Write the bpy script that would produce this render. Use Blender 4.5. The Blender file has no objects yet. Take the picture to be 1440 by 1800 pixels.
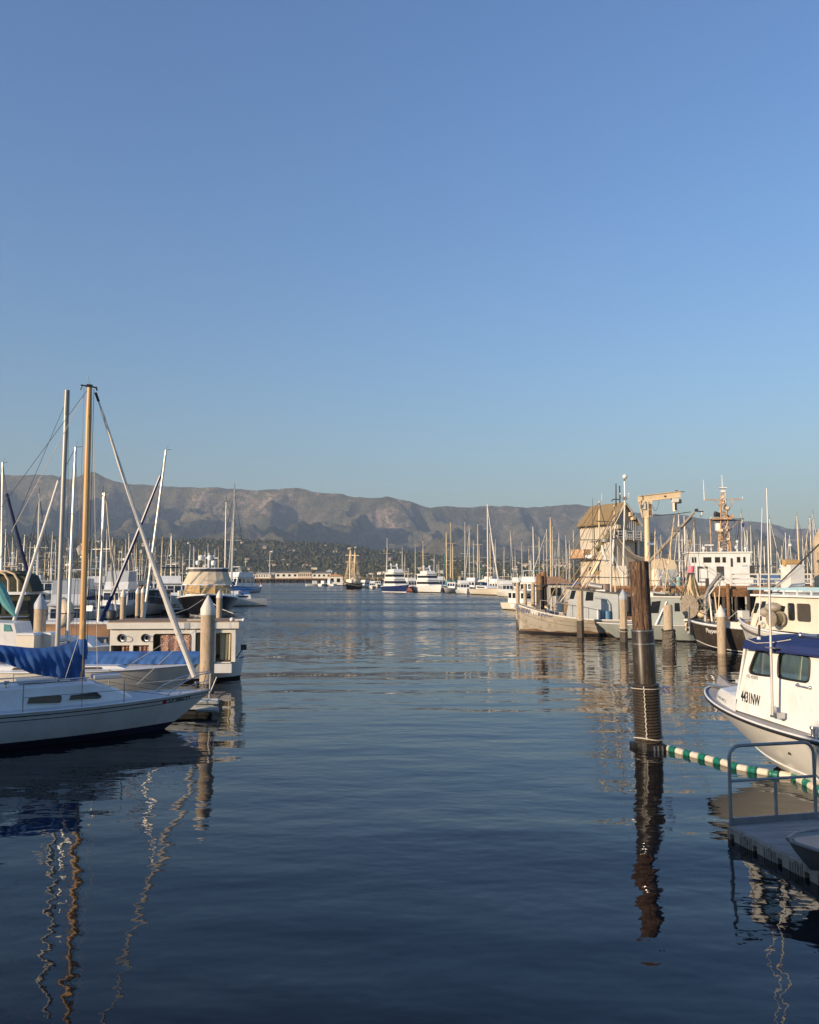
import bpy, math, random
import numpy as np
from mathutils import Vector, Matrix
from mathutils.geometry import tessellate_polygon
random.seed(7)
rng = np.random.default_rng(11)
SC = bpy.context.scene
COL = SC.collection
R = math.radians
PI = math.pi

# ---------------------------------------------------------------- camera
CAM_H = 3.6
PITCH = math.atan(118.0 / 1440.0)
cd = bpy.data.cameras.new('camera'); cam = bpy.data.objects.new('camera', cd); COL.objects.link(cam)
cam.location = (0, 0, CAM_H); cam.rotation_euler = (PI / 2 + PITCH, 0, 0)
cd.sensor_fit = 'HORIZONTAL'; cd.sensor_width = 36; cd.lens = 36; cd.clip_start = 0.1; cd.clip_end = 40000
SC.camera = cam
SC.render.resolution_x = 819; SC.render.resolution_y = 1024

# ---------------------------------------------------------------- light
SUN_EL, SUN_AZ = R(14.5), R(51)          # azimuth measured from straight behind the camera towards the left
sdir = Vector((-math.sin(SUN_AZ) * math.cos(SUN_EL), -math.cos(SUN_AZ) * math.cos(SUN_EL), math.sin(SUN_EL)))
W = bpy.data.worlds.new('World'); SC.world = W; W.use_nodes = True
nt = W.node_tree; nt.nodes.clear()
sky = nt.nodes.new('ShaderNodeTexSky'); sky.sky_type = 'NISHITA'; sky.sun_disc = False
sky.sun_elevation = SUN_EL
sky.sun_rotation = math.atan2(sdir.x, sdir.y)
sky.air_density = 1.8; sky.dust_density = 1.1; sky.ozone_density = 3.0; sky.altitude = 0
bg = nt.nodes.new('ShaderNodeBackground'); bg.inputs['Strength'].default_value = 0.122
wo = nt.nodes.new('ShaderNodeOutputWorld')
hs = nt.nodes.new('ShaderNodeHueSaturation'); hs.inputs['Saturation'].default_value = 1.04; hs.inputs['Value'].default_value = 1.0
tn = nt.nodes.new('ShaderNodeMix'); tn.data_type = 'RGBA'; tn.blend_type = 'MULTIPLY'; tn.inputs[0].default_value = 1; tn.inputs[7].default_value = (.665, .885, 1.37, 1)
nt.links.new(sky.outputs[0], hs.inputs['Color']); nt.links.new(hs.outputs[0], tn.inputs[6]); nt.links.new(tn.outputs[2], bg.inputs[0]); nt.links.new(bg.outputs[0], wo.inputs[0])
sl = bpy.data.lights.new('sun', 'SUN'); sl.energy = 4.7; sl.angle = R(0.55); sl.color = (1.0, 0.775, 0.53)
so = bpy.data.objects.new('sun', sl); COL.objects.link(so); so.rotation_euler = sdir.to_track_quat('Z', 'Y').to_euler()
VS = SC.view_settings
VS.view_transform = 'Standard'; VS.look = 'None'; VS.gamma = 1; VS.use_curve_mapping = False; VS.exposure = 0.25
SC.render.engine = 'CYCLES'
SC.cycles.max_bounces = 8; SC.cycles.transparent_max_bounces = 12; SC.cycles.volume_bounces = 1

# ---------------------------------------------------------------- where a photographed point stands
CT, ST = math.cos(PITCH), math.sin(PITCH)
def ray(px, py):
    u = (px - 720) / 1440.0; v = (900 - py) / 1440.0
    return Vector((u, CT - v * ST, ST + v * CT))
def G(px, py, z=0.0):
    d = ray(px, py); t = (z - CAM_H) / d.z
    return Vector((d.x * t, d.y * t, z))
def P(px, py, Y):
    d = ray(px, py); t = Y / d.y
    return Vector((d.x * t, Y, CAM_H + d.z * t))

# ---------------------------------------------------------------- materials
MATS = {}
def mat(name, col, rough=.55, var=.12, scale=2.0, bump=0.0, metal=0.0, stretch=(1, 1, 1), col2=None, fac2=.5, spec=.5, bscale=None, sharp=.12):
    """procedural paint / wood / metal: base colour with large soft variation, optional second colour in blotches, fine relief"""
    if name in MATS: return MATS[name]
    m = bpy.data.materials.new(name); m.use_nodes = True; n = m.node_tree.nodes; l = m.node_tree.links
    b = n['Principled BSDF']; b.inputs['Roughness'].default_value = rough; b.inputs['Metallic'].default_value = metal
    b.inputs['Specular IOR Level'].default_value = spec
    tc = n.new('ShaderNodeTexCoord'); mp = n.new('ShaderNodeMapping'); mp.inputs['Scale'].default_value = stretch
    l.new(tc.outputs['Object'], mp.inputs[0])
    no = n.new('ShaderNodeTexNoise'); no.inputs['Scale'].default_value = scale; no.inputs['Detail'].default_value = 6; no.inputs['Roughness'].default_value = .62
    l.new(mp.outputs[0], no.inputs['Vector'])
    cr = n.new('ShaderNodeValToRGB')
    lo = [c * (1 - var) for c in col]; hi = [min(1, c * (1 + var * .6)) for c in col]
    cr.color_ramp.elements[0].position = .3; cr.color_ramp.elements[0].color = (*lo, 1)
    cr.color_ramp.elements[1].position = .7; cr.color_ramp.elements[1].color = (*hi, 1)
    l.new(no.outputs['Fac'], cr.inputs[0]); out = cr.outputs[0]
    if col2:
        n2 = n.new('ShaderNodeTexNoise'); n2.inputs['Scale'].default_value = scale * 2.3; n2.inputs['Detail'].default_value = 8; n2.inputs['Roughness'].default_value = .7
        l.new(mp.outputs[0], n2.inputs['Vector'])
        r2 = n.new('ShaderNodeMapRange'); r2.inputs['From Min'].default_value = 1 - fac2 - sharp / 2; r2.inputs['From Max'].default_value = 1 - fac2 + sharp / 2
        l.new(n2.outputs['Fac'], r2.inputs['Value'])
        mx = n.new('ShaderNodeMix'); mx.data_type = 'RGBA'; l.new(r2.outputs[0], mx.inputs[0]); l.new(out, mx.inputs[6]); mx.inputs[7].default_value = (*col2, 1)
        out = mx.outputs[2]
    l.new(out, b.inputs['Base Color'])
    if bump:
        nb = n.new('ShaderNodeTexNoise'); nb.inputs['Scale'].default_value = bscale or scale * 6; nb.inputs['Detail'].default_value = 5
        l.new(mp.outputs[0], nb.inputs['Vector'])
        bp = n.new('ShaderNodeBump'); bp.inputs['Strength'].default_value = 1; bp.inputs['Distance'].default_value = bump
        l.new(nb.outputs['Fac'], bp.inputs['Height']); l.new(bp.outputs[0], b.inputs['Normal'])
    MATS[name] = m; return m

WHITE = mat('white_gelcoat', (.73, .74, .73), .3, .10, 1.3, col2=(.60, .56, .49), fac2=.36, sharp=.3, stretch=(1, 1, .4))
WHITE2 = mat('white_weathered_paint', (.70, .67, .60), .5, .14, 2.0, col2=(.42, .35, .27), fac2=.30)
CREAM = mat('cream_paint', (.70, .64, .53), .5, .1, 2)
PALEBLUE = mat('pale_blue_paint', (.33, .52, .60), .5, .1, 2)
GREYHULL = mat('grey_workboat_paint', (.38, .34, .28), .5, .18, .9, col2=(.25, .20, .14), fac2=.42)
GREYB = mat('blue_grey_paint', (.36, .39, .40), .5, .12, 1.5)
BLACKH = mat('black_hull_paint', (.012, .012, .016), .25, .3, 1.0)
DARKHULL = mat('brown_black_hull_paint', (.055, .045, .038), .4, .3, 1.2, col2=(.11, .09, .07), fac2=.38)
NAVY = mat('navy_paint', (.02, .035, .12), .3, .2, 1.5)
NAVYCLOTH = mat('navy_cloth', (.012, .02, .07), .85, .2, 4)
BOTTOM = mat('dark_bottom_paint', (.015, .016, .022), .6, .3, 3)
RUST = mat('rusty_waterline', (.16, .09, .05), .8, .4, 5)
BLUECLOTH = mat('blue_canvas', (.035, .12, .34), .85, .35, 3, bump=.003, bscale=60)
TEALCLOTH = mat('teal_canvas', (.10, .30, .30), .85, .15, 5)
TANCLOTH = mat('tan_canvas', (.60, .50, .36), .85, .1, 3, bump=.01, bscale=4)
GREYCLOTH = mat('grey_canvas', (.42, .45, .47), .85, .1, 3, bump=.01, bscale=4)
GOLDCLOTH = mat('ochre_canvas', (.50, .32, .13), .8, .12, 3)
SAIL = mat('white_sailcloth', (.72, .68, .62), .8, .12, 3, bump=.004, bscale=20)
ALU = mat('silver_mast_metal', (.62, .60, .56), .42, .1, 3, metal=.35)
ALUD = mat('grey_mast_metal', (.26, .26, .25), .45, .15, 3, metal=.3)
GOLDM = mat('sun_gold_mast', (.58, .33, .12), .4, .12, 3, stretch=(8, 8, .6))  # gold of the sun on the tan mast is put into this colour
STEEL = mat('stainless_steel', (.55, .55, .56), .28, .1, 4, metal=.9)
GALV = mat('galvanised_rail_metal', (.33, .32, .31), .5, .2, 5, metal=.5)
DARK = mat('black_rubber', (.014, .014, .015), .55, .3, 5)
DARKM = mat('dark_metal', (.05, .048, .045), .5, .3, 4)
GLASS = mat('dark_window_glass', (.018, .021, .024), .06, .3, 2, spec=.8)
TAPE = mat('grey_tinted_window', (.075, .065, .055), .15, .2, 3)
TEAK = mat('weathered_teak', (.30, .19, .10), .65, .25, 6, stretch=(.6, 6, 6), bump=.003)
BROWNP = mat('brown_timber', (.25, .13, .06), .7, .3, 3, stretch=(1, 1, 1), col2=(.10, .055, .03), fac2=.45)
DKTIMBER = mat('wet_dark_timber', (.055, .042, .032), .75, .4, 4, bump=.01)
CONC = mat('pile_concrete', (.46, .36, .25), .8, .14, 2.2, bump=.006, bscale=25, stretch=(3, 3, .7), col2=(.27, .20, .13), fac2=.42)
CONCWET = mat('wet_pile_concrete', (.075, .06, .045), .6, .35, 6, bump=.02, bscale=18)
BARN = mat('barnacle_crust', (.24, .20, .16), .9, .4, 14, bump=.03, bscale=22, col2=(.05, .04, .03), fac2=.5)
CAPM = mat('white_pile_cap', (.66, .62, .55), .5, .1, 3)
CAPG = mat('grey_pile_cap', (.40, .43, .47), .5, .1, 3)
ROPE = mat('pale_rope', (.55, .50, .42), .9, .2, 20)
ROPED = mat('dark_rope', (.05, .045, .04), .9, .2, 20)
DRUMM = mat('drum_grey_tan', (.30, .25, .19), .8, .3, 4, col2=(.18, .14, .10), fac2=.45)
NETM = mat('olive_fishing_net', (.17, .16, .09), .95, .35, 5, bump=.04, bscale=16, col2=(.30, .22, .13), fac2=.42)
ORANGEM = mat('orange_tan_paint_and_sun', (.42, .25, .13), .6, .3, 1.2, col2=(.60, .52, .42), fac2=.42)  # warm sunlight on the white-grey rusty ship mast is put into this colour
BUFF = mat('buff_crane_paint', (.72, .56, .36), .5, .1, 1.5)
SIDING = mat('pale_board_siding', (.50, .45, .37), .75, .12, 1.5, stretch=(5, 5, .5), col2=(.36, .31, .24), fac2=.33)
ROOFO = mat('mossy_orange_roof', (.32, .20, .075), .85, .25, 2.5, bump=.02, col2=(.20, .17, .11), fac2=.5)
ROOFT = mat('tan_shingle_roof', (.45, .25, .13), .85, .2, 3, bump=.02)
PINK = mat('pink_plastic', (.75, .16, .22), .5, .08, 3)
BLUEP = mat('blue_plastic', (.08, .20, .32), .5, .1, 3)
GREENP = mat('green_float_plastic', (.012, .16, .12), .35, .2, 8)
WHITEP = mat('white_float_plastic', (.62, .57, .46), .4, .15, 8)
REDS = mat('red_sticker', (.45, .03, .04), .5, .1, 3)
BLACKT = mat('black_lettering', (.012, .012, .014), .5, .1, 3)
BLUET = mat('blue_lettering', (.04, .07, .20), .5, .1, 3)
WHITET = mat('white_lettering', (.8, .8, .78), .5, .05, 3)
DOCKP = mat('grey_composite_deck', (.38, .35, .32), .7, .3, 2.5, stretch=(.5, 3, 3), bump=.003, bscale=30)
DOCKS = mat('dock_float_shell', (.31, .27, .22), .7, .22, 5, bump=.006, col2=(.14, .11, .08), fac2=.40, stretch=(1, 1, .5))
DINGHYM = mat('dull_aluminium', (.27, .26, .25), .45, .15, 3, metal=.4)
LILAC = mat('faded_mauve_seat', (.30, .22, .27), .7, .2, 4)
CURT = mat('beige_curtain', (.50, .42, .26), .9, .12, 2, stretch=(6, 6, .6), bump=.012, bscale=6)

def curtain_pattern():
    m = bpy.data.materials.new('patterned_red_curtain'); m.use_nodes = True; n = m.node_tree.nodes; l = m.node_tree.links
    b = n['Principled BSDF']; b.inputs['Roughness'].default_value = .9
    tc = n.new('ShaderNodeTexCoord'); v = n.new('ShaderNodeTexVoronoi'); v.feature = 'DISTANCE_TO_EDGE'; v.inputs['Scale'].default_value = 7
    l.new(tc.outputs['Object'], v.inputs['Vector'])
    cr = n.new('ShaderNodeValToRGB'); e = cr.color_ramp.elements
    e[0].position = .02; e[0].color = (.52, .40, .28, 1); e[1].position = .11; e[1].color = (.20, .055, .05, 1)
    x = e.new(.3); x.color = (.38, .24, .19, 1)
    l.new(v.outputs['Distance'], cr.inputs[0]); l.new(cr.outputs[0], b.inputs['Base Color']); return m
CURTP = curtain_pattern()

def clear_glass():
    m = bpy.data.materials.new('green_tinted_glass'); m.use_nodes = True; n = m.node_tree.nodes; l = m.node_tree.links
    n.clear(); o = n.new('ShaderNodeOutputMaterial'); mx = n.new('ShaderNodeMixShader'); t = n.new('ShaderNodeBsdfTransparent'); g = n.new('ShaderNodeBsdfGlossy')
    t.inputs[0].default_value = (.32, .62, .44, 1); g.inputs['Roughness'].default_value = .03
    f = n.new('ShaderNodeFresnel'); f.inputs['IOR'].default_value = 1.55
    mt = n.new('ShaderNodeMath'); mt.operation = 'MULTIPLY_ADD'; mt.inputs[1].default_value = .75; mt.inputs[2].default_value = .02
    l.new(f.outputs[0], mt.inputs[0]); df = n.new('ShaderNodeBsdfDiffuse'); df.inputs[0].default_value = (.10, .27, .20, 1); m2 = n.new('ShaderNodeMixShader'); m2.inputs[0].default_value = .28; l.new(t.outputs[0], m2.inputs[1]); l.new(df.outputs[0], m2.inputs[2])
    l.new(mt.outputs[0], mx.inputs[0]); l.new(m2.outputs[0], mx.inputs[1]); l.new(g.outputs[0], mx.inputs[2]); l.new(mx.outputs[0], o.inputs[0])
    return m
CLEAR = clear_glass()

# ---------------------------------------------------------------- mesh building
def frame(a, b):
    z = (Vector(b) - Vector(a)).normalized()
    x = z.cross(Vector((0, 0, 1)));
    if x.length < 1e-4: x = Vector((1, 0, 0))
    x.normalize(); y = z.cross(x); return x, y, z

class MB:
    def __init__(s): s.V = []; s.F = []; s.M = []
    def add(s, vs, fs, m=0):
        o = len(s.V); s.V.extend(tuple(v) for v in vs)
        for f in fs: s.F.append(tuple(o + i for i in f)); s.M.append(m)
        return s
    def box(s, x0, x1, y0, y1, z0, z1, m=0):
        return s.add([(x0, y0, z0), (x1, y0, z0), (x1, y1, z0), (x0, y1, z0), (x0, y0, z1), (x1, y0, z1), (x1, y1, z1), (x0, y1, z1)],
                     [(0, 3, 2, 1), (4, 5, 6, 7), (0, 1, 5, 4), (1, 2, 6, 5), (2, 3, 7, 6), (3, 0, 4, 7)], m)
    def beam(s, a, b, w, h, m=0):
        x, y, z = frame(a, b); a = Vector(a); b = Vector(b); vs = []
        for p in (a, b):
            for i, j in ((-1, -1), (1, -1), (1, 1), (-1, 1)): vs.append(p + x * (i * w / 2) + y * (j * h / 2))
        return s.add(vs, [(0, 3, 2, 1), (4, 5, 6, 7), (0, 1, 5, 4), (1, 2, 6, 5), (2, 3, 7, 6), (3, 0, 4, 7)], m)
    def tube(s, pts, r, n=6, m=0, cap=True, close=False):
        pts = [Vector(p) for p in pts]; k = len(pts); rr = r if isinstance(r, (list, tuple)) else [r] * k
        rows = []; up = None
        for i, p in enumerate(pts):
            a = pts[max(0, i - 1)]; b = pts[min(k - 1, i + 1)]
            if close: a = pts[(i - 1) % k]; b = pts[(i + 1) % k]
            d = (b - a).normalized()
            if up is None:
                up = Vector((0, 0, 1)) if abs(d.z) < .9 else Vector((1, 0, 0))
            x = d.cross(up); x = x.normalized() if x.length > 1e-5 else Vector((1, 0, 0)); y = x.cross(d).normalized(); up = y
            rows.append([p + (x * math.cos(2 * PI * j / n) + y * math.sin(2 * PI * j / n)) * rr[i] for j in range(n)])
        if close: rows.append(rows[0])
        s.loft(rows, True, m)
        if cap and not close:
            o = len(s.V); s.add(rows[0], [tuple(range(n))], m); s.add(rows[-1], [tuple(reversed(range(n)))], m)
        return s
    def loft(s, rows, closed=False, m=0, flip=False):
        n = len(rows[0]); vs = [v for r in rows for v in r]; fs = []
        for i in range(len(rows) - 1):
            for j in range(n if closed else n - 1):
                a = i * n + j; b = i * n + (j + 1) % n; q = (a, b, b + n, a + n)
                fs.append(q[::-1] if flip else q)
        return s.add(vs, fs, m)
    def lathe(s, prof, n=12, c=(0, 0, 0), m=0, cap=True):
        rows = [[(c[0] + r * math.cos(2 * PI * j / n), c[1] + r * math.sin(2 * PI * j / n), c[2] + z) for j in range(n)] for r, z in prof]
        s.loft(rows, True, m)
        if cap:
            if prof[-1][0] > 1e-3: s.add(rows[-1], [tuple(range(n))], m)
            if prof[0][0] > 1e-3: s.add(rows[0], [tuple(reversed(range(n)))], m)
        return s
    def ball(s, c, r, nu=10, nv=7, m=0, sz=1.0):
        prof = [(r * math.sin(PI * i / nv) + 1e-4, -r * sz * math.cos(PI * i / nv)) for i in range(nv + 1)]
        return s.lathe(prof, nu, c, m, False)
    def prism(s, poly, y0, y1, m=0, axis='y'):
        """poly in (x,z) extruded along y (or (y,z) along x, or (x,y) along z)"""
        def q(a, b, t): return (a, t, b) if axis == 'y' else ((t, a, b) if axis == 'x' else (a, b, t))
        n = len(poly); vs = [q(a, b, y0) for a, b in poly] + [q(a, b, y1) for a, b in poly]
        fs = [tuple(range(n)), tuple(reversed(range(n, 2 * n)))] + [(i, (i + 1) % n, (i + 1) % n + n, i + n) for i in range(n)]
        return s.add(vs, fs, m)
    def wall(s, outer, holes, t0, t1, fn=None, m=0):
        """slab with holes, outline and holes in (x,z), between y=t0 and t1, optionally mapped by fn"""
        fn = fn or (lambda x, y, z: (x, y, z))
        loops = [outer] + holes; flat = [p for lp in loops for p in lp]
        tris = tessellate_polygon([[Vector((a, b, 0)) for a, b in lp] for lp in loops]); n = len(flat)
        vs = [fn(a, t0, b) for a, b in flat] + [fn(a, t1, b) for a, b in flat]
        fs = [tuple(t) for t in tris] + [tuple(reversed([i + n for i in t])) for t in tris]; o = 0
        for lp in loops:
            k = len(lp)
            for i in range(k): a = o + i; b = o + (i + 1) % k; fs.append((a, b, b + n, a + n))
            o += k
        return s.add(vs, fs, m)
    def mapv(s, f): s.V = [tuple(f(*v)) for v in s.V]; return s
    def mesh(s, name, mats, smooth=False):
        me = bpy.data.meshes.new(name); me.from_pydata(s.V, [], s.F)
        mats = mats if isinstance(mats, (list, tuple)) else [mats]
        for x in mats: me.materials.append(x)
        if len(mats) > 1: me.polygons.foreach_set('material_index', s.M)
        if smooth:
            me.polygons.foreach_set('use_smooth', [True] * len(s.F))
            try: me.set_sharp_from_angle(angle=R(38))
            except Exception: pass
        me.validate(); me.update(); return me
    def build(s, name, mats, parent=None, smooth=False, kind=None, label=None):
        o = bpy.data.objects.new(name, s.mesh(name, mats, smooth)); COL.objects.link(o)
        if parent is not None: o.parent = parent
        if kind: o['kind'] = kind
        if label: o['label'] = label
        return o

def tag(o, label, cat, group=None):
    o['label'] = label; o['category'] = cat
    if group: o['group'] = group
    return o
def copy_tree(o, parent=None):
    c = o.copy(); COL.objects.link(c); c.parent = parent
    for ch in list(o.children): copy_tree(ch, c)
    return c

class Thing:
    def __init__(s, name, label, cat, loc, rot=0.0, group=None):
        s.o = bpy.data.objects.new(name, None); COL.objects.link(s.o); s.o.empty_display_size = .3
        s.loc = Vector(loc); s.rot = rot; s.o.location = s.loc; s.o.rotation_euler = (0, 0, rot)
        tag(s.o, label, cat, group)
    def L(s, w):
        d = Vector(w) - s.loc; c, q = math.cos(-s.rot), math.sin(-s.rot); return Vector((d.x * c - d.y * q, d.x * q + d.y * c, d.z))
    def on(s, px, py, y):
        """local point where the sight line of a photographed point crosses the thing's own vertical plane y"""
        a = s.L((0, 0, CAM_H)); b = s.L(Vector((0, 0, CAM_H)) + ray(px, py)); d = b - a; t = (y - a.y) / d.y
        return a + d * t
    def onx(s, px, py, x):
        a = s.L((0, 0, CAM_H)); b = s.L(Vector((0, 0, CAM_H)) + ray(px, py)); d = b - a; t = (x - a.x) / d.x
        return a + d * t
    def onz(s, px, py, z): return s.L(G(px, py, z))
    def at(s, px, py, Y): return s.L(P(px, py, Y))
    def part(s, name, mb, mats, parent=None, smooth=False, kind=None, label=None):
        return mb.build(name, mats, parent or s.o, smooth, kind, label)

class Hull:
    def __init__(s, L, B, fb, fm, fs, draft=.5, tr=.75, tm=.4, rake=.5, flare=.9, full=.3, pb=2.2, blunt=1.0, srake=.0):
        s.__dict__.update(dict(L=L, B=B, fb=fb, fm=fm, fs=fs, draft=draft, tr=tr, tm=tm, rake=rake, flare=flare, full=full, pb=pb, blunt=blunt, srake=srake))
    def beam(s, t):
        t = min(1, max(0, t))
        if t < s.tm: u = t / s.tm; return s.B / 2 * (s.tr + (1 - s.tr) * math.sin(u * PI / 2))
        u = (t - s.tm) / (1 - s.tm); return s.B / 2 * max(0, 1 - u ** s.pb) ** s.blunt
    def sheer(s, t):
        t = min(1, max(0, t))
        if t > .35: u = (t - .35) / .65; return s.fm + (s.fb - s.fm) * u * u
        u = (.35 - t) / .35; return s.fm + (s.fs - s.fm) * u * u
    def pt(s, t, k):
        zs = s.sheer(t); rise = max(0, (t - .7) / .3) ** 2; d = s.draft * (1 - .55 * rise)
        z = -d + (zs + d) * k; e = s.full + (s.flare - s.full) * t ** 2.2
        y = s.beam(t) * (k ** e if k > 0 else 0); k = min(1, k)
        x = t * s.L - s.rake * (1 - k) ** 1.15 * t ** 3 / max(.25, 1 - (s.draft / (s.fb + s.draft)) * .5) + s.srake * (1 - k) * (1 - t) ** 4
        return x, y, z
    def side(s, x, z):
        lo, hi = 0.0, 1.0
        for _ in range(22):
            t = (lo + hi) / 2; zs = s.sheer(t); rise = max(0, (t - .7) / .3) ** 2; d = s.draft * (1 - .55 * rise)
            k = min(1, max(.01, (z + d) / (zs + d)))
            if s.pt(t, k)[0] < x: lo = t
            else: hi = t
        return s.pt(t, k)[1]
    def shell(s, mb, ns=18, nk=9, boot=.08, mt=0, mbm=1):
        ts = [1 - (1 - i / ns) ** 1.25 for i in range(ns + 1)]
        for sg in (1, -1):
            rows = []
            for t in ts:
                zs = s.sheer(t); rise = max(0, (t - .7) / .3) ** 2; d = s.draft * (1 - .55 * rise); kb = (boot + d) / (zs + d)
                ks = [kb * j / 3 for j in range(4)] + [kb + (1 - kb) * (j + 1) / (nk - 3) for j in range(nk - 3)]
                rows.append([(x, y * sg, z) for x, y, z in (s.pt(t, k) for k in ks)])
            mb.loft([r[:4] for r in rows], False, mbm, sg > 0); mb.loft([r[3:] for r in rows], False, mt, sg > 0)
        r = [s.pt(0, k) for k in [j / 8 for j in range(9)]]
        mb.loft([[p for p in r], [(p[0], -p[1], p[2]) for p in r]], False, mt, True)
        return mb
    def deck(s, mb, ns=18, drop=.0, inset=.0, camber=.04, m=0, t0=0, t1=1):
        rows = []
        for i in range(ns + 1):
            t = t0 + (t1 - t0) * i / ns; x, y, z = s.pt(t, 1); y = max(0, y - inset); z -= drop
            rows.append([(x, y * q, z + camber * (1 - q * q)) for q in (-1, -.5, 0, .5, 1)])
        return mb.loft(rows, False, m)
    def line(s, dz=0.0, out=.012, sg=1, t0=0, t1=1, ns=24, k=None):
        """points following the side of the hull dz below the sheer"""
        ps = []
        for i in range(ns + 1):
            t = t0 + (t1 - t0) * i / ns; zs = s.sheer(t); kk = k if k is not None else 1 - dz / (zs + s.draft)
            x, y, z = s.pt(t, kk); ps.append((x, (y + out) * sg, z))
        return ps
    def strip(s, mb, dz0, dz1, sg=1, t0=0, t1=1, ns=24, out=.006, m=0):
        a = s.line(dz0, out, sg, t0, t1, ns); b = s.line(dz1, out, sg, t0, t1, ns); return mb.loft([a, b], False, m, sg > 0)

def text_mb(txt, size, shear=0, bold=0.0):
    cu = bpy.data.curves.new('lettering', 'FONT'); cu.body = txt; cu.size = size; cu.fill_mode = 'BOTH'; cu.shear = shear; cu.offset = bold; cu.resolution_u = 3
    ob = bpy.data.objects.new('lettering', cu); COL.objects.link(ob); me = bpy.data.meshes.new_from_object(ob)
    mb = MB(); mb.add([tuple(v.co) for v in me.vertices], [tuple(p.vertices) for p in me.polygons])
    bpy.data.objects.remove(ob); bpy.data.curves.remove(cu); bpy.data.meshes.remove(me)
    mb.w = max([v[0] for v in mb.V] or [0]); return mb

def rrect(x0, x1, z0, z1, r, n=4, skew=0.0):
    p = []
    for cx, cz, a in ((x1 - r, z1 - r, 0), (x0 + r, z1 - r, 90), (x0 + r, z0 + r, 180), (x1 - r, z0 + r, 270)):
        for i in range(n + 1):
            q = R(a + 90 * i / n); p.append((cx + r * math.cos(q), cz + r * math.sin(q)))
    return [(x + skew * (z - z0), z) for x, z in p]
# ================================================================ SETTING
def perm_noise(seed):
    g = np.random.default_rng(seed); ang = g.uniform(0, 2 * PI, (256, 256)); gx, gy = np.cos(ang), np.sin(ang)
    def f(x, y):
        xi = np.floor(x).astype(int); yi = np.floor(y).astype(int); xf = x - xi; yf = y - yi
        u = xf * xf * xf * (xf * (xf * 6 - 15) + 10); v = yf * yf * yf * (yf * (yf * 6 - 15) + 10)
        def d(i, j):
            a = (xi + i) & 255; b = (yi + j) & 255; return gx[a, b] * (xf - i) + gy[a, b] * (yf - j)
        return ((d(0, 0) * (1 - u) + d(1, 0) * u) * (1 - v) + (d(0, 1) * (1 - u) + d(1, 1) * u) * v) * 1.5
    return f
N1, N2, N3 = perm_noise(3), perm_noise(8), perm_noise(21)
def fbm(N, x, y, o=4):
    s = 0; a = 1
    for i in range(o): s = s + a * N(x * 2 ** i + 7.3 * i, y * 2 ** i + 3.1 * i); a *= .5
    return s
def ridged(N, x, y, o=4):
    s = 0; a = 1; t = 0
    for i in range(o): s = s + a * (1 - np.abs(N(x * 2 ** i + 5.7 * i, y * 2 ** i + 1.9 * i)) * 2); t += a; a *= .5
    return s / t

SIL = [(-400, 838), (-150, 840), (0, 834), (30, 835), (60, 836), (90, 834), (120, 843), (150, 832), (165, 830), (185, 840), (215, 850), (260, 853), (330, 857), (390, 858),
       (440, 862), (490, 860), (520, 857), (560, 866), (600, 868), (625, 875), (650, 876), (680, 873), (720, 882), (755, 894), (780, 890), (830, 893),
       (870, 890), (930, 893), (975, 890), (1020, 887), (1050, 893), (1090, 899), (1121, 902), (1167, 905), (1205, 906), (1241, 914), (1255, 912),
       (1313, 917), (1355, 920), (1383, 930), (1415, 930), (1440, 934), (1700, 950), (2000, 960)]
cx, cy, cz = [], [], []
for px, py in SIL:
    Yc = 7600 + max(0, px - 700) / 740 * 2300
    p = P(px, py - 1.0, Yc); cx.append(p.x); cy.append(p.y); cz.append(p.z)
cx, cy, cz = map(np.array, (cx, cy, cz))
FX = np.array([-3500, -1600, -900, -300, 200, 800, 1600, 4000.]); FH = np.array([185, 178, 165, 128, 95, 75, 60, 50.])
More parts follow.
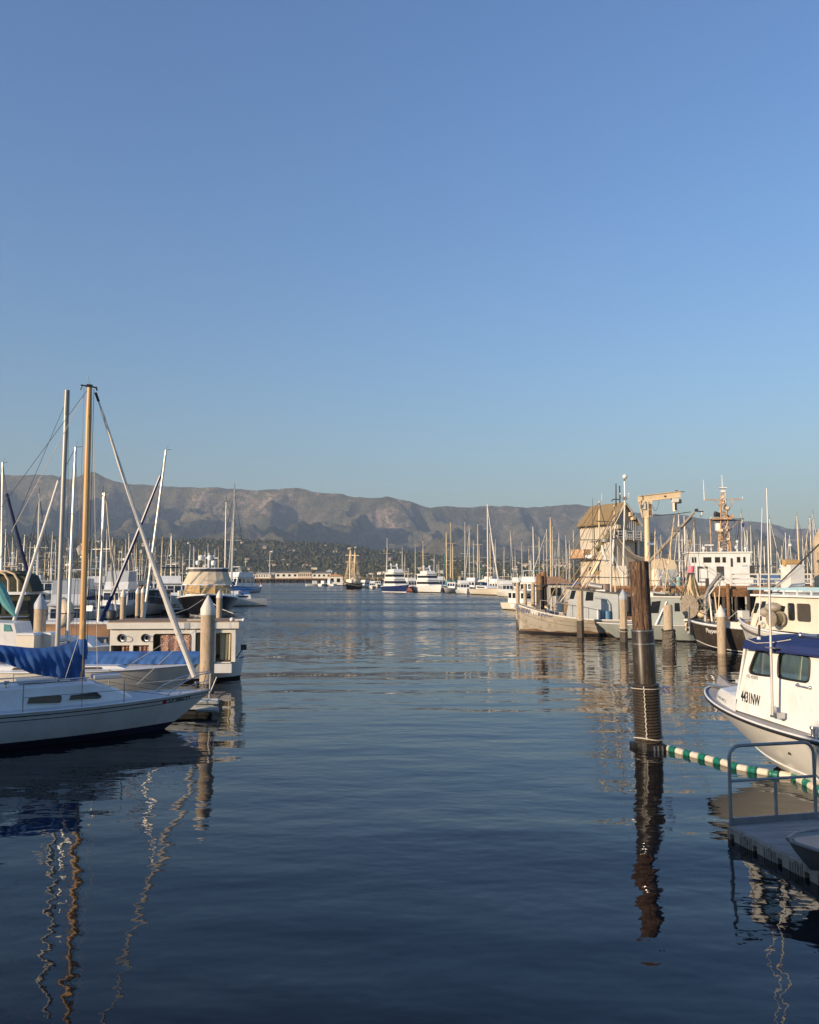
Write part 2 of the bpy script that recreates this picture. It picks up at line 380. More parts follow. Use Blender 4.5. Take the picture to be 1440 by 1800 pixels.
def height(X, Y):
    Yc = np.interp(X, cx, cy); Zc = np.interp(X, cx, cz)
    foot = 4300.0; s = np.clip((Y - foot) / (Yc - foot), 0, 1.6)
    dn = Yc - Y
    wx = 380 * N1(X / 2300, Y / 1900) + 190 * N3(X / 850, Y / 750) + 50 * N2(X / 300, Y / 300)
    q = (X + .05 * dn + 1.3 * wx) / 1150.0 + .18
    cell = np.floor(q); tri = 1 - np.abs(2 * (q - cell) - 1)      # 0 valley 1 crest
    s1 = np.clip(s, 0, 1)
    near = np.clip((1.0 - s1) / .05, 0, 1) ** .7
    var = .85 + .5 * N2(X / 1900 + 3, Y / 3000)
    spur = s1 ** (.62 + .12 * N1(X / 900, .5 + 0 * Y)); val = s1 ** 2.3
    tr = np.clip(tri * (1.02) , 0, 1) ** .9
    h = Zc * (val + (spur - val) * (1 - (1 - tr) * np.clip(var, .5, 1.1)))
    q4 = 2 * q + .25 + .25 * N2(X / 500, Y / 700); t4 = 1 - np.abs(2 * (q4 - np.floor(q4)) - 1)
    q5 = (X + .35 * dn + 1.6 * wx) / 330.0; t5 = 1 - np.abs(2 * (q5 - np.floor(q5)) - 1)
    q6 = (X - .5 * dn + 1.2 * wx) / 210.0; t6 = 1 - np.abs(2 * (q6 - np.floor(q6)) - 1)
    gul = 1 - ridged(N3, X / 420, Y / 420, 5)
    h = h - near * np.clip(s1 * 3, 0, 1) * (330 * (1 - t4) * np.clip(s1 * 1.5 - .3, .2, 1) + 110 * (1 - t5) + 52 * (1 - t6) + 110 * gul) * (Zc / 900.0)
    h = np.maximum(h + s1 ** 4 * 9 * fbm(N1, X / 190, Y / 190, 4), 0)
    back = np.clip((Y - Yc) / 2600, 0, 1); h = h * (1 - back * .8)
    # low inhabited hills in front of the range
    A = np.interp(X, FX, FH); g = np.exp(-((Y - 3600) / 900.0) ** 2) * (1 + .28 * N1(X / 900 + 4, Y / 700)) + .03 * fbm(N3, X / 260, Y / 260, 3)
    g2 = .42 * np.exp(-((Y - 2300) / 420.0) ** 2) * np.clip(.55 + .9 * N2(X / 700 + 9, .3), 0, 1.2)
    shore = np.clip((Y - 1000) / 60, 0, 1)
    return np.maximum(h, A * np.maximum(g, g2)) * np.clip((Y - 1100) / 500, 0, 1) + shore * 2.6 - 2.0 + .4 * shore

def h1(x, y): return float(height(np.array([float(x)]), np.array([float(y)]))[0])

def terrain():
    xs = np.arange(-6000, 6600, 16.0); ys = np.concatenate([np.arange(940, 4300, 30.0), np.arange(4300, 10400, 17.0), np.arange(10400, 13400, 90.0)])
    X, Y = np.meshgrid(xs, ys); Z = height(X, Y); nx, ny = len(xs), len(ys)
    V = np.stack([X, Y, Z], -1).reshape(-1, 3)
    i = (np.arange(ny - 1)[:, None] * nx + np.arange(nx - 1)[None]).reshape(-1); F = np.stack([i, i + 1, i + 1 + nx, i + nx], -1)
    me = bpy.data.meshes.new('mountain_terrain'); me.vertices.add(len(V)); me.vertices.foreach_set('co', V.ravel())
    me.loops.add(F.size); me.loops.foreach_set('vertex_index', F.ravel()); me.polygons.add(len(F))
    me.polygons.foreach_set('loop_start', np.arange(0, F.size, 4)); me.polygons.foreach_set('loop_total', np.full(len(F), 4)); me.polygons.foreach_set('use_smooth', np.ones(len(F), bool))
    me.update(); m = bpy.data.materials.new('chaparral_slopes'); m.use_nodes = True; n = m.node_tree.nodes; l = m.node_tree.links; b = n['Principled BSDF']
    b.inputs['Roughness'].default_value = 1; b.inputs['Specular IOR Level'].default_value = .1
    ge = n.new('ShaderNodeNewGeometry')
    def noise(sc, det, ro, st=(1, 1, 1)):
        mp = n.new('ShaderNodeMapping'); mp.inputs['Scale'].default_value = st; l.new(ge.outputs['Position'], mp.inputs[0])
        x = n.new('ShaderNodeTexNoise'); x.inputs['Scale'].default_value = sc; x.inputs['Detail'].default_value = det; x.inputs['Roughness'].default_value = ro; l.new(mp.outputs[0], x.inputs['Vector']); return x.outputs['Fac']
    def ramp(src, stops):
        c = n.new('ShaderNodeValToRGB'); e = c.color_ramp.elements
        e[0].position, e[0].color = stops[0][0], (*stops[0][1], 1); e[1].position, e[1].color = stops[-1][0], (*stops[-1][1], 1)
        for p, k in stops[1:-1]: x = e.new(p); x.color = (*k, 1)
        l.new(src, c.inputs[0]); return c.outputs[0]
    scrub = ramp(noise(.0045, 9, .68), [(.3, (.07, .078, .036)), (.5, (.15, .138, .072)), (.68, (.28, .22, .13))])
    rockf = n.new('ShaderNodeMapRange'); rockf.inputs['From Min'].default_value = .52; rockf.inputs['From Max'].default_value = .60
    l.new(noise(.0016, 10, .76, (1, .6, 2.2)), rockf.inputs['Value'])
    fine = n.new('ShaderNodeMapRange'); fine.inputs['From Min'].default_value = .44; fine.inputs['From Max'].default_value = .60
    l.new(noise(.016, 6, .7, (1, .5, 1)), fine.inputs['Value'])
    sepz = n.new('ShaderNodeSeparateXYZ'); l.new(ge.outputs['Position'], sepz.inputs[0])
    zr = n.new('ShaderNodeMapRange'); zr.inputs['From Min'].default_value = 170; zr.inputs['From Max'].default_value = 420; l.new(sepz.outputs['Z'], zr.inputs['Value'])
    m1 = n.new('ShaderNodeMath'); m1.operation = 'MULTIPLY'; l.new(rockf.outputs[0], m1.inputs[0]); l.new(fine.outputs[0], m1.inputs[1])
    m2 = n.new('ShaderNodeMath'); m2.operation = 'MULTIPLY'; l.new(m1.outputs[0], m2.inputs[0]); l.new(zr.outputs[0], m2.inputs[1])
    mx = n.new('ShaderNodeMix'); mx.data_type = 'RGBA'; l.new(m2.outputs[0], mx.inputs[0]); l.new(scrub, mx.inputs[6]); mx.inputs[7].default_value = (.50, .37, .27, 1)
    l.new(mx.outputs[2], b.inputs['Base Color'])
    bp = n.new('ShaderNodeBump'); bp.inputs['Distance'].default_value = 75; bp.inputs['Strength'].default_value = 1; l.new(noise(.011, 9, .72), bp.inputs['Height']); l.new(bp.outputs[0], b.inputs['Normal'])
    me.materials.append(m); o = bpy.data.objects.new('mountain_terrain', me); COL.objects.link(o); o['kind'] = 'structure'; return o
terrain()

def water():
    me = bpy.data.meshes.new('water'); S = 14000
    me.from_pydata([(-S, -400, 0), (S, -400, 0), (S, 1100, 0), (-S, 1100, 0)], [], [(0, 1, 2, 3)])
    m = bpy.data.materials.new('harbour_water'); m.use_nodes = True; n = m.node_tree.nodes; l = m.node_tree.links; b = n['Principled BSDF']
    b.inputs['Base Color'].default_value = (.008, .009, .011, 1); b.inputs['Roughness'].default_value = .015; b.inputs['IOR'].default_value = 1.39
    ge = n.new('ShaderNodeNewGeometry')
    def noise(sc, det, st, off=(0, 0, 0), rot=0):
        mp = n.new('ShaderNodeMapping'); mp.inputs['Scale'].default_value = st; mp.inputs['Location'].default_value = off; mp.inputs['Rotation'].default_value = (0, 0, rot)
        l.new(ge.outputs['Position'], mp.inputs[0]); x = n.new('ShaderNodeTexNoise'); x.inputs['Scale'].default_value = sc; x.inputs['Detail'].default_value = det; x.inputs['Roughness'].default_value = .5
        l.new(mp.outputs[0], x.inputs['Vector']); return x.outputs['Fac']
    def math_(op, a, c):
        k = n.new('ShaderNodeMath'); k.operation = op
        for i, v in enumerate((a, c)):
            if isinstance(v, (int, float)): k.inputs[i].default_value = v
            else: l.new(v, k.inputs[i])
        return k.outputs[0]
    big = math_('ADD', math_('MULTIPLY', noise(.55, 2, (.4, 1, 1), rot=.12), .055), math_('MULTIPLY', noise(.33, 1, (.16, 1, 1), (5, 5, 0), .05), .085))
    med = math_('MULTIPLY', noise(1.9, 2, (.6, 1, 1), (3, 1, 0), -.2), .015)
    sml = math_('MULTIPLY', noise(6.5, 2, (.75, 1, 1), (7, 2, 0), .3), .0021)
    # wind: calm lee near the docks, rippled fairway further out, with streaks
    sx = n.new('ShaderNodeSeparateXYZ'); l.new(ge.outputs['Position'], sx.inputs[0])
    wr = n.new('ShaderNodeMapRange'); wr.inputs['From Min'].default_value = 28; wr.inputs['From Max'].default_value = 75; wr.interpolation_type = 'SMOOTHSTEP'; l.new(sx.outputs['Y'], wr.inputs['Value'])
    st = n.new('ShaderNodeMapRange'); st.inputs['From Min'].default_value = .38; st.inputs['From Max'].default_value = .62; st.inputs['To Min'].default_value = .5; st.inputs['To Max'].default_value = 1.6
    l.new(noise(.05, 4, (.35, 1.3, 1)), st.inputs['Value'])
    wind = math_('MULTIPLY', wr.outputs[0], st.outputs[0])
    near = math_('MULTIPLY', math_('ADD', math_('ADD', big, med), sml), math_('ADD', math_('MULTIPLY', st.outputs[0], .45), .5))
    tot = near
    bp = n.new('ShaderNodeBump'); bp.inputs['Distance'].default_value = 1; bp.inputs['Strength'].default_value = 1
    l.new(tot, bp.inputs['Height'])
    # wind chop as a slope field, so that it survives where the waves are smaller than a pixel
    mp = n.new('ShaderNodeMapping'); mp.inputs['Scale'].default_value = (.5, 1, 1); l.new(ge.outputs['Position'], mp.inputs[0])
    sn = n.new('ShaderNodeTexNoise'); sn.inputs['Scale'].default_value = 2.6; sn.inputs['Detail'].default_value = 2; l.new(mp.outputs[0], sn.inputs['Vector'])
    v1 = n.new('ShaderNodeVectorMath'); v1.operation = 'SUBTRACT'; l.new(sn.outputs['Color'], v1.inputs[0]); v1.inputs[1].default_value = (.5, .5, .5)
    v2 = n.new('ShaderNodeVectorMath'); v2.operation = 'MULTIPLY'; l.new(v1.outputs[0], v2.inputs[0]); v2.inputs[1].default_value = (.6, 1.3, 0)
    v3 = n.new('ShaderNodeVectorMath'); v3.operation = 'SCALE'; l.new(v2.outputs[0], v3.inputs[0]); l.new(wind, v3.inputs['Scale'])
    v4 = n.new('ShaderNodeVectorMath'); v4.operation = 'ADD'; l.new(v3.outputs[0], v4.inputs[0]); l.new(bp.outputs[0], v4.inputs[1])
    v5 = n.new('ShaderNodeVectorMath'); v5.operation = 'NORMALIZE'; l.new(v4.outputs[0], v5.inputs[0]); l.new(v5.outputs[0], b.inputs['Normal'])
    rr_ = n.new('ShaderNodeMath'); rr_.operation = 'MULTIPLY_ADD'; rr_.use_clamp = True; l.new(wind, rr_.inputs[0]); rr_.inputs[1].default_value = .17; rr_.inputs[2].default_value = .015; l.new(rr_.outputs[0], b.inputs['Roughness'])
    me.materials.append(m); o = bpy.data.objects.new('water', me); COL.objects.link(o); o['kind'] = 'structure'
water()

hz = MB(); hz.box(-13500, 13500, -390, 13600, -4.5, 1500)
hm = bpy.data.materials.new('air_haze'); hm.use_nodes = True; hn = hm.node_tree.nodes; hn.clear()
ho = hn.new('ShaderNodeOutputMaterial'); hv = hn.new('ShaderNodeVolumePrincipled'); hv.inputs['Density'].default_value = 5.8e-5; hv.inputs['Color'].default_value = (.62, .77, 1, 1)
hv.inputs['Anisotropy'].default_value = .0
hm.node_tree.links.new(hv.outputs[0], ho.inputs['Volume'])
hz.build('haze', hm, kind='stuff')

# ---- woodland on the low hills (a far-off mass), houses, palms
def woodland():
    base = MB(); base.ball((0, 0, 0), 1, 6, 4); bv = np.array(base.V); bf = np.array([f for f in base.F])
    n = 26000; Vs, Fs = [], []; c = 0
    while c < n:
        m = 4000; Y = 1090 + (4500 - 1090) * rng.random(m) ** .8; X = (rng.uniform(-.56, .60, m)) * Y
        keep = (N2(X / 260, Y / 260) + .55 > rng.random(m) * 1.1); X, Y = X[keep], Y[keep]; Z = height(X, Y)
        for x, y, z in zip(X, Y, Z):
            if c >= n: break
            r = rng.uniform(2.2, 5.6) * (1.35 if y > 2600 else .85); v = bv * (1 + rng.uniform(-.38, .38, (len(bv), 1))) * np.array([r, r, r * rng.uniform(.6, 1.6)]) + np.array([x, y, z + r * .55])
            Vs.append(v); Fs.append(bf + c * len(bv)); c += 1
    V = np.concatenate(Vs); F = np.concatenate(Fs)
    me = bpy.data.meshes.new('hillside_woodland'); me.vertices.add(len(V)); me.vertices.foreach_set('co', V.ravel()); me.loops.add(F.size); me.loops.foreach_set('vertex_index', F.ravel())
    me.polygons.add(len(F)); me.polygons.foreach_set('loop_start', np.arange(0, F.size, 4)); me.polygons.foreach_set('loop_total', np.full(len(F), 4)); me.update()
    me.materials.append(mat('tree_crowns', (.065, .072, .034), 1, .5, .03, spec=.1, col2=(.13, .11, .055), fac2=.45))
    o = bpy.data.objects.new('hillside_woodland', me); COL.objects.link(o); o['kind'] = 'stuff'
    o['label'] = 'dark tree cover spread over the low hills below the mountains'
woodland()

HW = [mat('house_wall_white', (.72, .68, .60), .8, .1, .05), mat('house_wall_cream', (.60, .50, .38), .8, .1, .05), mat('house_wall_tan', (.45, .36, .27), .8, .1, .05)]
HR = [mat('terracotta_roof', (.32, .15, .09), .9, .2, .1), mat('grey_roof', (.20, .18, .16), .9, .2, .1), mat('pale_roof', (.50, .45, .38), .9, .2, .1)]
WIN = GLASS
def zone(px):
    for e, w in ((60, 'at the far left'), (150, 'behind the silver mast'), (260, 'behind the golden mast'), (340, 'behind the white jib'), (430, 'behind the black yacht'), (600, 'above the wharf'), (680, 'above the tall ship'), (780, 'above the two motor yachts'), (900, 'behind the tall sloop'), (1010, 'above the tan shed'), (1150, 'behind the ice house'), (1330, 'behind the patrol ship')):
        if px < e: return w
    return 'at the far right'
def houses():
    protos = []
    for i in range(9):
        w, d, h = [(17, 10, 5.5), (24, 11, 4.5), (13, 11, 7.5)][i % 3]
        mb = MB(); mb.box(-w / 2, w / 2, -d / 2, d / 2, -3, h, 0)
        if i % 2: mb.box(w * .12, w * .62, -d * .85, 0, -3, h * .8, 0)
        mb.prism([(-d / 2 - .6, h + .02), (d / 2 + .6, h + .02), (0, h + d * .26)], -w / 2 - .6, w / 2 + .6, 1, 'x')
        for k in range(3):
            x = -w / 2 + w * (k + .5) / 3; mb.box(x - 1, x + 1, -d / 2 - .12, -d / 2 + .1, h * .35, h * .72, 2)
        protos.append(mb.mesh('hillside_house', [HW[i % 3], HR[(i // 3 + i) % 3], WIN]))
    cnt = 0; tries = 0
    zones = [(-.52, .62, 1500, 4200, 290)]
    L = ['pale house with terracotta roof on the wooded hillside', 'long cream house on the wooded hillside', 'tan two-storey house on the wooded hillside']
    while cnt < 230 and tries < 20000:
        tries += 1; Y = random.uniform(1900, 4000); u = random.uniform(-.54, .60); X = u * Y
        if float(N1(np.array([X / 330.]), np.array([Y / 330.]))[0]) < random.uniform(-.5, .35): continue
        z = h1(X, Y); zb = h1(X * (Y - 45) / Y, Y - 45)
        if z < zb + .5: continue
        i = random.randrange(9); o = bpy.data.objects.new('hillside_house', protos[i]); COL.objects.link(o)
        s = random.uniform(.6, 1.1); o.location = (X, Y, z + 3.6); o.scale = (s, s, s); o.rotation_euler = (0, 0, random.uniform(-.9, .5))
        tag(o, L[i % 3] + ', ' + zone(720 + 1440 * u), 'house', 'small houses scattered over the hillside'); cnt += 1
    # the long pale hall on the slope above the wharf
    Y = 3300; q = P(479, 961, Y); t = Thing('hillside_hall', 'long white hall on the hill above the wharf, with trees in front', 'building', (q.x, Y, h1(q.x, Y)), .05)
    zt = q.z - t.loc.z
    t.part('wall', MB().box(-25, 25, -8, 8, -4, zt), HW[0]); t.part('roof', MB().box(-27, 27, -9, 9, zt + .05, zt + 1.2), HR[2])
    for k in range(8): t.part('window', MB().box(-22 + k * 6, -19 + k * 6, -8.3, -7.9, zt - 4, zt - 2), GLASS)
houses()

def palms():
    t0 = MB(); t0.tube([(0, 0, 0), (.2, 0, 5), (.1, .1, 10)], [.4, .28, .22], 6)
    tm = t0.mesh('trunk', BROWNP); c = MB()
    for k in range(15):
        a = k * 2.4; el = .9 - (k % 5) * .42; r = 2.6
        p = [(0, 0, 10)]
        for j in range(1, 5):
            q = j / 4; p.append((math.cos(a) * r * q, math.sin(a) * r * q, 10 + math.sin(el) * r * q - 1.6 * q * q))
        for sgn in (-1, 1):
            c.loft([[v for v in p], [(v[0] + sgn * .5 * math.sin(a) * math.sin(PI * j / 4.2), v[1] - sgn * .5 * math.cos(a) * math.sin(PI * j / 4.2), v[2] - .35 * (j > 0)) for j, v in enumerate(p)]])
    cm = c.mesh('crown', mat('palm_fronds', (.10, .10, .045), .9, .3, 1))
    for k in range(70):
        Y = random.uniform(1030, 1120); u = random.uniform(-.25, .45)
        o = bpy.data.objects.new('palm_tree', None); COL.objects.link(o); o.location = (u * Y, Y, h1(u * Y, Y) - .3); s = random.uniform(.8, 1.5); o.scale = (s, s, s); o.rotation_euler = (0, 0, random.random() * 6)
        tag(o, 'palm tree with dry brown trunk along the far beach, ' + zone(720 + 1440 * u), 'palm tree', 'palm trees along the far beach')
        for nm, me in (('trunk', tm), ('crown', cm)):
            x = bpy.data.objects.new(nm, me); COL.objects.link(x); x.parent = o
palms()

# ---- long timber wharf with its buildings
def wharf():
    Y = 760.0; xa = P(425, 1020, Y).x; xb = P(690, 1020, Y).x
    t = Thing('timber_wharf', 'long timber wharf on dark piles crossing the water far behind', 'wharf', ((xa + xb) / 2, Y, 0)); w = (xb - xa) / 2
    zt = P(500, 1016.5, Y).z
    t.part('deck', MB().box(-w, w, 0, 16, zt - .9, zt), BROWNP)
    pm = MB().lathe([(.42, -1), (.36, zt - .95)], 6).mesh('pile', DKTIMBER)
    n = 46
    for i in range(n):
        for j, yy in enumerate((.8, 8, 15)):
            o = bpy.data.objects.new('pile', pm); COL.objects.link(o); o.parent = t.o; o.location = (-w + (i + .5) * 2 * w / n + random.uniform(-.5, .5), yy, 0)
    t.part('railing', MB().box(-w, w, .2, .3, zt + .9, zt + 1.05), WHITE2)
    def hall(pxa, pxb, pyt, pyr, label, cat, nwin, mt, rm, name='wharf_building', two=False):
        a = P(pxa, 1000, Y + 3).x; b = P(pxb, 1000, Y + 3).x; zw = P(500, pyt, Y + 3).z; zr = P(500, pyr, Y + 3).z
        h = Thing(name, label, cat, ((a + b) / 2, Y + 3, zt + .01)); ww = (b - a) / 2; zw -= zt; zr -= zt
        h.part('wall', MB().box(-ww, ww, 0, 9, 0, zw), mt)
        h.part('roof', MB().add([(-ww - .6, -.6, zw + .03), (ww + .6, -.6, zw + .03), (ww + .6, 9.6, zw + .03), (-ww - .6, 9.6, zw + .03), (-ww + 2.5, 4.5, zr), (ww - 2.5, 4.5, zr)],
                                 [(0, 1, 5, 4), (2, 3, 4, 5), (1, 2, 5), (3, 0, 4), (0, 3, 2, 1)]), rm)
        for k in range(nwin):
            x = -ww + (k + .5) * 2 * ww / nwin; h.part('window', MB().box(x - .45 * ww / nwin, x + .45 * ww / nwin, -.06, .05, zw * .35, zw * .78), GLASS)
        return h
    hall(437, 476, 1009.5, 1006.5, 'low cream wharf shed with a row of dark windows, left end of the wharf', 'building', 9, HW[0], HR[2])
    hall(434, 446, 1006.5, 1004.5, 'small two-storey cabin at the left end of the wharf', 'building', 2, HW[1], HR[2])
    hall(484, 524, 1007.5, 1004.5, 'low white wharf building left of the pillared hall', 'building', 4, HW[0], HR[1])
    hall(524, 548, 1006, 1003, 'white wharf hall with dark pillared front under grey roof', 'building', 7, HW[1], HR[1])
    hall(549, 582, 1008, 1005, 'white wharf building with sloping roof, right of the pillared hall', 'building', 4, HW[0], HR[1])
    f = Thing('flagpole', 'tall pale mast with crossbar standing on the wharf deck', 'mast', (P(474, 1000, Y).x, Y + 1, zt)); tp = P(474, 973, Y + 1).z - zt
    f.part('pole', MB().tube([(0, 0, 0), (0, 0, tp)], .28, 6), ALU); f.part('crossbar', MB().beam((-3, 0, tp * .72), (3, 0, tp * .72), .25, .25), ALU)
wharf()

# ---- unseen buildings added behind the viewpoint, sized to cast shade over the near docks
def quay():
    MB().box(-90, 30, -60, -1.2, -4.2, 1.9).build('quay', CONC, kind='structure')
    for x0, x1, H, lab in ((-84, -27.2, 10.3, 'long unseen building added behind the viewpoint to shade the left sailboat'), (-27, -14.3, 5.6, 'low unseen building added behind the viewpoint to let sun reach the floats'), (-14, 2, 8.1, 'unseen building added behind the viewpoint to shade the near dock')):
        t = Thing('shade_building', lab, 'building', ((x0 + x1) / 2, -3, 1.9)); w = (x1 - x0) / 2; h = H - 1.9
        t.part('wall', MB().box(-w, w, -12, 0, 0, h - .3), SIDING); t.part('roof', MB().box(-w - .1, w + .1, -12.3, .02, h - .29, h), ROOFT)
        k = 0
        for fl in range(int(h // 2.8)):
            for i in range(int(w // 2.2)):
                x = -w + 2 + i * 4.3
                if x < w - 1.5: t.part('window', MB().box(x - .6, x + .6, -.05, .04, fl * 2.8 + 1, fl * 2.8 + 2.2), GLASS)
quay()
# ================================================================ PILES AND DOCKS
def cone_pile(px, pyt, Y, r, label, cap=CAPM, wet=.5, top='cone', group='concrete mooring piles', loops=0, octo=12):
    p = P(px, pyt, Y); t = Thing('mooring_pile', label, 'pile', (p.x, Y, 0), random.random(), group); H = p.z
    ch = r * 1.9 if top == 'cone' else 0; hs = H - ch
    t.part('shaft', MB().lathe([(r, -3), (r, wet), (r * 1.0, wet + .01), (r, hs)], octo, cap=True), CONC, smooth=True)
    if wet > .05: t.part('wet_band', MB().lathe([(r + .006, -2.9), (r + .012, wet * .6), (r + .004, wet)], octo, cap=False), CONCWET, smooth=True)
    if top == 'cone': t.part('cap', MB().lathe([(r * 1.06, hs - ch * .45), (r * 1.06, hs), (r * .55, hs + ch * .55), (.012, H)], octo), cap, smooth=True)
    for k in range(loops):
        pts = []
        for i in range(18):
            a = i / 18 * 2 * PI; pts.append(((r + .03) * math.cos(a), (r + .03) * math.sin(a), wet + .1 - .2 * k + .06 * math.sin(a)))
        t.part('rope_loop', MB().tube(pts, .018, 5, close=True), ROPE)
    return t
cone_pile(366.5, 1046, 22.9, .2, 'tall concrete pile with white cone cap behind the bow of the blue-covered sailboat', wet=.75)
cone_pile(386, 1037, 53, .19, 'concrete pile with white cone cap in front of the black motor yacht')
cone_pile(72, 1043, 29, .2, 'concrete pile with bluish cone cap rising behind the blue sail cover', cap=CAPG)
cone_pile(217.5, 1035, 57, .2, 'concrete pile with pale cone cap below the grey canopied trawler', cap=CAPM)
cone_pile(243, 1032, 70, .2, 'left pile of the close pair beside the leaning navy sail')
cone_pile(252.5, 1030, 68, .2, 'right pile of the close pair beside the leaning navy sail')
cone_pile(1019.5, 1038, 51, .22, 'flat-topped square concrete pile in front of the grey workboat cabin', top='flat', wet=1.05, loops=1, octo=8)
cone_pile(1095, 1035, 47.5, .225, 'grey-capped concrete pile just left of the big brown timber pile', cap=CAPG, wet=.75, loops=2, octo=8)
cone_pile(1267, 1063, 40.2, .215, 'white-capped concrete pile in front of the black fishing boat', wet=.05)
cone_pile(1441, 928, 36, .3, 'thick concrete pile with pointed cap at the right edge of the harbour', cap=CONC, wet=.4, group=None)
for px, pyt, Y, lab in ((910, 1024, 62, 'thin timber pile behind the bow tip of the grey workboat'), (923, 1026, 66, 'second thin timber pile right of the grey bow tip'), (937, 1026, 64, 'third thin timber pile close to the dark pile cluster')):
    cone_pile(px, pyt, Y, .15, lab, top='flat', wet=.6, group='thin timber piles')
def rope_pile():
    p = P(1174, 1063, 43); t = Thing('mooring_pile', 'round pale pile wrapped in barnacles and rope above the waterline', 'pile', (p.x, 43, 0)); r = .24
    t.part('shaft', MB().lathe([(r * 1.0, -3), (r, p.z - .08), (r * .8, p.z)], 14), CONC, smooth=True)
    mb = MB(); rows = []
    for i in range(15):
        z = -.05 + i * .07; rows.append([((r + .07 + rng.uniform(-.02, .05)) * math.cos(a), (r + .07 + rng.uniform(-.02, .05)) * math.sin(a), z) for a in np.arange(14) * 2 * PI / 14])
    mb.loft(rows, True); t.part('barnacle_band', mb, BARN)
    t.part('rope', MB().tube([((r + .1) * math.cos(a), (r + .1) * math.sin(a), .95 + .03 * math.sin(3 * a)) for a in np.arange(16) * PI / 8], .03, 5, close=True), ROPED)
    t.part('hanging_rope', MB().tube([(.3, -.1, .95), (.36, -.12, .4), (.33, -.1, -.1)], .02, 5), ROPED)
rope_pile()
def dolphin():
    p = P(951, 1005, 60); t = Thing('pile_cluster', 'dark cluster of bound timber piles behind the grey workboat bow', 'pile cluster', (p.x, 60, 0))
    for a, h in ((0, 0), (2.1, -.15), (4.2, -.3)):
        t.part('pile', MB().lathe([(.24, -3), (.23, p.z - 1.0 + h)], 12, (.2 * math.cos(a), .2 * math.sin(a), 0)), DKTIMBER, smooth=True)
        t.part('pile_top', MB().lathe([(.232, p.z - 1.0 + h), (.225, p.z + h)], 12, (.2 * math.cos(a), .2 * math.sin(a), 0)), BROWNP, smooth=True)
    t.part('band', MB().lathe([(.47, p.z - 1.1), (.47, p.z - .95)], 14, cap=False), DARKM)
dolphin()

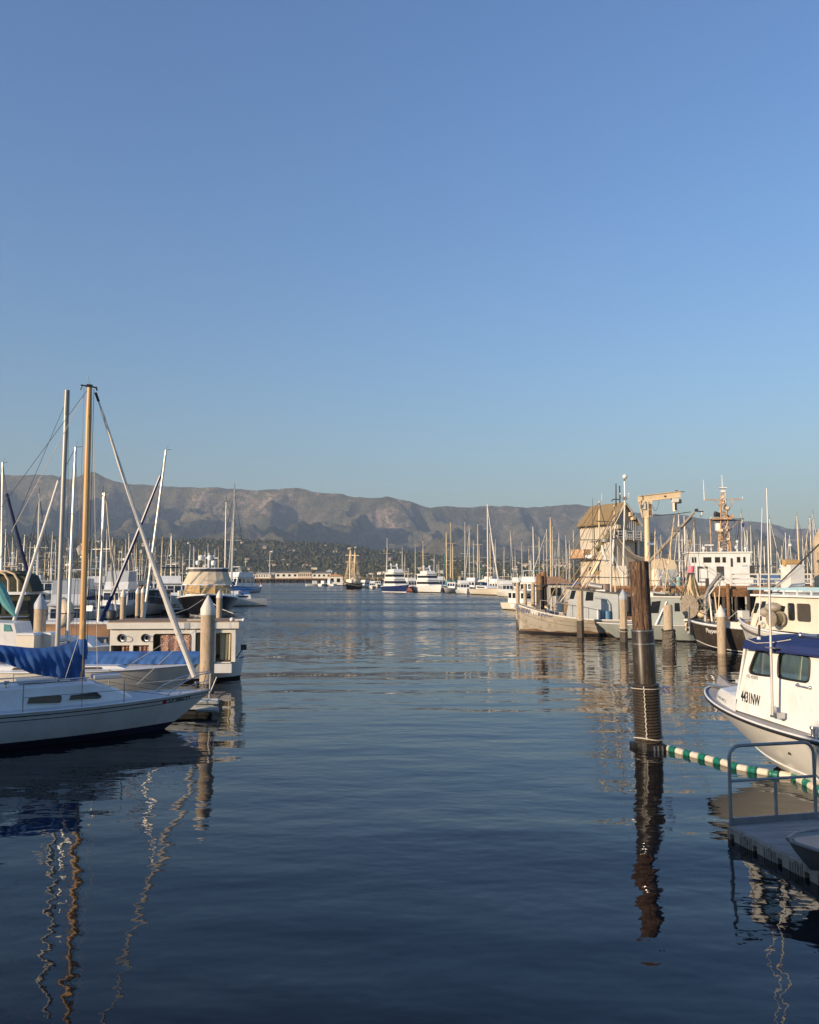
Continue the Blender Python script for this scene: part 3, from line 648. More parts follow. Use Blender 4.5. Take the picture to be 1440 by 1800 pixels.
def big_pile():
    b = G(1141, 1314); tp = P(1122.5, 987, b.y - .05); ax = (tp - b); Ln = ax.length
    t = Thing('timber_pile', 'big leaning brown timber pile in a black plastic sleeve, nearest of all piles', 'pile', b)
    t.o.rotation_mode = 'QUATERNION'; t.o.rotation_quaternion = Vector((0, 0, 1)).rotation_difference(ax)
    zs = (P(1128, 1106, b.y) - b).length; zc = (P(1135, 1200, b.y) - b).length
    m = bpy.data.materials.new('creosoted_timber'); m.use_nodes = True; n = m.node_tree.nodes; l = m.node_tree.links; bs = n['Principled BSDF']; bs.inputs['Roughness'].default_value = .85
    tc = n.new('ShaderNodeTexCoord')
    def ns(st, sc, det=8, ro=.65):
        mp = n.new('ShaderNodeMapping'); mp.inputs['Scale'].default_value = st; l.new(tc.outputs['Object'], mp.inputs[0]); x = n.new('ShaderNodeTexNoise'); x.inputs['Scale'].default_value = sc; x.inputs['Detail'].default_value = det; x.inputs['Roughness'].default_value = ro
        l.new(mp.outputs[0], x.inputs['Vector']); return x.outputs['Fac']
    grain = ns((7, 7, .8), 4); cr = n.new('ShaderNodeValToRGB'); e = cr.color_ramp.elements
    e[0].position = .36; e[0].color = (.022, .012, .008, 1); e[1].position = .68; e[1].color = (.25, .15, .085, 1); x = e.new(.5); x.color = (.095, .052, .030, 1); l.new(grain, cr.inputs[0])
    mr = n.new('ShaderNodeMapRange'); mr.inputs['From Min'].default_value = .615; mr.inputs['From Max'].default_value = .65; l.new(ns((3, 3, 1.1), 3.2, 9, .8), mr.inputs['Value'])
    mx = n.new('ShaderNodeMix'); mx.data_type = 'RGBA'; l.new(mr.outputs[0], mx.inputs[0]); l.new(cr.outputs[0], mx.inputs[6]); mx.inputs[7].default_value = (.55, .50, .42, 1); l.new(mx.outputs[2], bs.inputs['Base Color'])
    bp = n.new('ShaderNodeBump'); bp.inputs['Distance'].default_value = .035; l.new(grain, bp.inputs['Height']); l.new(bp.outputs[0], bs.inputs['Normal'])
    r = .205; rows = []; N = 48
    crack = [rng.uniform(0, 2 * PI) for _ in range(7)]
    for i in range(60):
        z = zs - .3 + (Ln - zs + .3) * i / 59; q = []
        for j in range(N):
            a = 2 * PI * j / N; rr = r * (1 + .018 * math.sin(3 * a + 1) + .012 * math.sin(7 * a + z)) + rng.uniform(-.0025, .0025)
            for c in crack:
                d = abs((a - c - .12 * math.sin(z * 2 + c) + PI) % (2 * PI) - PI)
                if d < .08: rr -= .016 * (1 - d / .08)
            if i == 59: rr -= .008
            q.append((rr * math.cos(a), rr * math.sin(a), z))
        rows.append(q)
    mb = MB(); mb.loft(rows, True); mb.add([(0, 0, Ln + .012)] + rows[-1], [(0, 1 + j, 1 + (j + 1) % N) for j in range(N)])
    t.part('timber_top', mb, m, smooth=True)
    sl_ = mat('black_pipe_sleeve', (.032, .025, .018), .38, .3, 4, stretch=(3, 3, .5), col2=(.11, .08, .05), fac2=.40, spec=.35)
    t.part('smooth_sleeve', MB().lathe([(.232, zc - .5), (.232, zs - .01), (.225, zs)], 40), sl_, smooth=True)
    pr = []; nr = 21; z0 = .05
    for i in range(nr):
        a = z0 + (zc - z0) * i / nr; h = (zc - z0) / nr
        for f, k in ((0, 0), (.12, .7), (.3, 1), (.6, 1), (.8, .7), (.92, 0)): pr.append((.262 + .034 * k, a + h * f))
    t.part('corrugated_sleeve', MB().lathe([(.262, -1.5)] + pr + [(.235, zc)], 40), mat('black_corrugated_pipe', (.050, .040, .030), .34, .35, 5, stretch=(3, 3, .6), col2=(.12, .09, .06), fac2=.38), smooth=True)
    for z, rad in ((zs - .02, .243), (zs - .30, .243)):
        t.part('steel_band', MB().lathe([(rad, z - .012), (rad, z + .012)], 32, cap=False), STEEL, smooth=True)
    def hoop(z, rad, wob=.01): return [(rad * math.cos(a), rad * math.sin(a), z + wob * math.sin(2 * a)) for a in np.arange(24) * PI / 12]
    t.part('rope_loop', MB().tube(hoop(zc - .10, .305), .010, 5, close=True), ROPE); t.part('rope_loop', MB().tube(hoop(.22, .305, .03), .013, 5, close=True), ROPE)
    t.part('hanging_line', MB().tube([(.19, -.16, zs + .1), (.245, -.05, zs - .8), (.25, -.05, zc + .02)], .006, 4), STEEL)
    a0 = -1.95; t.part('chain_line', MB().tube([(.305 * math.cos(a0 + .04 * math.sin(k * 2.3)), .305 * math.sin(a0 + .04 * math.sin(k * 2.3)), .22 + k * (zc - .25) / 30) for k in range(31)], [.010 + .007 * (k % 2) for k in range(31)], 5), ROPE)
    pts = [(.29, -.08, zc - .12)]
    for k in range(1, 24): pts.append((.30 + .18 * abs(math.sin(k * .7)), -.1 + .05 * math.cos(k * 1.3), zc - .15 + .09 * math.sin(k * 1.9)))
    t.part('blue_twine', MB().tube(pts, .004, 4), mat('blue_twine', (.03, .035, .25), .8))
    t.part('float_collar', MB().box(-.36, .0, -.10, .22, -.05, .10).box(-.12, .26, -.35, -.20, -.06, .12).lathe([(.285, -.1), (.29, .10), (.28, .12)], 16), DARK)
    t.part('collar_bolt', MB().box(.0, .03, -.37, -.345, -.02, .10).box(.08, .11, -.37, -.345, -.02, .10).box(.17, .2, -.37, -.345, -.02, .10), STEEL)
    return b
PILE = big_pile()

def lane_floats():
    ctrl = [G(1163, 1316), G(1200, 1326), G(1240, 1336), G(1300, 1352), G(1350, 1362), G(1400, 1371), G(1440, 1392), G(1480, 1412), G(1540, 1424)]
    t = Thing('float_line', 'line of white and green plastic floats from the big pile to the gangway', 'float line', (ctrl[0].x, ctrl[0].y, 0))
    pts = [];
    for a, b in zip(ctrl, ctrl[1:]):
        for k in range(30): pts.append(a.lerp(b, k / 30))
    pts = [p + Vector((0, .04 * math.sin(i * .045), 0)) for i, p in enumerate(pts)]
    d = [0]
    for a, b in zip(pts, pts[1:]): d.append(d[-1] + (b - a).length)
    def at(s):
        i = min(len(pts) - 2, max(0, int(np.searchsorted(d, s)) - 1)); f = (s - d[i]) / max(1e-6, d[i + 1] - d[i]); return pts[i].lerp(pts[i + 1], f), (pts[i + 1] - pts[i])
    r = .072; me = {}
    for nm, w, m in (('w', .22, WHITEP), ('g', .165, GREENP)):
        prof = [(r * .6, -w / 2), (r * .95, -w / 2 + .015), (r, -w / 2 + .04), (r, w / 2 - .04), (r * .95, w / 2 - .015), (r * .6, w / 2)]
        if nm == 'g': prof = [(r * .55, -w / 2), (r * 1.05, -w / 2 + .012), (r * 1.05, -.03), (r * .82, -.02), (r * .82, .0), (r * 1.05, .01), (r * 1.05, w / 2 - .012), (r * .55, w / 2)]
        me[nm] = MB().lathe(prof, 14).mesh('float', m, True)
    s = .03; k = 0
    while s < d[-1] - .2:
        nm = 'wg'[k % 2]; w = (.22, .165)[k % 2]; p, tg = at(s + w / 2); o = bpy.data.objects.new('float', me[nm]); COL.objects.link(o); o.parent = t.o
        o.rotation_mode = 'QUATERNION'; o.rotation_quaternion = Vector((0, 0, 1)).rotation_difference((tg.normalized() + Vector((0, 0, random.uniform(-.06, .06)))).normalized())
        o.location = p - t.loc + Vector((0, 0, .035 + random.uniform(-.008, .008)))
        if k < 2: o['label'] = ('white plastic float', 'green plastic float')[k]
        s += w + .012; k += 1
    t.part('line', MB().tube([p - t.loc + Vector((0, 0, .03)) for p in pts[::10]], .008, 5), ROPED)
    t.part('tie', MB().tube([(-.28, .05, .22), (-.15, -.05, .26), (0, 0, .06)], .012, 5), ROPE)
lane_floats()

def near_dock():
    c = G(1281, 1450, .19); x0, y1 = c.x, c.y; y0 = 1.5; x1 = x0 + 5.0; zt = .19
    t = Thing('floating_dock', 'grey plastic floating dock with a bent pipe rail at lower right', 'dock', (x0, y1, 0), R(12.6)); w = x1 - x0; t.o.location = Vector((x0 + w / 2 * math.cos(R(12.6)), y1 + w / 2 * math.sin(R(12.6)), 0)); oy = y1
    w = x1 - x0; pw = .30; n = int((y1 - y0) / pw)
    pl = MB(); pl.box(-w / 2, w / 2, .006, pw - .006, zt - .045, zt)
    for k in range(6): pl.box(-w / 2, w / 2, .02 + k * .045, .024 + k * .045, zt, zt + .004)
    pm = pl.mesh('plank', DOCKP)
    for i in range(n):
        o = bpy.data.objects.new('plank', pm); COL.objects.link(o); o.parent = t.o; o.location = (0, y1 - oy - (i + 1) * pw, random.uniform(-.003, .003))
    fl = MB(); b = .5
    fl.box(0, .5, .01, b * .70, -.32, zt - .05)
    for k in range(5): fl.box(-.014, .0, .03 + k * .048, .045 + k * .048, -.2, zt - .07)
    fl.box(.07, .5, b * .70, b * .99, -.32, zt - .05); fl.box(0, .07, b * .705, b * .76, -.32, zt - .05); fl.box(0, .07, b * .94, b * .99, -.32, zt - .05)
    fl.box(.0, .07, b * .76, b * .94, zt - .11, zt - .05); fl.box(.0, .07, b * .76, b * .85, -.32, -.02)
    fm = fl.mesh('float_block', DOCKS)
    for i in range(int((y1 - y0) / b)):
        o = bpy.data.objects.new('float_block', fm); COL.objects.link(o); o.parent = t.o; o.location = (-w / 2, y1 - oy - (i + 1) * b, 0)
    t.part('edge_board', MB().box(-w / 2, w / 2, y1 - oy + .002, y1 - oy + .03, -.1, zt - .04), DOCKS)
    t.part('toe_board', MB().box(-w / 2 + .04, w / 2, y1 - oy - .05, y1 - oy - .01, zt + .006, zt + .10), GALV)
    # rail
    yl = y1 - oy - .03; h = 1.08; xa = -w / 2 + .02; xb = xa + 1.36
    def arc(cx, cz, r, a0, a1, n=7): return [(cx + r * math.cos(R(a0 + (a1 - a0) * i / n)), yl, cz + r * math.sin(R(a0 + (a1 - a0) * i / n))) for i in range(n + 1)]
    zb = zt; pts = [(xa, yl, zb)] + arc(xa + .17, zb + h - .17, .17, 180, 90) + arc(xb - .17, zb + h - .17 + .0, .17, 90, 0) + [(xb, yl, zb)]
    t.part('top_rail', MB().tube(pts, .024, 10), GALV, smooth=True)
    t.part('mid_rail', MB().tube([(xa, yl, zb + .60), (xb, yl, zb + .60)], .021, 8), GALV, smooth=True)
    t.part('post', MB().tube([(xa + .72, yl, zb + .01), (xa + .72, yl, zb + .60)], .022, 8), GALV, smooth=True)
    t.part('post_flange', MB().lathe([(.05, 0), (.05, .03)], 10, (xa, yl, zt + .008)).lathe([(.05, 0), (.05, .03)], 10, (xb, yl, zt + .008)), GALV)
    # dinghy moored alongside, its blunt bow at the dock edge
    a = G(1408, 1490, .53); d = Thing('dinghy', 'small grey aluminium skiff with mauve seat lying on the floating dock', 'dinghy', (a.x + 1.5, a.y + .12, zt + .012), R(176))
    Hd = Hull(3.1, 1.35, .34, .27, .27, .0, .95, .5, .25, .45, .25, 3.2, .8)
    mb = MB(); rows = []
    for sg in (1, -1):
        r1 = []; r2 = []
        for i in range(15):
            tt = i / 14; p = [Hd.pt(tt, k) for k in (0.02, .3, .65, 1)]; r1.append([(x - 1.55, y * sg, z) for x, y, z in p]); r2.append([(x - 1.55 - (.015 if i > 12 else 0), max(0, y - .012) * sg, z + .006) for x, y, z in p])
        mb.loft(r1, False, 0, sg > 0); mb.loft(r2, False, 0, sg < 0)
    mb.loft([[(p[0] - 1.55, p[1], p[2]) for p in (Hd.pt(0, k) for k in (.02, .5, 1))], [(p[0] - 1.55, -p[1], p[2]) for p in (Hd.pt(0, k) for k in (.02, .5, 1))]])
    d.part('hull', mb, DINGHYM, smooth=True)
    for sg in (1, -1): d.part('gunwale', MB().tube([(x - 1.55, y, z) for x, y, z in Hd.line(0, .0, sg, 0, .995, 16)], .024, 7), DINGHYM, smooth=True)
    for x in (-.9, 0, .75): d.part('seat', MB().box(x - .13, x + .13, -.56, .56, .19, .22), LILAC)
    d.part('bow_plate', MB().add([(1.0, -.40, .30), (1.0, .40, .30), (1.45, .12, .33), (1.45, -.12, .33), (1.0, -.40, .28), (1.0, .40, .28), (1.45, .12, .31), (1.45, -.12, .31)], [(0, 3, 2, 1), (4, 5, 6, 7), (0, 1, 5, 4), (2, 3, 7, 6)]), DINGHYM)
near_dock()

# ================================================================ GENERIC BOAT PARTS
def boom_cover(mb, xa, xb, ztop, zbot, wid, folds=.03, n=40, k=9, y0=0.0, m=0):
    """cloth draped over a boom: ztop, zbot, wid functions of u in 0..1"""
    rows = []
    for i in range(n + 1):
        u = i / n; x = xa + (xb - xa) * u; zt, zb, w = ztop(u), zbot(u), wid(u); r = []
        for sg in (1, -1):
            for j in range(k):
                v = j / (k - 1) if sg > 0 else 1 - j / (k - 1)
                f = folds * (math.sin(u * 46 + 3.5 * v + 2.1 * math.sin(u * 9)) * .5 + math.sin(u * 21 - 5 * v + 1) * .6 + .5 * math.sin(u * 90 + v * 7)) * (.25 + v)
                y = w * (math.sin(min(1, v * 2.1) * PI / 2)) * (1 - .35 * v) + f
                r.append((x + f * .6, y0 + max(.012, y) * sg, zt + (zb - zt) * v))
        rows.append(r)
    mb.loft(rows, True, m)
    mb.add(rows[0], [tuple(range(len(rows[0])))], m); mb.add(rows[-1], [tuple(reversed(range(len(rows[0]))))], m)
    return mb

# ================================================================ NEAR SAILBOAT (left)
def near_sailboat():
    bow = P(370, 1212, 20.7); rot = R(31); Ln = 7.6
    t = Thing('sailboat', 'white sailboat with blue sail cover and tan mast coloured sun-gold, nearest boat at left', 'sailboat', (bow.x - Ln * math.cos(rot), bow.y - Ln * math.sin(rot), 0), rot)
    H = Hull(Ln, 2.45, bow.z - .01, .80, .82, .35, .62, .42, 1.15, .95, .34, 2.1)
    t.part('hull', H.shell(MB(), 26, 12, .16), [WHITE, mat('navy_antifouling', (.018, .02, .045), .7, .2, 3)], smooth=True)
    t.part('deck', H.deck(MB(), 24, .02, .01, .05), mat('grey_nonskid_deck', (.50, .52, .54), .8, .08, 20), smooth=True)
    for sg in (1, -1):
        t.part('toe_rail', MB().tube(H.line(-.01, .0, sg, 0, 1), .018, 6), WHITE); t.part('rub_stripe', H.strip(MB(), .055, .078, sg), DARKM); t.part('cove_stripe', H.strip(MB(), .15, .166, sg), DARKM)
    # cabin trunk, side plane at y=-0.62
    ys = -.60
    zd = .83
    f0 = t.on(238, 1222, ys); f1 = t.on(160, 1197, ys * .8); bk = t.on(18, 1203, ys)
    xf, xr, zr = f0.x, f1.x, f1.z
    xb = min(bk.x, xr - 2.4)
    def trunk(x):   # height of the roof edge, half width
        if x > xr: q = (xf - x) / (xf - xr); return zd + (zr - .04 - zd) * max(0, q) ** .8, .34 + .26 * q
        return zr - .04, .60 + .12 * (xr - x) / (xr - xb)
    rows = []
    for i in range(22):
        x = xf - (xf - xb) * i / 21; z, w = trunk(x); rows.append([(x, w + .07, zd - .06), (x, w + .05, zd + .01), (x, w, z - .02), (x, w - .05, z), (x, w * .5, z + .035), (x, 0, z + .045), (x, -w * .5, z + .035), (x, -w + .05, z), (x, -w, z - .02), (x, -w - .05, zd + .01), (x, -w - .07, zd - .06)])
    mb = MB().loft(rows, False, 0, True); mb.add(rows[-1], [tuple(range(11))]); mb.add(rows[0], [tuple(reversed(range(11)))])
    t.part('cabin_trunk', mb, WHITE, smooth=True)
    def side_y(x, z): zz, w = trunk(x); q = max(0, min(1, (z - zd) / max(.05, zz - zd))); return w + .05 - .05 * q
    for pts in ([(47, 1236), (50, 1226), (105, 1221), (108, 1224), (107, 1232), (104, 1235)], [(121, 1230), (124, 1222), (170, 1217), (179, 1224), (178, 1227), (172, 1228)]):
        pl = [t.on(a, b, -(.60 + .04)) for a, b in pts]; cxm = sum(p.x for p in pl) / 6; czm = sum(p.z for p in pl) / 6
        for nm, sc, out, mm in (('window_frame', 1.12, .030, WHITE), ('window', 1.0, .042, TAPE)):
            q = [((p.x - cxm) * sc + cxm, (p.z - czm) * (sc + (.12 if sc > 1 else 0)) + czm) for p in pl]
            for sg in (1, -1):
                vs = [(x, sg * (side_y(x, z) + out), z) for x, z in q] + [(x, sg * (side_y(x, z) - .03), z) for x, z in q]
                t.part(nm, MB().add(vs, [tuple(range(6)), tuple(reversed(range(6, 12)))] + [(i, (i + 1) % 6, (i + 1) % 6 + 6, i + 6) for i in range(6)]), mm)
    zz = zr + .01; mx = t.on(143, 1190, 0).x
    t.part('sliding_hatch', MB().box(mx - 1.35, mx - .55, -.3, .3, zz, zz + .06).box(mx - .5, mx - .30, -.34, .34, zz, zz + .045), WHITE)
    t.part('foredeck_hatch', MB().box(mx + .25, mx + .85, -.26, .26, zz - .02, zz + .07), CAPG)
    for sg in (1, -1): t.part('handrail', MB().tube([(mx - 1.9, sg * .42, zz + .05), (mx + .1, sg * .40, zz + .06)], .016, 6).box(mx - 1.85, mx - 1.80, sg * .42 - .01, sg * .42 + .01, zz - .03, zz + .05).box(mx - .9, mx - .85, sg * .41 - .01, sg * .41 + .01, zz - .03, zz + .05).box(mx, mx + .05, sg * .40 - .01, sg * .40 + .01, zz - .03, zz + .05), CAPG)
    # mast
    mt = t.on(157.5, 680, 0); mt.y = 0; m0 = Vector((mx, 0, zz))
    mast = t.part('mast', MB().tube([m0, m0.lerp(mt, .9), mt], [.074, .068, .055], 12), GOLDM, smooth=True)
    top = mt
    t.part('masthead_gear', MB().beam(top + Vector((-.2, 0, .02)), top + Vector((.17, 0, .0)), .03, .03).tube([top, top + Vector((-.03, 0, .28))], .005, 4).tube([top + Vector((-.16, 0, .02)), top + Vector((-.2, 0, -.1))], .012, 4).box(top.x - .07, top.x + .06, -.06, .06, top.z - .01, top.z + .05).tube([top + Vector((.15, 0, 0)), top + Vector((.17, 0, -.07))], .02, 5), DARKM)
    t.part('halyard', MB().tube([top + Vector((.10, 0, -.05)), m0 + Vector((.11, 0, .4))], .006, 4).tube([top + Vector((-.12, 0, -.05)), m0 + Vector((-.13, .05, .8))], .005, 4), DARKM)
    sp = t.on(143, 955, 0); sp.y = 0
    t.part('flag', MB().loft([[(sp.x - .02, .03, sp.z), (sp.x - .10, .06, sp.z - .12), (sp.x - .05, .05, sp.z - .28)], [(sp.x + .12, .0, sp.z - .02), (sp.x + .06, .03, sp.z - .14), (sp.x + .07, .01, sp.z - .24)]]), SAIL)
    # furled jib on the forestay
    j0 = t.on(346, 1200, 0); j0.y = 0; j1 = t.on(168, 690, 0); j1.y = 0
    n = 26; pts = []; rr = []
    for i in range(n + 1):
        u = i / n; p = j0.lerp(j1, .02 + .93 * u); p.x += -.04 * math.sin(PI * u); p.z -= .03 * math.sin(PI * u); pts.append(p); rr.append((.066 + .024 * math.sin(PI * min(1, u * 1.9)) - .034 * u) * (1 + .07 * math.sin(i * 2.2)))
    rr[-1] = .025
    t.part('furled_jib', MB().tube(pts, rr, 9), SAIL, smooth=True)
    t.part('forestay', MB().tube([pts[-1], j1], .020, 6), ALU); t.part('stay_cap', MB().tube([j1 + (pts[-1] - j1).normalized() * .22, j1], .032, 6), DARK)
    t.part('furling_drum', MB().lathe([(.02, -.14), (.07, -.13), (.07, -.09), (.03, -.08), (.03, -.02), (.07, -.01), (.06, .03)], 12, (j0.x, 0, j0.z)), DARKM, smooth=True)
    wq = pts[10]; t.part('wrap_line', MB().tube([(wq.x + .064 * math.cos(a), .064 * math.sin(a), wq.z + .02 * math.cos(a)) for a in np.arange(8) * PI / 4], .008, 4, close=True), ROPED)
    # boom and cover
    top_px = [(148, 1117), (140, 1124), (125, 1130), (105, 1136), (75, 1140), (50, 1139), (20, 1136), (0, 1134), (-60, 1132)]
    bot_px = [(146, 1196), (138, 1196), (122, 1194), (100, 1191), (75, 1188), (50, 1182), (25, 1172), (0, 1163), (-60, 1150)]
    tp = [t.on(a, b, -.1) for a, b in top_px]; bt = [t.on(a, b, -.16) for a, b in bot_px]
    xs = [-p.x for p in tp]; zt = [p.z for p in tp]; xs2 = [-p.x for p in bt]; zb = [p.z for p in bt]; xa, xe = mx + .06, tp[-1].x
    fx = lambda u: -(xa + (xe - xa) * u)
    t.part('sail_cover', boom_cover(MB(), xa, xe, lambda u: float(np.interp(fx(u), xs, zt)), lambda u: float(np.interp(fx(u), xs2, zb)), lambda u: .10 + .16 * math.sin(min(1, u * 2.2) * PI / 2), .032, 90, 12), BLUECLOTH, smooth=True)
    t.part('cover_collar', MB().lathe([(.11, -.42), (.13, -.25), (.105, -.02), (.078, .04)], 12, (mx, 0, zt[1] - .04)), BLUECLOTH, smooth=True)
    # pulpit, stanchions, lifelines, shrouds
    ps = t.on(296, 1214, -.42); L = Ln
    def rail(zoff):
        r = []
        for sg in (-1, 1):
            seg = [(L - 1.25, sg * .52, .82), (L - 1.05, sg * .47, .98 + zoff), (L - .7, sg * .34, 1.15 + zoff), (L - .30, sg * .20, 1.27 + zoff), (L - .04, sg * .10, 1.29 + zoff)]
            r += seg if sg < 0 else seg[::-1]
        return r
    t.part('pulpit', MB().tube(rail(0), .013, 6), STEEL, smooth=True); t.part('pulpit', MB().tube([(L - .95, -.44, .82), (L - .75, -.36, .98), (L - .45, -.25, 1.06), (L - .1, -.12, 1.10)], .010, 6).tube([(L - .18, -.12, .84), (L - .08, -.1, 1.28)], .011, 6).tube([(L - .18, .12, .84), (L - .08, .1, 1.28)], .011, 6), STEEL, smooth=True)
    st = []
    for px, yb, yt in ((218, 1229, 1178), (40, 1245, 1195)):
        b_ = t.on(px, yb, -.86 if px > 100 else -1.05); b_.z = .78; tt_ = Vector((b_.x, b_.y, b_.z + .62)); st.append((b_, tt_))
        for sg in (1, -1): t.part('stanchion', MB().tube([(b_.x, abs(b_.y) * sg, b_.z - .03), (b_.x, abs(b_.y) * sg, b_.z + .62)], .013, 6), GALV)
    for sg in (1, -1):
        for dz in (0, -.28): t.part('lifeline', MB().tube([(L - 1.05, sg * .47, 1.0 + dz * .6), (st[0][0].x, abs(st[0][0].y) * sg, 1.38 + dz), (st[1][0].x, (abs(st[1][0].y)) * sg, 1.38 + dz)], .005, 4), DARKM)
        t.part('shroud', MB().tube([(mx - .15, sg * 1.08, .78), (mx - .02, sg * .04, top.z - .5)], .006, 4), DARKM)
    a_ = t.on(100, 830, 0); t.part('backstay', MB().tube([top, Vector((.1, 0, .8))], .006, 4), DARKM)
    for a_, b_ in (((341, 1098), (232, 1166)), ((343, 1108), (240, 1204)), ((352, 1192), (120, 1212)), ((165, 760), (171, 1178)), ((148, 1090), (100, 1238)), ((145, 700), (20, 935))): t.part('line', MB().tube([t.on(*a_, -.1), t.on(*b_, -.3)], .0065, 4), ROPE)
    t.part('winch', MB().lathe([(.06, 0), (.05, .05), (.045, .1), (.06, .13)], 10, (mx - 1.6, -.52, zr - .02)), STEEL, smooth=True)
    t.part('mooring_line', MB().tube([(Ln - .3, -.1, .86), (Ln - .1, .3, .7), (Ln - .2, 1.4, .5)], .012, 5), ROPE)
    # registration
    tm = text_mb('CF 5002 FY', .125, 0, .003); x0 = t.on(294, 1226, -.4).x; z0 = H.sheer(.9) - .145
    tm.mapv(lambda x, y, z: (x0 + x, -(H.side(x0 + x, z0 + y) + .016), z0 + y + (x) * .02)); t.part('registration_number', tm, BLACKT)
    s_ = MB().box(-.05, .05, 0, .004, -.045, .045).mapv(lambda x, y, z: (x0 - .10 + x, -(H.side(x0 - .10 + x, z0 + .03 + z) + .004 + y), z0 + .03 + z)); t.part('registration_sticker', s_, REDS)
    t.part('bow_fitting', MB().box(L - .35, L - .05, -.06, .06, H.sheer(1) - .02, H.sheer(1) + .03).tube([(L - .2, 0, H.sheer(1)), (L - .22, 0, H.sheer(1) + .09)], .02, 6), STEEL)
    return t
near_sailboat()

# blue-covered white sailboat right behind it
def second_sailboat():
    Y = 25.0; bow = P(349, 1168, Y + .6); st = P(-60, 1180, Y); rot = math.atan2(bow.y - st.y, bow.x - st.x); Ln = (bow - st).length
    t = Thing('sailboat', 'white sunlit sailboat with long blue boom cover, moored behind the nearest sailboat', 'sailboat', (bow.x - Ln * math.cos(rot), bow.y - Ln * math.sin(rot), 0), rot)
    H = Hull(Ln, 2.5, 1.0, .92, .92, .35, .7, .45, .9, .9, .32, 2.1)
    t.part('hull', H.shell(MB(), 22, 10, .1), [WHITE2, BOTTOM], smooth=True); t.part('deck', H.deck(MB(), 20, .02, .01), WHITE, smooth=True)
    for sg in (1, -1): t.part('rub_rail', MB().tube(H.line(.02, .01, sg), .02, 6), WHITE)
    t.part('cabin_trunk', MB().prism([(1.2, .9), (5.0, .9), (4.6, 1.02), (1.2, 1.04)], -.7, .7), WHITE)
    for k in range(3): t.part('window', MB().prism([(1.6 + k * 1.0, .935), (2.2 + k * 1.0, .935), (2.15 + k, .995), (1.65 + k, .995)], -.715, .715), TAPE)
    a = t.on(150, 1166, -.1); b = t.on(350, 1172, -.1)
    t.part('boom_cover', boom_cover(MB(), a.x, b.x, lambda u: 1.40 - .02 * u, lambda u: 1.02 - .02 * u, lambda u: .20, .018, 60, 9), BLUECLOTH, smooth=True)
    mt = t.on(118, 686, .3); mb_ = t.on(101, 1130, .3)
    t.part('mast', MB().tube([(mb_.x, .3, .95), (mb_.x + (mt.x - mb_.x) * .9, .3, mt.z - .75)], .075, 10), mat('silver_grey_mast', (.36, .35, .33), .45, .1, 3, metal=.3), smooth=True)
    t.part('mast_cap', MB().tube([(mb_.x + (mt.x - mb_.x) * .89, .3, mt.z - .8), (mt.x, .3, mt.z)], [.088, .08], 10), ALUD, smooth=True)
    t.part('stay', MB().tube([(mt.x + .05, .3, mt.z - .2), (mb_.x + .4, 0, 1)], .007, 4).tube([(mt.x, .3, mt.z - .3), (mb_.x - 2.5, -.9, 1)], .007, 4), DARKM)
    t.part('mast_step', MB().box(mb_.x - .16, mb_.x + .16, .1, .5, .9, 1.05), WHITE)
    q = t.on(97, 1020, -.2)
second_sailboat()

# leaning furled white jib at far left with its stay
def left_rig(label, pxj0, pyj0, pxj1, pyj1, mast, Y, r, m):
    """one sailboat behind: hull, mast between two photographed points and a furled headsail between two others"""
    (ma, mya, mb_, myb) = mast
    a = P(ma, mya, Y); b = P(mb_, myb, Y); rt = .15
    t = Thing('sailboat', label, 'sailboat', (b.x, Y, 0), rt)
    H = Hull(8, 2.6, 1.1, .9, .9, .3, .7, .45, .9, .9, .32, 2.1)
    def mv(mb): return mb.mapv(lambda x, y, z: (x - 4.6, y, z))
    t.part('hull', mv(H.shell(MB(), 16, 8)), [WHITE, BOTTOM], smooth=True); t.part('deck', mv(H.deck(MB(), 14, .02)), WHITE); t.part('cabin_trunk', MB().prism([(-3, .88), (1.2, .88), (.8, 1.3), (-3, 1.35)], -.8, .8), WHITE)
    for k in range(3): t.part('window', MB().prism([(-2.6 + k * 1.1, 1.02), (-1.9 + k * 1.1, 1.02), (-1.95 + k * 1.1, 1.2), (-2.55 + k * 1.1, 1.2)], -.81, .81), TAPE)
    la, lb = t.L(a), t.L(b)
    t.part('mast', MB().tube([(lb.x, lb.y, 1.2), lb, la], [.07, .07, .05], 8), ALU, smooth=True)
    sp = lb.lerp(la, .55); t.part('spreader', MB().tube([sp + Vector((0, -.8, 0)), sp + Vector((0, .8, 0))], .018, 5), ALU)
    for sg in (1, -1): t.part('shroud', MB().tube([(lb.x - .1, sg * 1.15, .9), sp + Vector((0, sg * .8, 0)), la], .006, 4), DARKM)
    j0, j1 = t.L(P(pxj0, pyj0, Y)), t.L(P(pxj1, pyj1, Y))
    pts = [j0.lerp(j1, i / 16) + Vector((0, 0, -.05 * math.sin(PI * i / 16))) for i in range(17)]
    t.part('furled_jib', MB().tube(pts, [r * (1 - .35 * i / 16) * (1 + .08 * math.sin(i * 2.1)) for i in range(17)], 8), m, smooth=True)
    t.part('forestay', MB().tube([j1, la], .012, 5), DARKM); t.part('masthead', MB().beam(la, la + Vector((.25, 0, .03)), .02, .02).tube([la, la + Vector((.1, 0, .25))], .005, 4), DARKM)
    return t
left_rig('white sailboat at far left with navy furled jib slanting down from its mast', 62, 1058, 12, 868, (5, 813, 2, 1040), 42, .11, NAVYCLOTH)
left_rig('white sailboat with leaning bare mast and furled navy sail crossing the white jib', 178, 1092, 282, 836, (292, 791, 253, 1085), 40, .10, NAVY)
left_rig('white sailboat whose thick pale furled jib slants behind the far left boom cover', 12, 1130, 103, 845, (133, 786, 122, 1050), 33, .085, SAIL)

left_rig('white sailboat with thick grey-tan mast just right of the golden mast', 205, 1085, 187, 880, (184, 866, 173, 1092), 45, .05, TANCLOTH)

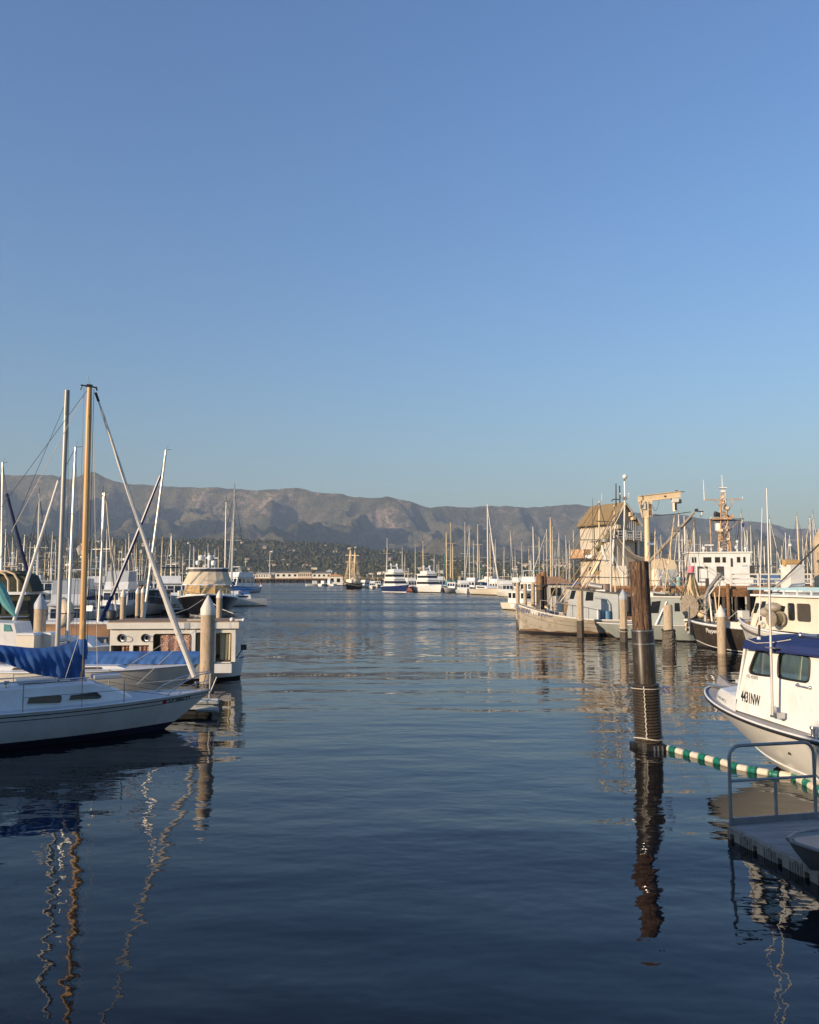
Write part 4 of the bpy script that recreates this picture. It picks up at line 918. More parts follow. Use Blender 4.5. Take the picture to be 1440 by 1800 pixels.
# old cabin cruiser with curtains
def curtain_boat():
    Y = 28.6; a = P(191, 1100, Y); b = P(418, 1100, Y + .35); rot = math.atan2(b.y - a.y, b.x - a.x)
    t = Thing('cabin_cruiser', 'boxy white cabin boat with patterned red curtains and two round portholes', 'cabin boat', (a.x, a.y, 0), rot); W_ = (b - a).length
    z = lambda py: t.on(300, py, 0).z
    X = lambda px, py=1130: t.on(px, py, 0).x
    H = Hull(W_ + 2.3, 2.9, .78, .72, .7, .4, .9, .4, .12, .5, .3, 6, .7)
    def mv(mb): return mb.mapv(lambda x, y, zz: (x - 2.25, y + 1.42, zz))
    t.part('hull', mv(H.shell(MB(), 18, 9, .10)), [WHITE, BOTTOM], smooth=True); t.part('deck', mv(H.deck(MB(), 16, .02)), WHITE)
    for sg in (1, -1): t.part('rub_rail', mv(MB().tube(H.line(.03, .01, sg), .025, 6)), DARKM)
    zb, ze, zr = z(1199) , z(1105), z(1094)
    x0, x1 = X(193), X(414)
    wins = [[(X(195), z(1134)), (X(228), z(1134)), (X(228), z(1165)), (X(195), z(1165))], [(X(234), z(1134)), (X(262), z(1134)), (X(262), z(1165)), (X(234), z(1165))],
            rrect(X(269), X(337), z(1165), z(1114), .1), rrect(X(344), X(366), z(1165), z(1112), .06), rrect(X(379), X(407), z(1166), z(1113), .05)]
    t.part('cabin_side', MB().wall([(x0, .72), (x1, .72), (x1, ze), (x0, ze)], wins, 0, .05), WHITE2)
    t.part('cabin_side', MB().box(x0, x1, 2.2, 2.25, .7, ze), WHITE2); t.part('cabin_end', MB().box(x0, x0 + .05, .05, 2.2, .7, ze), WHITE2); t.part('cabin_end', MB().box(x1 - .05, x1, .05, 2.2, .7, ze), WHITE2)
    t.part('roof', MB().box(x0 - .08, x1 + .12, -.12, 2.35, ze + .0, zr), WHITE2); t.part('roof_edge', MB().box(x0 - .05, x1 + .1, -.10, 2.33, zr + .002, zr + .035), TEAK)
    for px in (213, 255):
        c = (X(px), z(1121)); rr = .125
        t.part('porthole', MB().tube([(c[0] + rr * math.cos(q), -.02, c[1] + rr * math.sin(q)) for q in np.arange(16) * PI / 8], .022, 6, close=True), DARKM, smooth=True)
        t.part('porthole_glass', MB().prism([(c[0] + .12 * math.cos(q), c[1] + .12 * math.sin(q)) for q in np.arange(14) * PI / 7], -.012, .0), GLASS)
        t.part('porthole_cover', MB().tube([(c[0] + .09 + .1 * math.cos(q), -.09 - .05 * math.cos(q), c[1] + .1 * math.sin(q)) for q in np.arange(14) * PI / 7], .012, 5, close=True), STEEL)
    def curtain(pa, pb, m, y=.12):
        xa, xb = X(pa), X(pb); rows = []
        for i in range(25):
            u = i / 24; x = xa + (xb - xa) * u; d = .025 * math.sin(u * 20) + .01 * math.sin(u * 47); rows.append([(x + (.03 * (1 - v)) * math.sin(u * 3), y + d * (.6 + v), z(1167) + (z(1112) - z(1167)) * (1 - v)) for v in (0, .33, .66, 1)])
        t.part('curtain', MB().loft(rows), m, smooth=True)
    curtain(212, 229, CURTP); curtain(241, 263, CURTP); curtain(280, 337, CURTP); curtain(344, 351, CURT); curtain(386, 406, CURT)
    t.part('interior_floor', MB().box(x0 + .06, x1 - .06, .06, 2.19, .73, .78), DKTIMBER)
    t.part('window_post', MB().box(X(337.5), X(343.5), -.02, .0, .8, ze), WHITE)
    t.part('side_locker', MB().box(X(377), X(409), -.16, -.002, z(1183), z(1167)), WHITE)
    t.part('roof_oar', MB().tube([(X(327), .1, zr + .06), (X(352), .15, zr + .07)], .035, 6).tube([(X(338), .1, zr + .08), (X(348), .6, zr + .3)], .018, 5), WHITEP)
    t.part('roof_light', MB().ball((x1 - .15, .1, zr + .08), .08).tube([(x1 - .05, .1, zr + .06), (x1 + .22, .1, zr + .07)], .035, 6).ball((x1 + .25, .1, zr + .07), .06), WHITE, smooth=True)
    t.part('roof_trim_board', MB().box(X(324), X(334), -.135, -.121, ze + .01, zr - .01), GREYB)
    t.part('side_mirror', MB().box(x1 + .15, x1 + .35, .3, .34, z(1145), z(1135)).tube([(x1, .3, z(1160)), (x1 + .25, .32, z(1140))], .02, 5), DARKM)
curtain_boat()

# finger dock at the sailboat bow
def finger_dock():
    a = G(360, 1262, 0); t = Thing('finger_dock', 'dark timber finger dock ending under the bow of the blue-covered sailboat', 'dock', (a.x, a.y + .2, 0))
    z = .42
    t.part('float', MB().box(-7, .05, .35, 1.6, -.4, .2), DARK)
    for k in range(30): t.part('plank', MB().box(-6.9 + k * .235, -6.9 + k * .235 + .22, .25, 1.7, z - .05, z), TEAK)
    for zz, yy in ((.16, .16), (.32, .19)):
        t.part('waler', MB().box(-6, .12, yy, yy + .12, zz, zz + .11), GREYB)
    t.part('bumper', MB().tube([(-.35, .1, .38), (.28, .1, .38)], .085, 8).tube([(-.3, .1, .18), (.28, .1, .17)], .085, 8), GREYB, smooth=True)
    t.part('cleat', MB().tube([(-.1, .4, z), (-.1, .4, z + .08), (.12, .4, z + .09)], .02, 5), STEEL)
    t.part('bracket', MB().tube([(.02, .2, .45), (.04, .2, 1.1)], .03, 6).tube([(.0, .2, .5), (.2, .2, 1.0)], .02, 6), GALV)
finger_dock()
# ================================================================ NEAR CABIN BOAT (right)
def near_cabin_boat():
    bow = G(1249, 1206, 1.30); rot = PI / 2 + R(20); Ln = 7.6
    t = Thing('cabin_boat', 'white cabin boat with blue roof and black bow number, nearest boat at right', 'boat', (bow.x - Ln * math.cos(rot), bow.y - Ln * math.sin(rot), 0), rot)
    H = Hull(Ln, 2.9, 1.30, .98, .85, .35, .9, .45, 1.9, 1.25, .32, 2.5, .72)
    t.part('hull', H.shell(MB(), 34, 16, .07), [mat('glossy_white_hull', (.72, .71, .67), .22, .12, .8), BOTTOM], smooth=True)
    t.part('deck', H.deck(MB(), 30, .015, .015, .02), mat('beige_grey_side_deck', (.36, .35, .34), .75, .08, 30), smooth=True)
    for sg in (1, -1):
        t.part('rub_rail', MB().tube(H.line(.03, .012, sg, 0, 1, 40), .034, 8), DARK, smooth=True)
        t.part('deck_lip', MB().tube(H.line(-.008, -.012, sg, 0, 1, 40), .022, 6), WHITE, smooth=True)
        t.part('spray_rail', MB().tube(H.line(0, .0, sg, .35, .97, 30, k=.42), .02, 6), WHITE, smooth=True)
    # trunk cabin / pilothouse side (port side plane towards the viewer)
    def cw(x):                                   # half width of the house at the deck
        q = H.beam(min(1, max(0, x / Ln))) - .20
        return max(.06, min(1.16, q))
    f_low = t.on(1268, 1207, .45); xf = min(Ln - .75, f_low.x); xw = t.on(1303, 1196, .85).x      # front of trunk, foot of windscreen
    zt = H.sheer(.9) + .17
    ztop = t.on(1345, 1142, .85).z; xtop = t.on(1320, 1143, .85).x
    def lean(y, z): return y * (1 - .05 * max(0, z - 1.2))
    rows = []
    n = 16
    for i in range(n + 1):
        x = xf - (xf - xw - .0) * i / n; q = i / n; z1 = H.sheer(x / Ln) + .24 * min(1, q * 4) ** .5 + .04 * q; w = cw(x)
        rows.append([(x, w, H.sheer(x / Ln) - .03), (x, w * .97, z1 - .03), (x, w * .93, z1), (x, 0, z1 + .05), (x, -w * .93, z1), (x, -w * .97, z1 - .03), (x, -w, H.sheer(x / Ln) - .03)])
    for i in range(1, 5):
        x = xw - .5 * i; rows.append([(x, s_ * cw(x) * (1 if abs(k) != 1 else .97), zz) for s_, k, zz in ((1, 0, .9), (1, 1, 1.2), (1, 1, 1.3), (0, 0, 1.32), (-1, 1, 1.3), (-1, 1, 1.2), (-1, 0, .9))])
    mb = MB().loft(rows[:n + 1], False, 0, True); mb.add(rows[0], [tuple(reversed(range(7)))]); t.part('foredeck_cabin', mb, WHITE, smooth=True)
    # house side walls with window openings
    def onw(px, py): return t.on(px, py, 1.02)
    w1 = [onw(*q) for q in ((1313.5, 1181), (1313, 1176), (1322, 1148), (1325, 1145), (1352, 1149), (1352, 1188), (1350, 1189), (1318, 1185))]
    w2o = [onw(*q) for q in ((1364, 1188), (1364, 1154), (1368, 1149), (1374, 1148), (1413, 1153), (1419, 1157), (1421, 1163), (1421, 1195), (1417, 1199), (1411, 1199), (1369, 1192))]
    def chaikin(lp):
        for _ in range(2): lp = [q for i in range(len(lp)) for q in ((lp[i][0] * .75 + lp[(i + 1) % len(lp)][0] * .25, lp[i][1] * .75 + lp[(i + 1) % len(lp)][1] * .25), (lp[i][0] * .25 + lp[(i + 1) % len(lp)][0] * .75, lp[i][1] * .25 + lp[(i + 1) % len(lp)][1] * .75))]
        return lp
    w1 = chaikin([(p.x, p.z) for p in w1]); w2 = chaikin([(p.x, p.z) for p in w2o])
    xe = xw - 3.9; zr = ztop + .05
    outer = [(xw + .02, H.sheer(xw / Ln) + .02), (xe, .86), (xe, zr), (xtop + .02, zr)]
    zmid = 1.2
    def fn_side(sg):
        return lambda x, y, z: (x, sg * (cw(xw) + .0 + (1.14 - cw(xw)) * (xw - x) / 3.9 - .075 * (z - .95) + y), z)
    # densify the outline so that the wall follows the curve of the deck
    def dens(lp, k=8):
        o = []
        for i in range(len(lp)):
            a = lp[i]; b = lp[(i + 1) % len(lp)]; o += [(a[0] + (b[0] - a[0]) * j / k, a[1] + (b[1] - a[1]) * j / k) for j in range(k)]
        return o
    for sg in (1, -1):
        t.part('house_side', MB().wall(outer, [w1, w2], -.04, 0, fn_side(sg)), WHITE)
        for w in (w1, w2):
            f = fn_side(sg); lp = w
            t.part('window_gasket', MB().tube([f(x, .004, z) for x, z in lp], .020, 6, close=True), DARK, smooth=True)
            tr = tessellate_polygon([[Vector((a, b, 0)) for a, b in lp]]); t.part('window', MB().add([f(x, -.02, z) for x, z in lp], [tuple(q) for q in tr]), CLEAR)
    # windscreen frame (raked) and panes
    hw, ht = cw(xw) * .97, min(cw(xtop), 1.1) * .92
    def ws(u, v):   # u -1..1, v 0..1
        w_ = hw + (ht - hw) * v; bulge = .22 * (1 - u * u); return (xw + (xtop - xw) * v + bulge, w_ * u, H.sheer(xw / Ln) + .22 + (zr - H.sheer(xw / Ln) - .22) * v)
    def wpt(x, y, z): p = ws(x, z); return (p[0] + y, p[1], p[2])
    holes = [[(a, .12), (b, .12), (b, .86), (a, .86)] for a, b in ((-.93, -.36), (-.30, .30), (.36, .93))]
    t.part('windscreen_frame', MB().wall(dens([(-1, 0), (1, 0), (1, 1), (-1, 1)], 10), [dens(h, 6) for h in holes], -.03, .02, wpt), WHITE)
    for h in holes: t.part('windscreen_pane', MB().loft([[ws(h[0][0] + (h[1][0] - h[0][0]) * i / 6, v) for i in range(7)] for v in (.12, .86)]), CLEAR)
    # roof: blue canvas-topped hardtop
    rows = []; ov = .10
    xr0 = xtop - .02; zr0 = zr + .0
    for i in range(20):
        x = xr0 - (xr0 - xe + .4) * i / 19; w = 1.14 * (1 - max(0, 1 - i / 3.0) ** 2 * .10); c = .10 + .06 * min(1, i / 6); e = .10
        rows.append([(x, w * math.copysign(1, q) if abs(q) == 1.0001 else w * q, zr0 + (-.015 if abs(q) > 1 else e + c * (1 - q * q))) for q in (1.0001, 1, .96, .7, .35, 0, -.35, -.7, -.96, -1, -1.0001)])
    mb = MB().loft(rows, False, 0, True); mb.add(rows[0], [tuple(reversed(range(11)))]); mb.add(rows[-1], [tuple(range(11))]); mb.add([rows[0][0], rows[0][-1], rows[-1][-1], rows[-1][0]], [(0, 1, 2, 3)])
    t.part('roof', mb, mat('blue_roof_canvas', (.014, .032, .13), .7, .25, 3, bump=.006, bscale=12), smooth=True)
    for sg in (1, -1): t.part('roof_lip', MB().beam((xr0 - .05, 1.09 * sg, zr - .02), (xe - .3, 1.12 * sg, zr - .02), .05, .05), mat('blue_roof_trim', (.015, .025, .12), .6))
    ln = [(xr0 - .06, .9, zr + .17), (xr0 - .12, 1.06, zr + .13), (xr0 - .45, 1.15, zr + .085), (xr0 - .8, 1.12, zr + .12), (xr0 - 1.1, .98, zr + .19)]
    t.part('roof_cord', MB().tube(ln, .008, 5), ROPE)
    # interior
    t.part('dash', MB().box(xw - .45, xw + .02, -.75, .75, 1.0, 1.36), DARKM); t.part('interior_floor', MB().box(xe, xw - .9, -.7, .7, .55, .6), DKTIMBER)
    t.part('helm_seat', MB().box(xw - 1.9, xw - 1.4, .25, .75, .6, 1.35).box(xw - 1.98, xw - 1.86, .25, .75, 1.3, 1.85), DARK)
    t.part('steering_wheel', MB().tube([(xw - .62, .5 + .19 * math.cos(q), 1.42 + .19 * math.sin(q)) for q in np.arange(14) * PI / 7], .018, 5, close=True), DARK)
    t.part('aft_bulkhead', MB().wall([(-1.08, .6), (1.08, .6), (1.08, zr), (-1.08, zr)], [[(-.95, 1.35), (-.25, 1.35), (-.25, 2.2), (-.95, 2.2)]], xe, xe + .03, lambda x, y, z: (y, x, z)), WHITE)
    t.part('inner_post', MB().beam((xw - 1.55, .9, 1.3), (xw - 1.35, .85, zr), .10, .05), CREAM)
    # pole antennas
    p0 = t.on(1358.5, 1257, 1.26); p1 = t.on(1348, 858, 1.26)
    t.part('outrigger_pole', MB().tube([p0, p0.lerp(p1, .45), p1], [.024, .021, .010], 10), ALU, smooth=True)
    t.part('pole_foot', MB().box(p0.x - .05, p0.x + .05, 1.12, 1.27, p0.z - .04, p0.z + .0).box(p0.x - .12, p0.x - .06, 1.1, 1.28, p0.z - .05, p0.z + .05).box(p0.x + .03, p0.x + .10, 1.14, 1.2, p0.z, p0.z + .14), STEEL)
    q = p0.lerp(p1, (1258 - 1141) / 400.); t.part('pole_clamp', MB().box(q.x - .12, q.x + .12, 1.08, 1.28, q.z - .012, q.z + .012), STEEL)
    a0 = t.on(1334.5, 1121, .9); a1 = t.on(1340, 893, .9)
    t.part('whip_antenna', MB().tube([a0, a0.lerp(a1, .1)], .022, 8), DARKM); t.part('whip_antenna', MB().tube([a0.lerp(a1, .1), a1], [.013, .006], 7), WHITE); t.part('antenna_base', MB().lathe([(.04, -.03), (.03, .02)], 8, a0), WHITE)
    # small fittings
    h0 = t.on(1391, 1205, 1.16); h1_ = t.on(1413, 1210, 1.16); y0 = fn_side(1)(h0.x, 0, h0.z)[1]
    t.part('grab_handle', MB().tube([(h0.x, y0, h0.z), (h0.x, y0 + .06, h0.z), (h1_.x, y0 + .06, h1_.z), (h1_.x, y0, h1_.z)], .015, 7).ball((h0.x, y0 + .01, h0.z), .035).ball((h1_.x, y0 + .01, h1_.z), .035), STEEL, smooth=True)
    c = t.on(1423, 1287, 1.28); c.z = H.sheer(c.x / Ln) + .01
    t.part('mooring_bitt', MB().lathe([(.035, 0), (.035, .10), (.055, .12), (.05, .16)], 10, (c.x, 1.20, c.z)).lathe([(.035, 0), (.035, .10), (.055, .12), (.05, .16)], 10, (c.x - .2, 1.22, c.z)).box(c.x - .3, c.x + .08, 1.14, 1.28, c.z - .01, c.z + .01), STEEL, smooth=True)
    v = t.on(1437, 1235, 1.16); yv = fn_side(1)(v.x, 0, v.z)[1]; t.part('vent', MB().tube([(v.x + .06 * math.cos(a), yv + .01, v.z + .06 * math.sin(a)) for a in np.arange(12) * PI / 6], .015, 5, close=True), STEEL)
    zb = H.sheer(1)
    t.part('anchor_roller', MB().box(Ln - .55, Ln + .10, -.07, .07, zb, zb + .05), STEEL)
    t.part('anchor', MB().tube([(Ln - .95, 0, zb + .08), (Ln - .25, 0, zb + .14)], .022, 6).add([(Ln - .75, .04, zb + .06), (Ln - .32, .12, zb + .10), (Ln - .30, .03, zb + .26), (Ln - .75, -.04, zb + .06), (Ln - .32, -.12, zb + .10), (Ln - .30, -.03, zb + .26)], [(0, 1, 2), (3, 5, 4), (1, 4, 5, 2), (0, 2, 5, 3), (0, 3, 4, 1)]), GALV)
    t.part('bow_rail', MB().tube([(Ln - 1.3, .42, zb + .0), (Ln - 1.25, .40, zb + .12), (Ln - 1.1, .36, zb + .12), (Ln - 1.05, .35, zb)], .012, 6), STEEL)
    t.part('hatch', MB().box(Ln - 1.55, Ln - 1.05, -.25, .25, zb + .20, zb + .27), CAPG)
    sl2 = t.on(1420, 1134, .6); t.part('horn', MB().ball((sl2.x + .15, .6, zr + .25), .05).tube([(sl2.x + .1, .6, zr + .25), (sl2.x - .25, .6, zr + .25)], [.02, .045], 8), STEEL, smooth=True)
    # lettering on the port side
    def put(txt, size, px, py, m, bold=0, shear=0, stretch=1.0, drop=0.0, name='lettering', yy=1.02):
        tm = text_mb(txt, size, shear, bold); o = t.on(px, py, yy); f = fn_side(1)
        tm.mapv(lambda x, y, z: f(o.x - x * stretch, .004, o.z + y - x * drop)); tm.F = [q[::-1] for q in tm.F]; t.part(name, tm, m)
    put('4431NW', .27, 1303, 1231, BLACKT, .008, .08, .48, .04, 'bow_number', .98)
    put('FG 45003', .085, 1311, 1191, DARKM, 0, 0, .9, .02, 'permit_number', .98)
    tm = text_mb('CF 4431 NW 21', .085); xs_ = xf - .12; tm.mapv(lambda x, y, z: (xs_ - x * .85, cw(xs_ - x * .85) * (1 - .03 * (y + .06) / .2) + .005, H.sheer((xs_ - x * .85) / Ln) + .05 + y)); tm.F = [q[::-1] for q in tm.F]; t.part('registration_number', tm, TAPE)
    hl = t.on(1393, 1324, 1.1); t.part('drain_hole', MB().lathe([(.03, -.02), (.03, .02)], 8, (hl.x, H.side(hl.x, hl.z), hl.z)), DARK)
    t.part('mooring_line', MB().tube([(c.x - .1, 1.22, c.z + .1), (c.x - .4, 1.6, c.z - .5), (c.x - 1.0, 1.9, .35)], .014, 5), ROPE)
near_cabin_boat()

# ================================================================ WORKBOATS BEHIND (right)
def hull_thing(name, label, cat, bow, stern, H, group=None):
    rot = math.atan2(bow.y - stern.y, bow.x - stern.x)
    return Thing(name, label, cat, (bow.x - H.L * math.cos(rot), bow.y - H.L * math.sin(rot), 0), rot, group)

def clutter(t, x0, x1, y0, y1, z0, h, n, name='stowed_gear'):
    """coils, crates, buckets and floats lying about on a working deck"""
    ms = [DARKM, DRUMM, NETM, WHITE2, BROWNP, BLUEP, GREYB, DARK, BUFF, ROOFT, GOLDCLOTH]
    for k in range(n):
        x, y, z = rng.uniform(x0, x1), rng.uniform(y0, y1), z0 + h * rng.random() ** 1.6; s_ = rng.uniform(.06, .17); m = ms[int(rng.integers(len(ms)))]; j = k % 5; mb = MB()
        if j == 0: mb.box(x - s_, x + s_, y - s_, y + s_, z - s_ * .6, z + s_ * .6)
        elif j == 1: mb.tube([(x + s_ * math.cos(a), y, z + s_ * math.sin(a)) for a in np.arange(10) * PI / 5], s_ * .3, 5, close=True)
        elif j == 2: mb.lathe([(s_ * .7, -s_), (s_ * .8, s_), (s_ * .6, s_ * 1.1)], 9, (x, y, z))
        elif j == 3: a = rng.uniform(0, PI); mb.tube([(x - s_ * 2.5 * math.cos(a), y, z - s_), (x + s_ * 2.5 * math.cos(a), y + .1, z + s_ * 2.2)], .02, 5)
        else: mb.ball((x, y, z), s_ * .8, 7, 5, sz=.7)
        t.part(name, mb, m, smooth=j in (1, 4))
def wizard():
    bow = P(907, 1062, 56); sternp = P(1090, 1092, 53.2); bow.z = 0; sternp.z = 0; L = 9.6
    zb = P(907, 1062, 56).z
    H = Hull(L, 3.4, zb, 1.02, 1.0, .6, .8, .45, .25, .75, .28, 2.4)
    t = hull_thing('fishing_boat', 'grey wooden fishing boat lettered NEW WIZARD on its bow, with a tangle of poles', 'fishing boat', bow, sternp, H)
    t.part('hull', H.shell(MB(), 26, 12, .16), [GREYHULL, BOTTOM], smooth=True); t.part('deck', H.deck(MB(), 20, .25, .05), DKTIMBER)
    for sg in (1, -1):
        t.part('cap_rail', MB().tube(H.line(-.01, -.02, sg), .045, 6), WHITE2); t.part('plank_seam', H.strip(MB(), .52, .545, sg, .1, 1), RUST)
        a = []; b = []
        for i in range(30):
            tt = .05 + .93 * i / 29; x = tt * L - .1; zlo, zhi = .14, .24 + .10 * math.sin(i * .8) * math.sin(i * .33)
            a.append((x, (H.side(x, zhi) + .008) * sg, zhi)); b.append((x, (H.side(x, zlo) + .008) * sg, zlo))
        t.part('rust_band', MB().loft([a, b], False, 0, sg > 0), RUST)
    y = 1.05
    def o(px, py, yy=y): return t.on(px, py, yy)
    # wheelhouse
    A = [o(998, 1067), o(1003, 1034), o(1085, 1044), o(1088, 1092), o(998, 1088)]
    xs0, xs1 = o(1003, 1040).x, o(1088, 1060).x; zt0, zt1 = o(1003, 1035).z, o(1088, 1045).z
    wn = []
    for pts in ([(1005, 1038), (1013, 1038), (1009, 1053), (1001, 1053)], [(1031, 1040), (1044, 1041), (1043, 1056), (1029, 1056)]): wn.append([(o(*q).x, o(*q).z) for q in pts])
    xf = o(994, 1070).x
    outl = [(xf, .9), (xs1, .85), (xs1, zt1), (xs0, zt0)]
    for sg in (1, -1):
        t.part('wheelhouse_side', MB().wall(outl, wn if wn else [], -.05, 0, lambda x, yy, z, s=sg: (x, s * (y + yy), z)), GREYB)
        for w in wn: t.part('window', MB().add([(x, sg * (y - .03), z) for x, z in w], [tuple(range(len(w)))]), GLASS)
    t.part('wheelhouse_front', MB().add([(xf, -y, .9), (xf, y, .9), (xs0, y, zt0), (xs0, -y, zt0)], [(0, 1, 2, 3)]), GREYB)
    for k in (-1, 0, 1): t.part('front_window', MB().add([(xf - .02 + (xs0 - xf) * q + .05, k * .66 + d, .9 + (zt0 - .9) * q) for q, d in ((.5, -.26), (.5, .26), (.9, .26), (.9, -.26))], [(0, 1, 2, 3)]), GLASS)
    t.part('wheelhouse_roof', MB().prism([(xs0 + .25, zt0), (xs1 - .9, zt1 - .06), (xs1 - .9, zt1 + .02), (xs0 + .25, zt0 + .09)], -y - .12, y + .12), DARKM)
    t.part('wheelhouse_back', MB().box(xs1, xs1 + .04, -y, y, .8, zt1), GREYB)
    c = o(1056, 1041); t.part('liferaft_box', MB().box(c.x - .3, c.x + .3, .75, 1.13, c.z - .02, c.z + .16), WHITE)
    pa = [o(q[0], q[1], y + .06) for q in ((1046, 1050), (1054, 1051), (1066, 1054), (1072, 1062), (1073, 1075))]
    t.part('exhaust_pipe', MB().tube(pa, .07, 8), GREYB, smooth=True)
    c = o(1053, 1070, y + .15); t.part('white_cylinder', MB().lathe([(.14, 0), (.14, .62), (.1, .7)], 12, (c.x, c.y, .98)), WHITE, smooth=True)
    c = o(1068, 1070, y + .1); t.part('blue_drum', MB().lathe([(.22, 0), (.22, .62), (.2, .64)], 12, (c.x, c.y, .95)), BLUEP, smooth=True)
    # rails at the bow
    pr = [o(948, 1070, 1.1), o(950, 1055, 1.1), o(975, 1058, 1.2), o(1003, 1063, 1.25), o(1030, 1067, 1.3), o(1055, 1073, 1.35)]
    t.part('bow_rail', MB().tube(pr, .02, 6), GALV)
    for q in pr[1:]: t.part('rail_post', MB().tube([q, (q.x, q.y, .95)], .018, 5), GALV)
    # masts and poles
    def pole(a, b, ya, yb, r, m=ALU, nm='pole', n=7): p, q = t.on(a[0], a[1], ya), t.on(b[0], b[1], yb); return t.part(nm, MB().tube([p, q], [r, r * .8], n), m, smooth=True)
    pole((1052, 1040), (1054, 881), 0, 0, .065, BUFF, 'mast'); pole((1082, 1045), (1080, 888), 0, 0, .06, BUFF, 'mast'); pole((1074, 1045), (1074, 925), .8, .6, .06, ALU, 'mast')
    pole((1058, 880), (1058, 868), 0, 0, .02, WHITE, 'whip_antenna'); pole((1041, 1020), (1042, 876), .2, .2, .015, DARKM, 'whip_antenna'); pole((1083, 890), (1083, 850), 0, 0, .045, DARKM, 'radar_post')
    for a, b in (((960, 1066), (1052, 884)), ((972, 1070), (1080, 905)), ((992, 1073), (1092, 892)), ((998, 1055), (1072, 930)), ((1003, 1072), (1100, 885)), ((985, 1058), (1060, 962)), ((1013, 1050), (1048, 985))): pole(a, b, .5, .1, .034, BUFF if a[0] % 2 else TEAK, 'trolling_pole')
    pole((1018, 1037), (1056, 1003), .4, .4, .06, ORANGEM, 'derrick'); pole((1030, 1033), (1075, 950), .4, .2, .05, GALV, 'derrick')
    for a, b, yy in (((1013, 1014), (1115, 1016), .5), ((1026, 984), (1072, 985), .5), ((1020, 949), (1056, 949), .3), ((1038, 953), (1085, 946), .3), ((1048, 916), (1078, 917), .1)): pole(a, b, yy, yy, .03, DARKM, 'crossarm')
    for a, b in (((1052, 884), (930, 1055)), ((1054, 884), (1006, 1040)), ((1054, 890), (1082, 985)), ((1080, 890), (1040, 1035)), ((1080, 890), (1100, 1040)), ((1054, 883), (1095, 1045)), ((1081, 889), (1018, 1035)), ((1066, 925), (1030, 1035)), ((1054, 960), (1020, 1035)), ((1080, 960), (1092, 1040)), ((950, 1058), (908, 1063)), ((1054, 890), (975, 1068)), ((1080, 905), (1004, 1068)), ((1054, 915), (1090, 1040)), ((1094, 885), (1030, 1060)), ((1094, 900), (1112, 1045)), ((1040, 950), (1100, 1010)), ((1020, 1000), (1085, 935)), ((1074, 925), (1120, 1040))): pole(a, b, .1, .3, .012, DARKM, 'stay', 4)
    # furled brownish sail / net bundle hung on the pole bundle
    for a, b, r, m in (((1048, 965), (1075, 935), .20, NETM), ((1040, 1010), (1062, 965), .14, BUFF), ((1075, 1005), (1082, 920), .10, SAIL), ((1058, 958), (1068, 990), .13, SAIL), ((1078, 975), (1096, 1010), .10, SAIL)):
        p, q = t.on(*a, .3), t.on(*b, .1); pts = [p.lerp(q, i / 8) + Vector((rng.uniform(-.04, .04), rng.uniform(-.04, .04), -.1 * math.sin(PI * i / 8))) for i in range(9)]
        t.part('gear_bundle', MB().tube(pts, [r * rng.uniform(.5, 1) for _ in range(9)], 7), m, smooth=True)
    c = o(1064, 950, .2); t.part('radar', MB().lathe([(.01, -.12), (.3, -.1), (.32, .08), (.01, .14)], 12, c), GALV, smooth=True)
    c = o(1045, 1033, .5); t.part('deck_tank', MB().tube([(c.x - .5, .4, zt0 + .1), (c.x + .3, .4, zt0 + .22)], .2, 10), GALV, smooth=True)
    c = o(1064, 1033, .5); t.part('steel_barrel', MB().lathe([(.34, 0), (.34, .6), (.36, .62), (.34, .64)], 14, (c.x, .2, zt1 + .02)), mat('brown_steel_barrel', (.20, .15, .12), .5, .3, 3), smooth=True)
    tm = text_mb('NEW', .42, 0, .008); f = lambda X0, Z0: (lambda x, yy, z: (X0 - x, H.side(X0 - x, Z0 + yy - x * .11) + .012, Z0 + yy - x * .11))
    p = o(913, 1076, 0.4); X0 = L - .22; Z0 = zb - .50
    tm.mapv(f(X0, Z0)); tm.F = [q[::-1] for q in tm.F]; t.part('name_lettering', tm, BLUET)
    tm = text_mb('WI', .42, 0, .008); tm.mapv(f(X0 - 1.03, Z0 - .113)); tm.F = [q[::-1] for q in tm.F]; t.part('name_lettering', tm, WHITET)
    tm = text_mb('ZARD', .42, 0, .008); tm.mapv(f(X0 - 1.56, Z0 - .17)); tm.F = [q[::-1] for q in tm.F]; t.part('name_lettering', tm, BLUET)
    clutter(t, .4, 3.2, -1.2, 1.3, .95, .5, 26); clutter(t, xs1, xs0 - .3, -.9, .9, zt1 + .05, .35, 22); clutter(t, L - 2.8, L - 1.0, -.5, .5, zb - .35, .3, 10)
    t.part('bow_roller', MB().box(L - .3, L + .35, -.12, .12, zb - .25, zb + .02), WHITE2)
    t.part('anchor_winch', MB().tube([(L - 1.6, -.35, zb - .15), (L - 1.6, .35, zb - .15)], .17, 10).tube([(L - 1.9, 0, zb - .3), (L - 1.1, 0, zb - .02)], .06, 6), DARKM, smooth=True)
    return t
wizard()

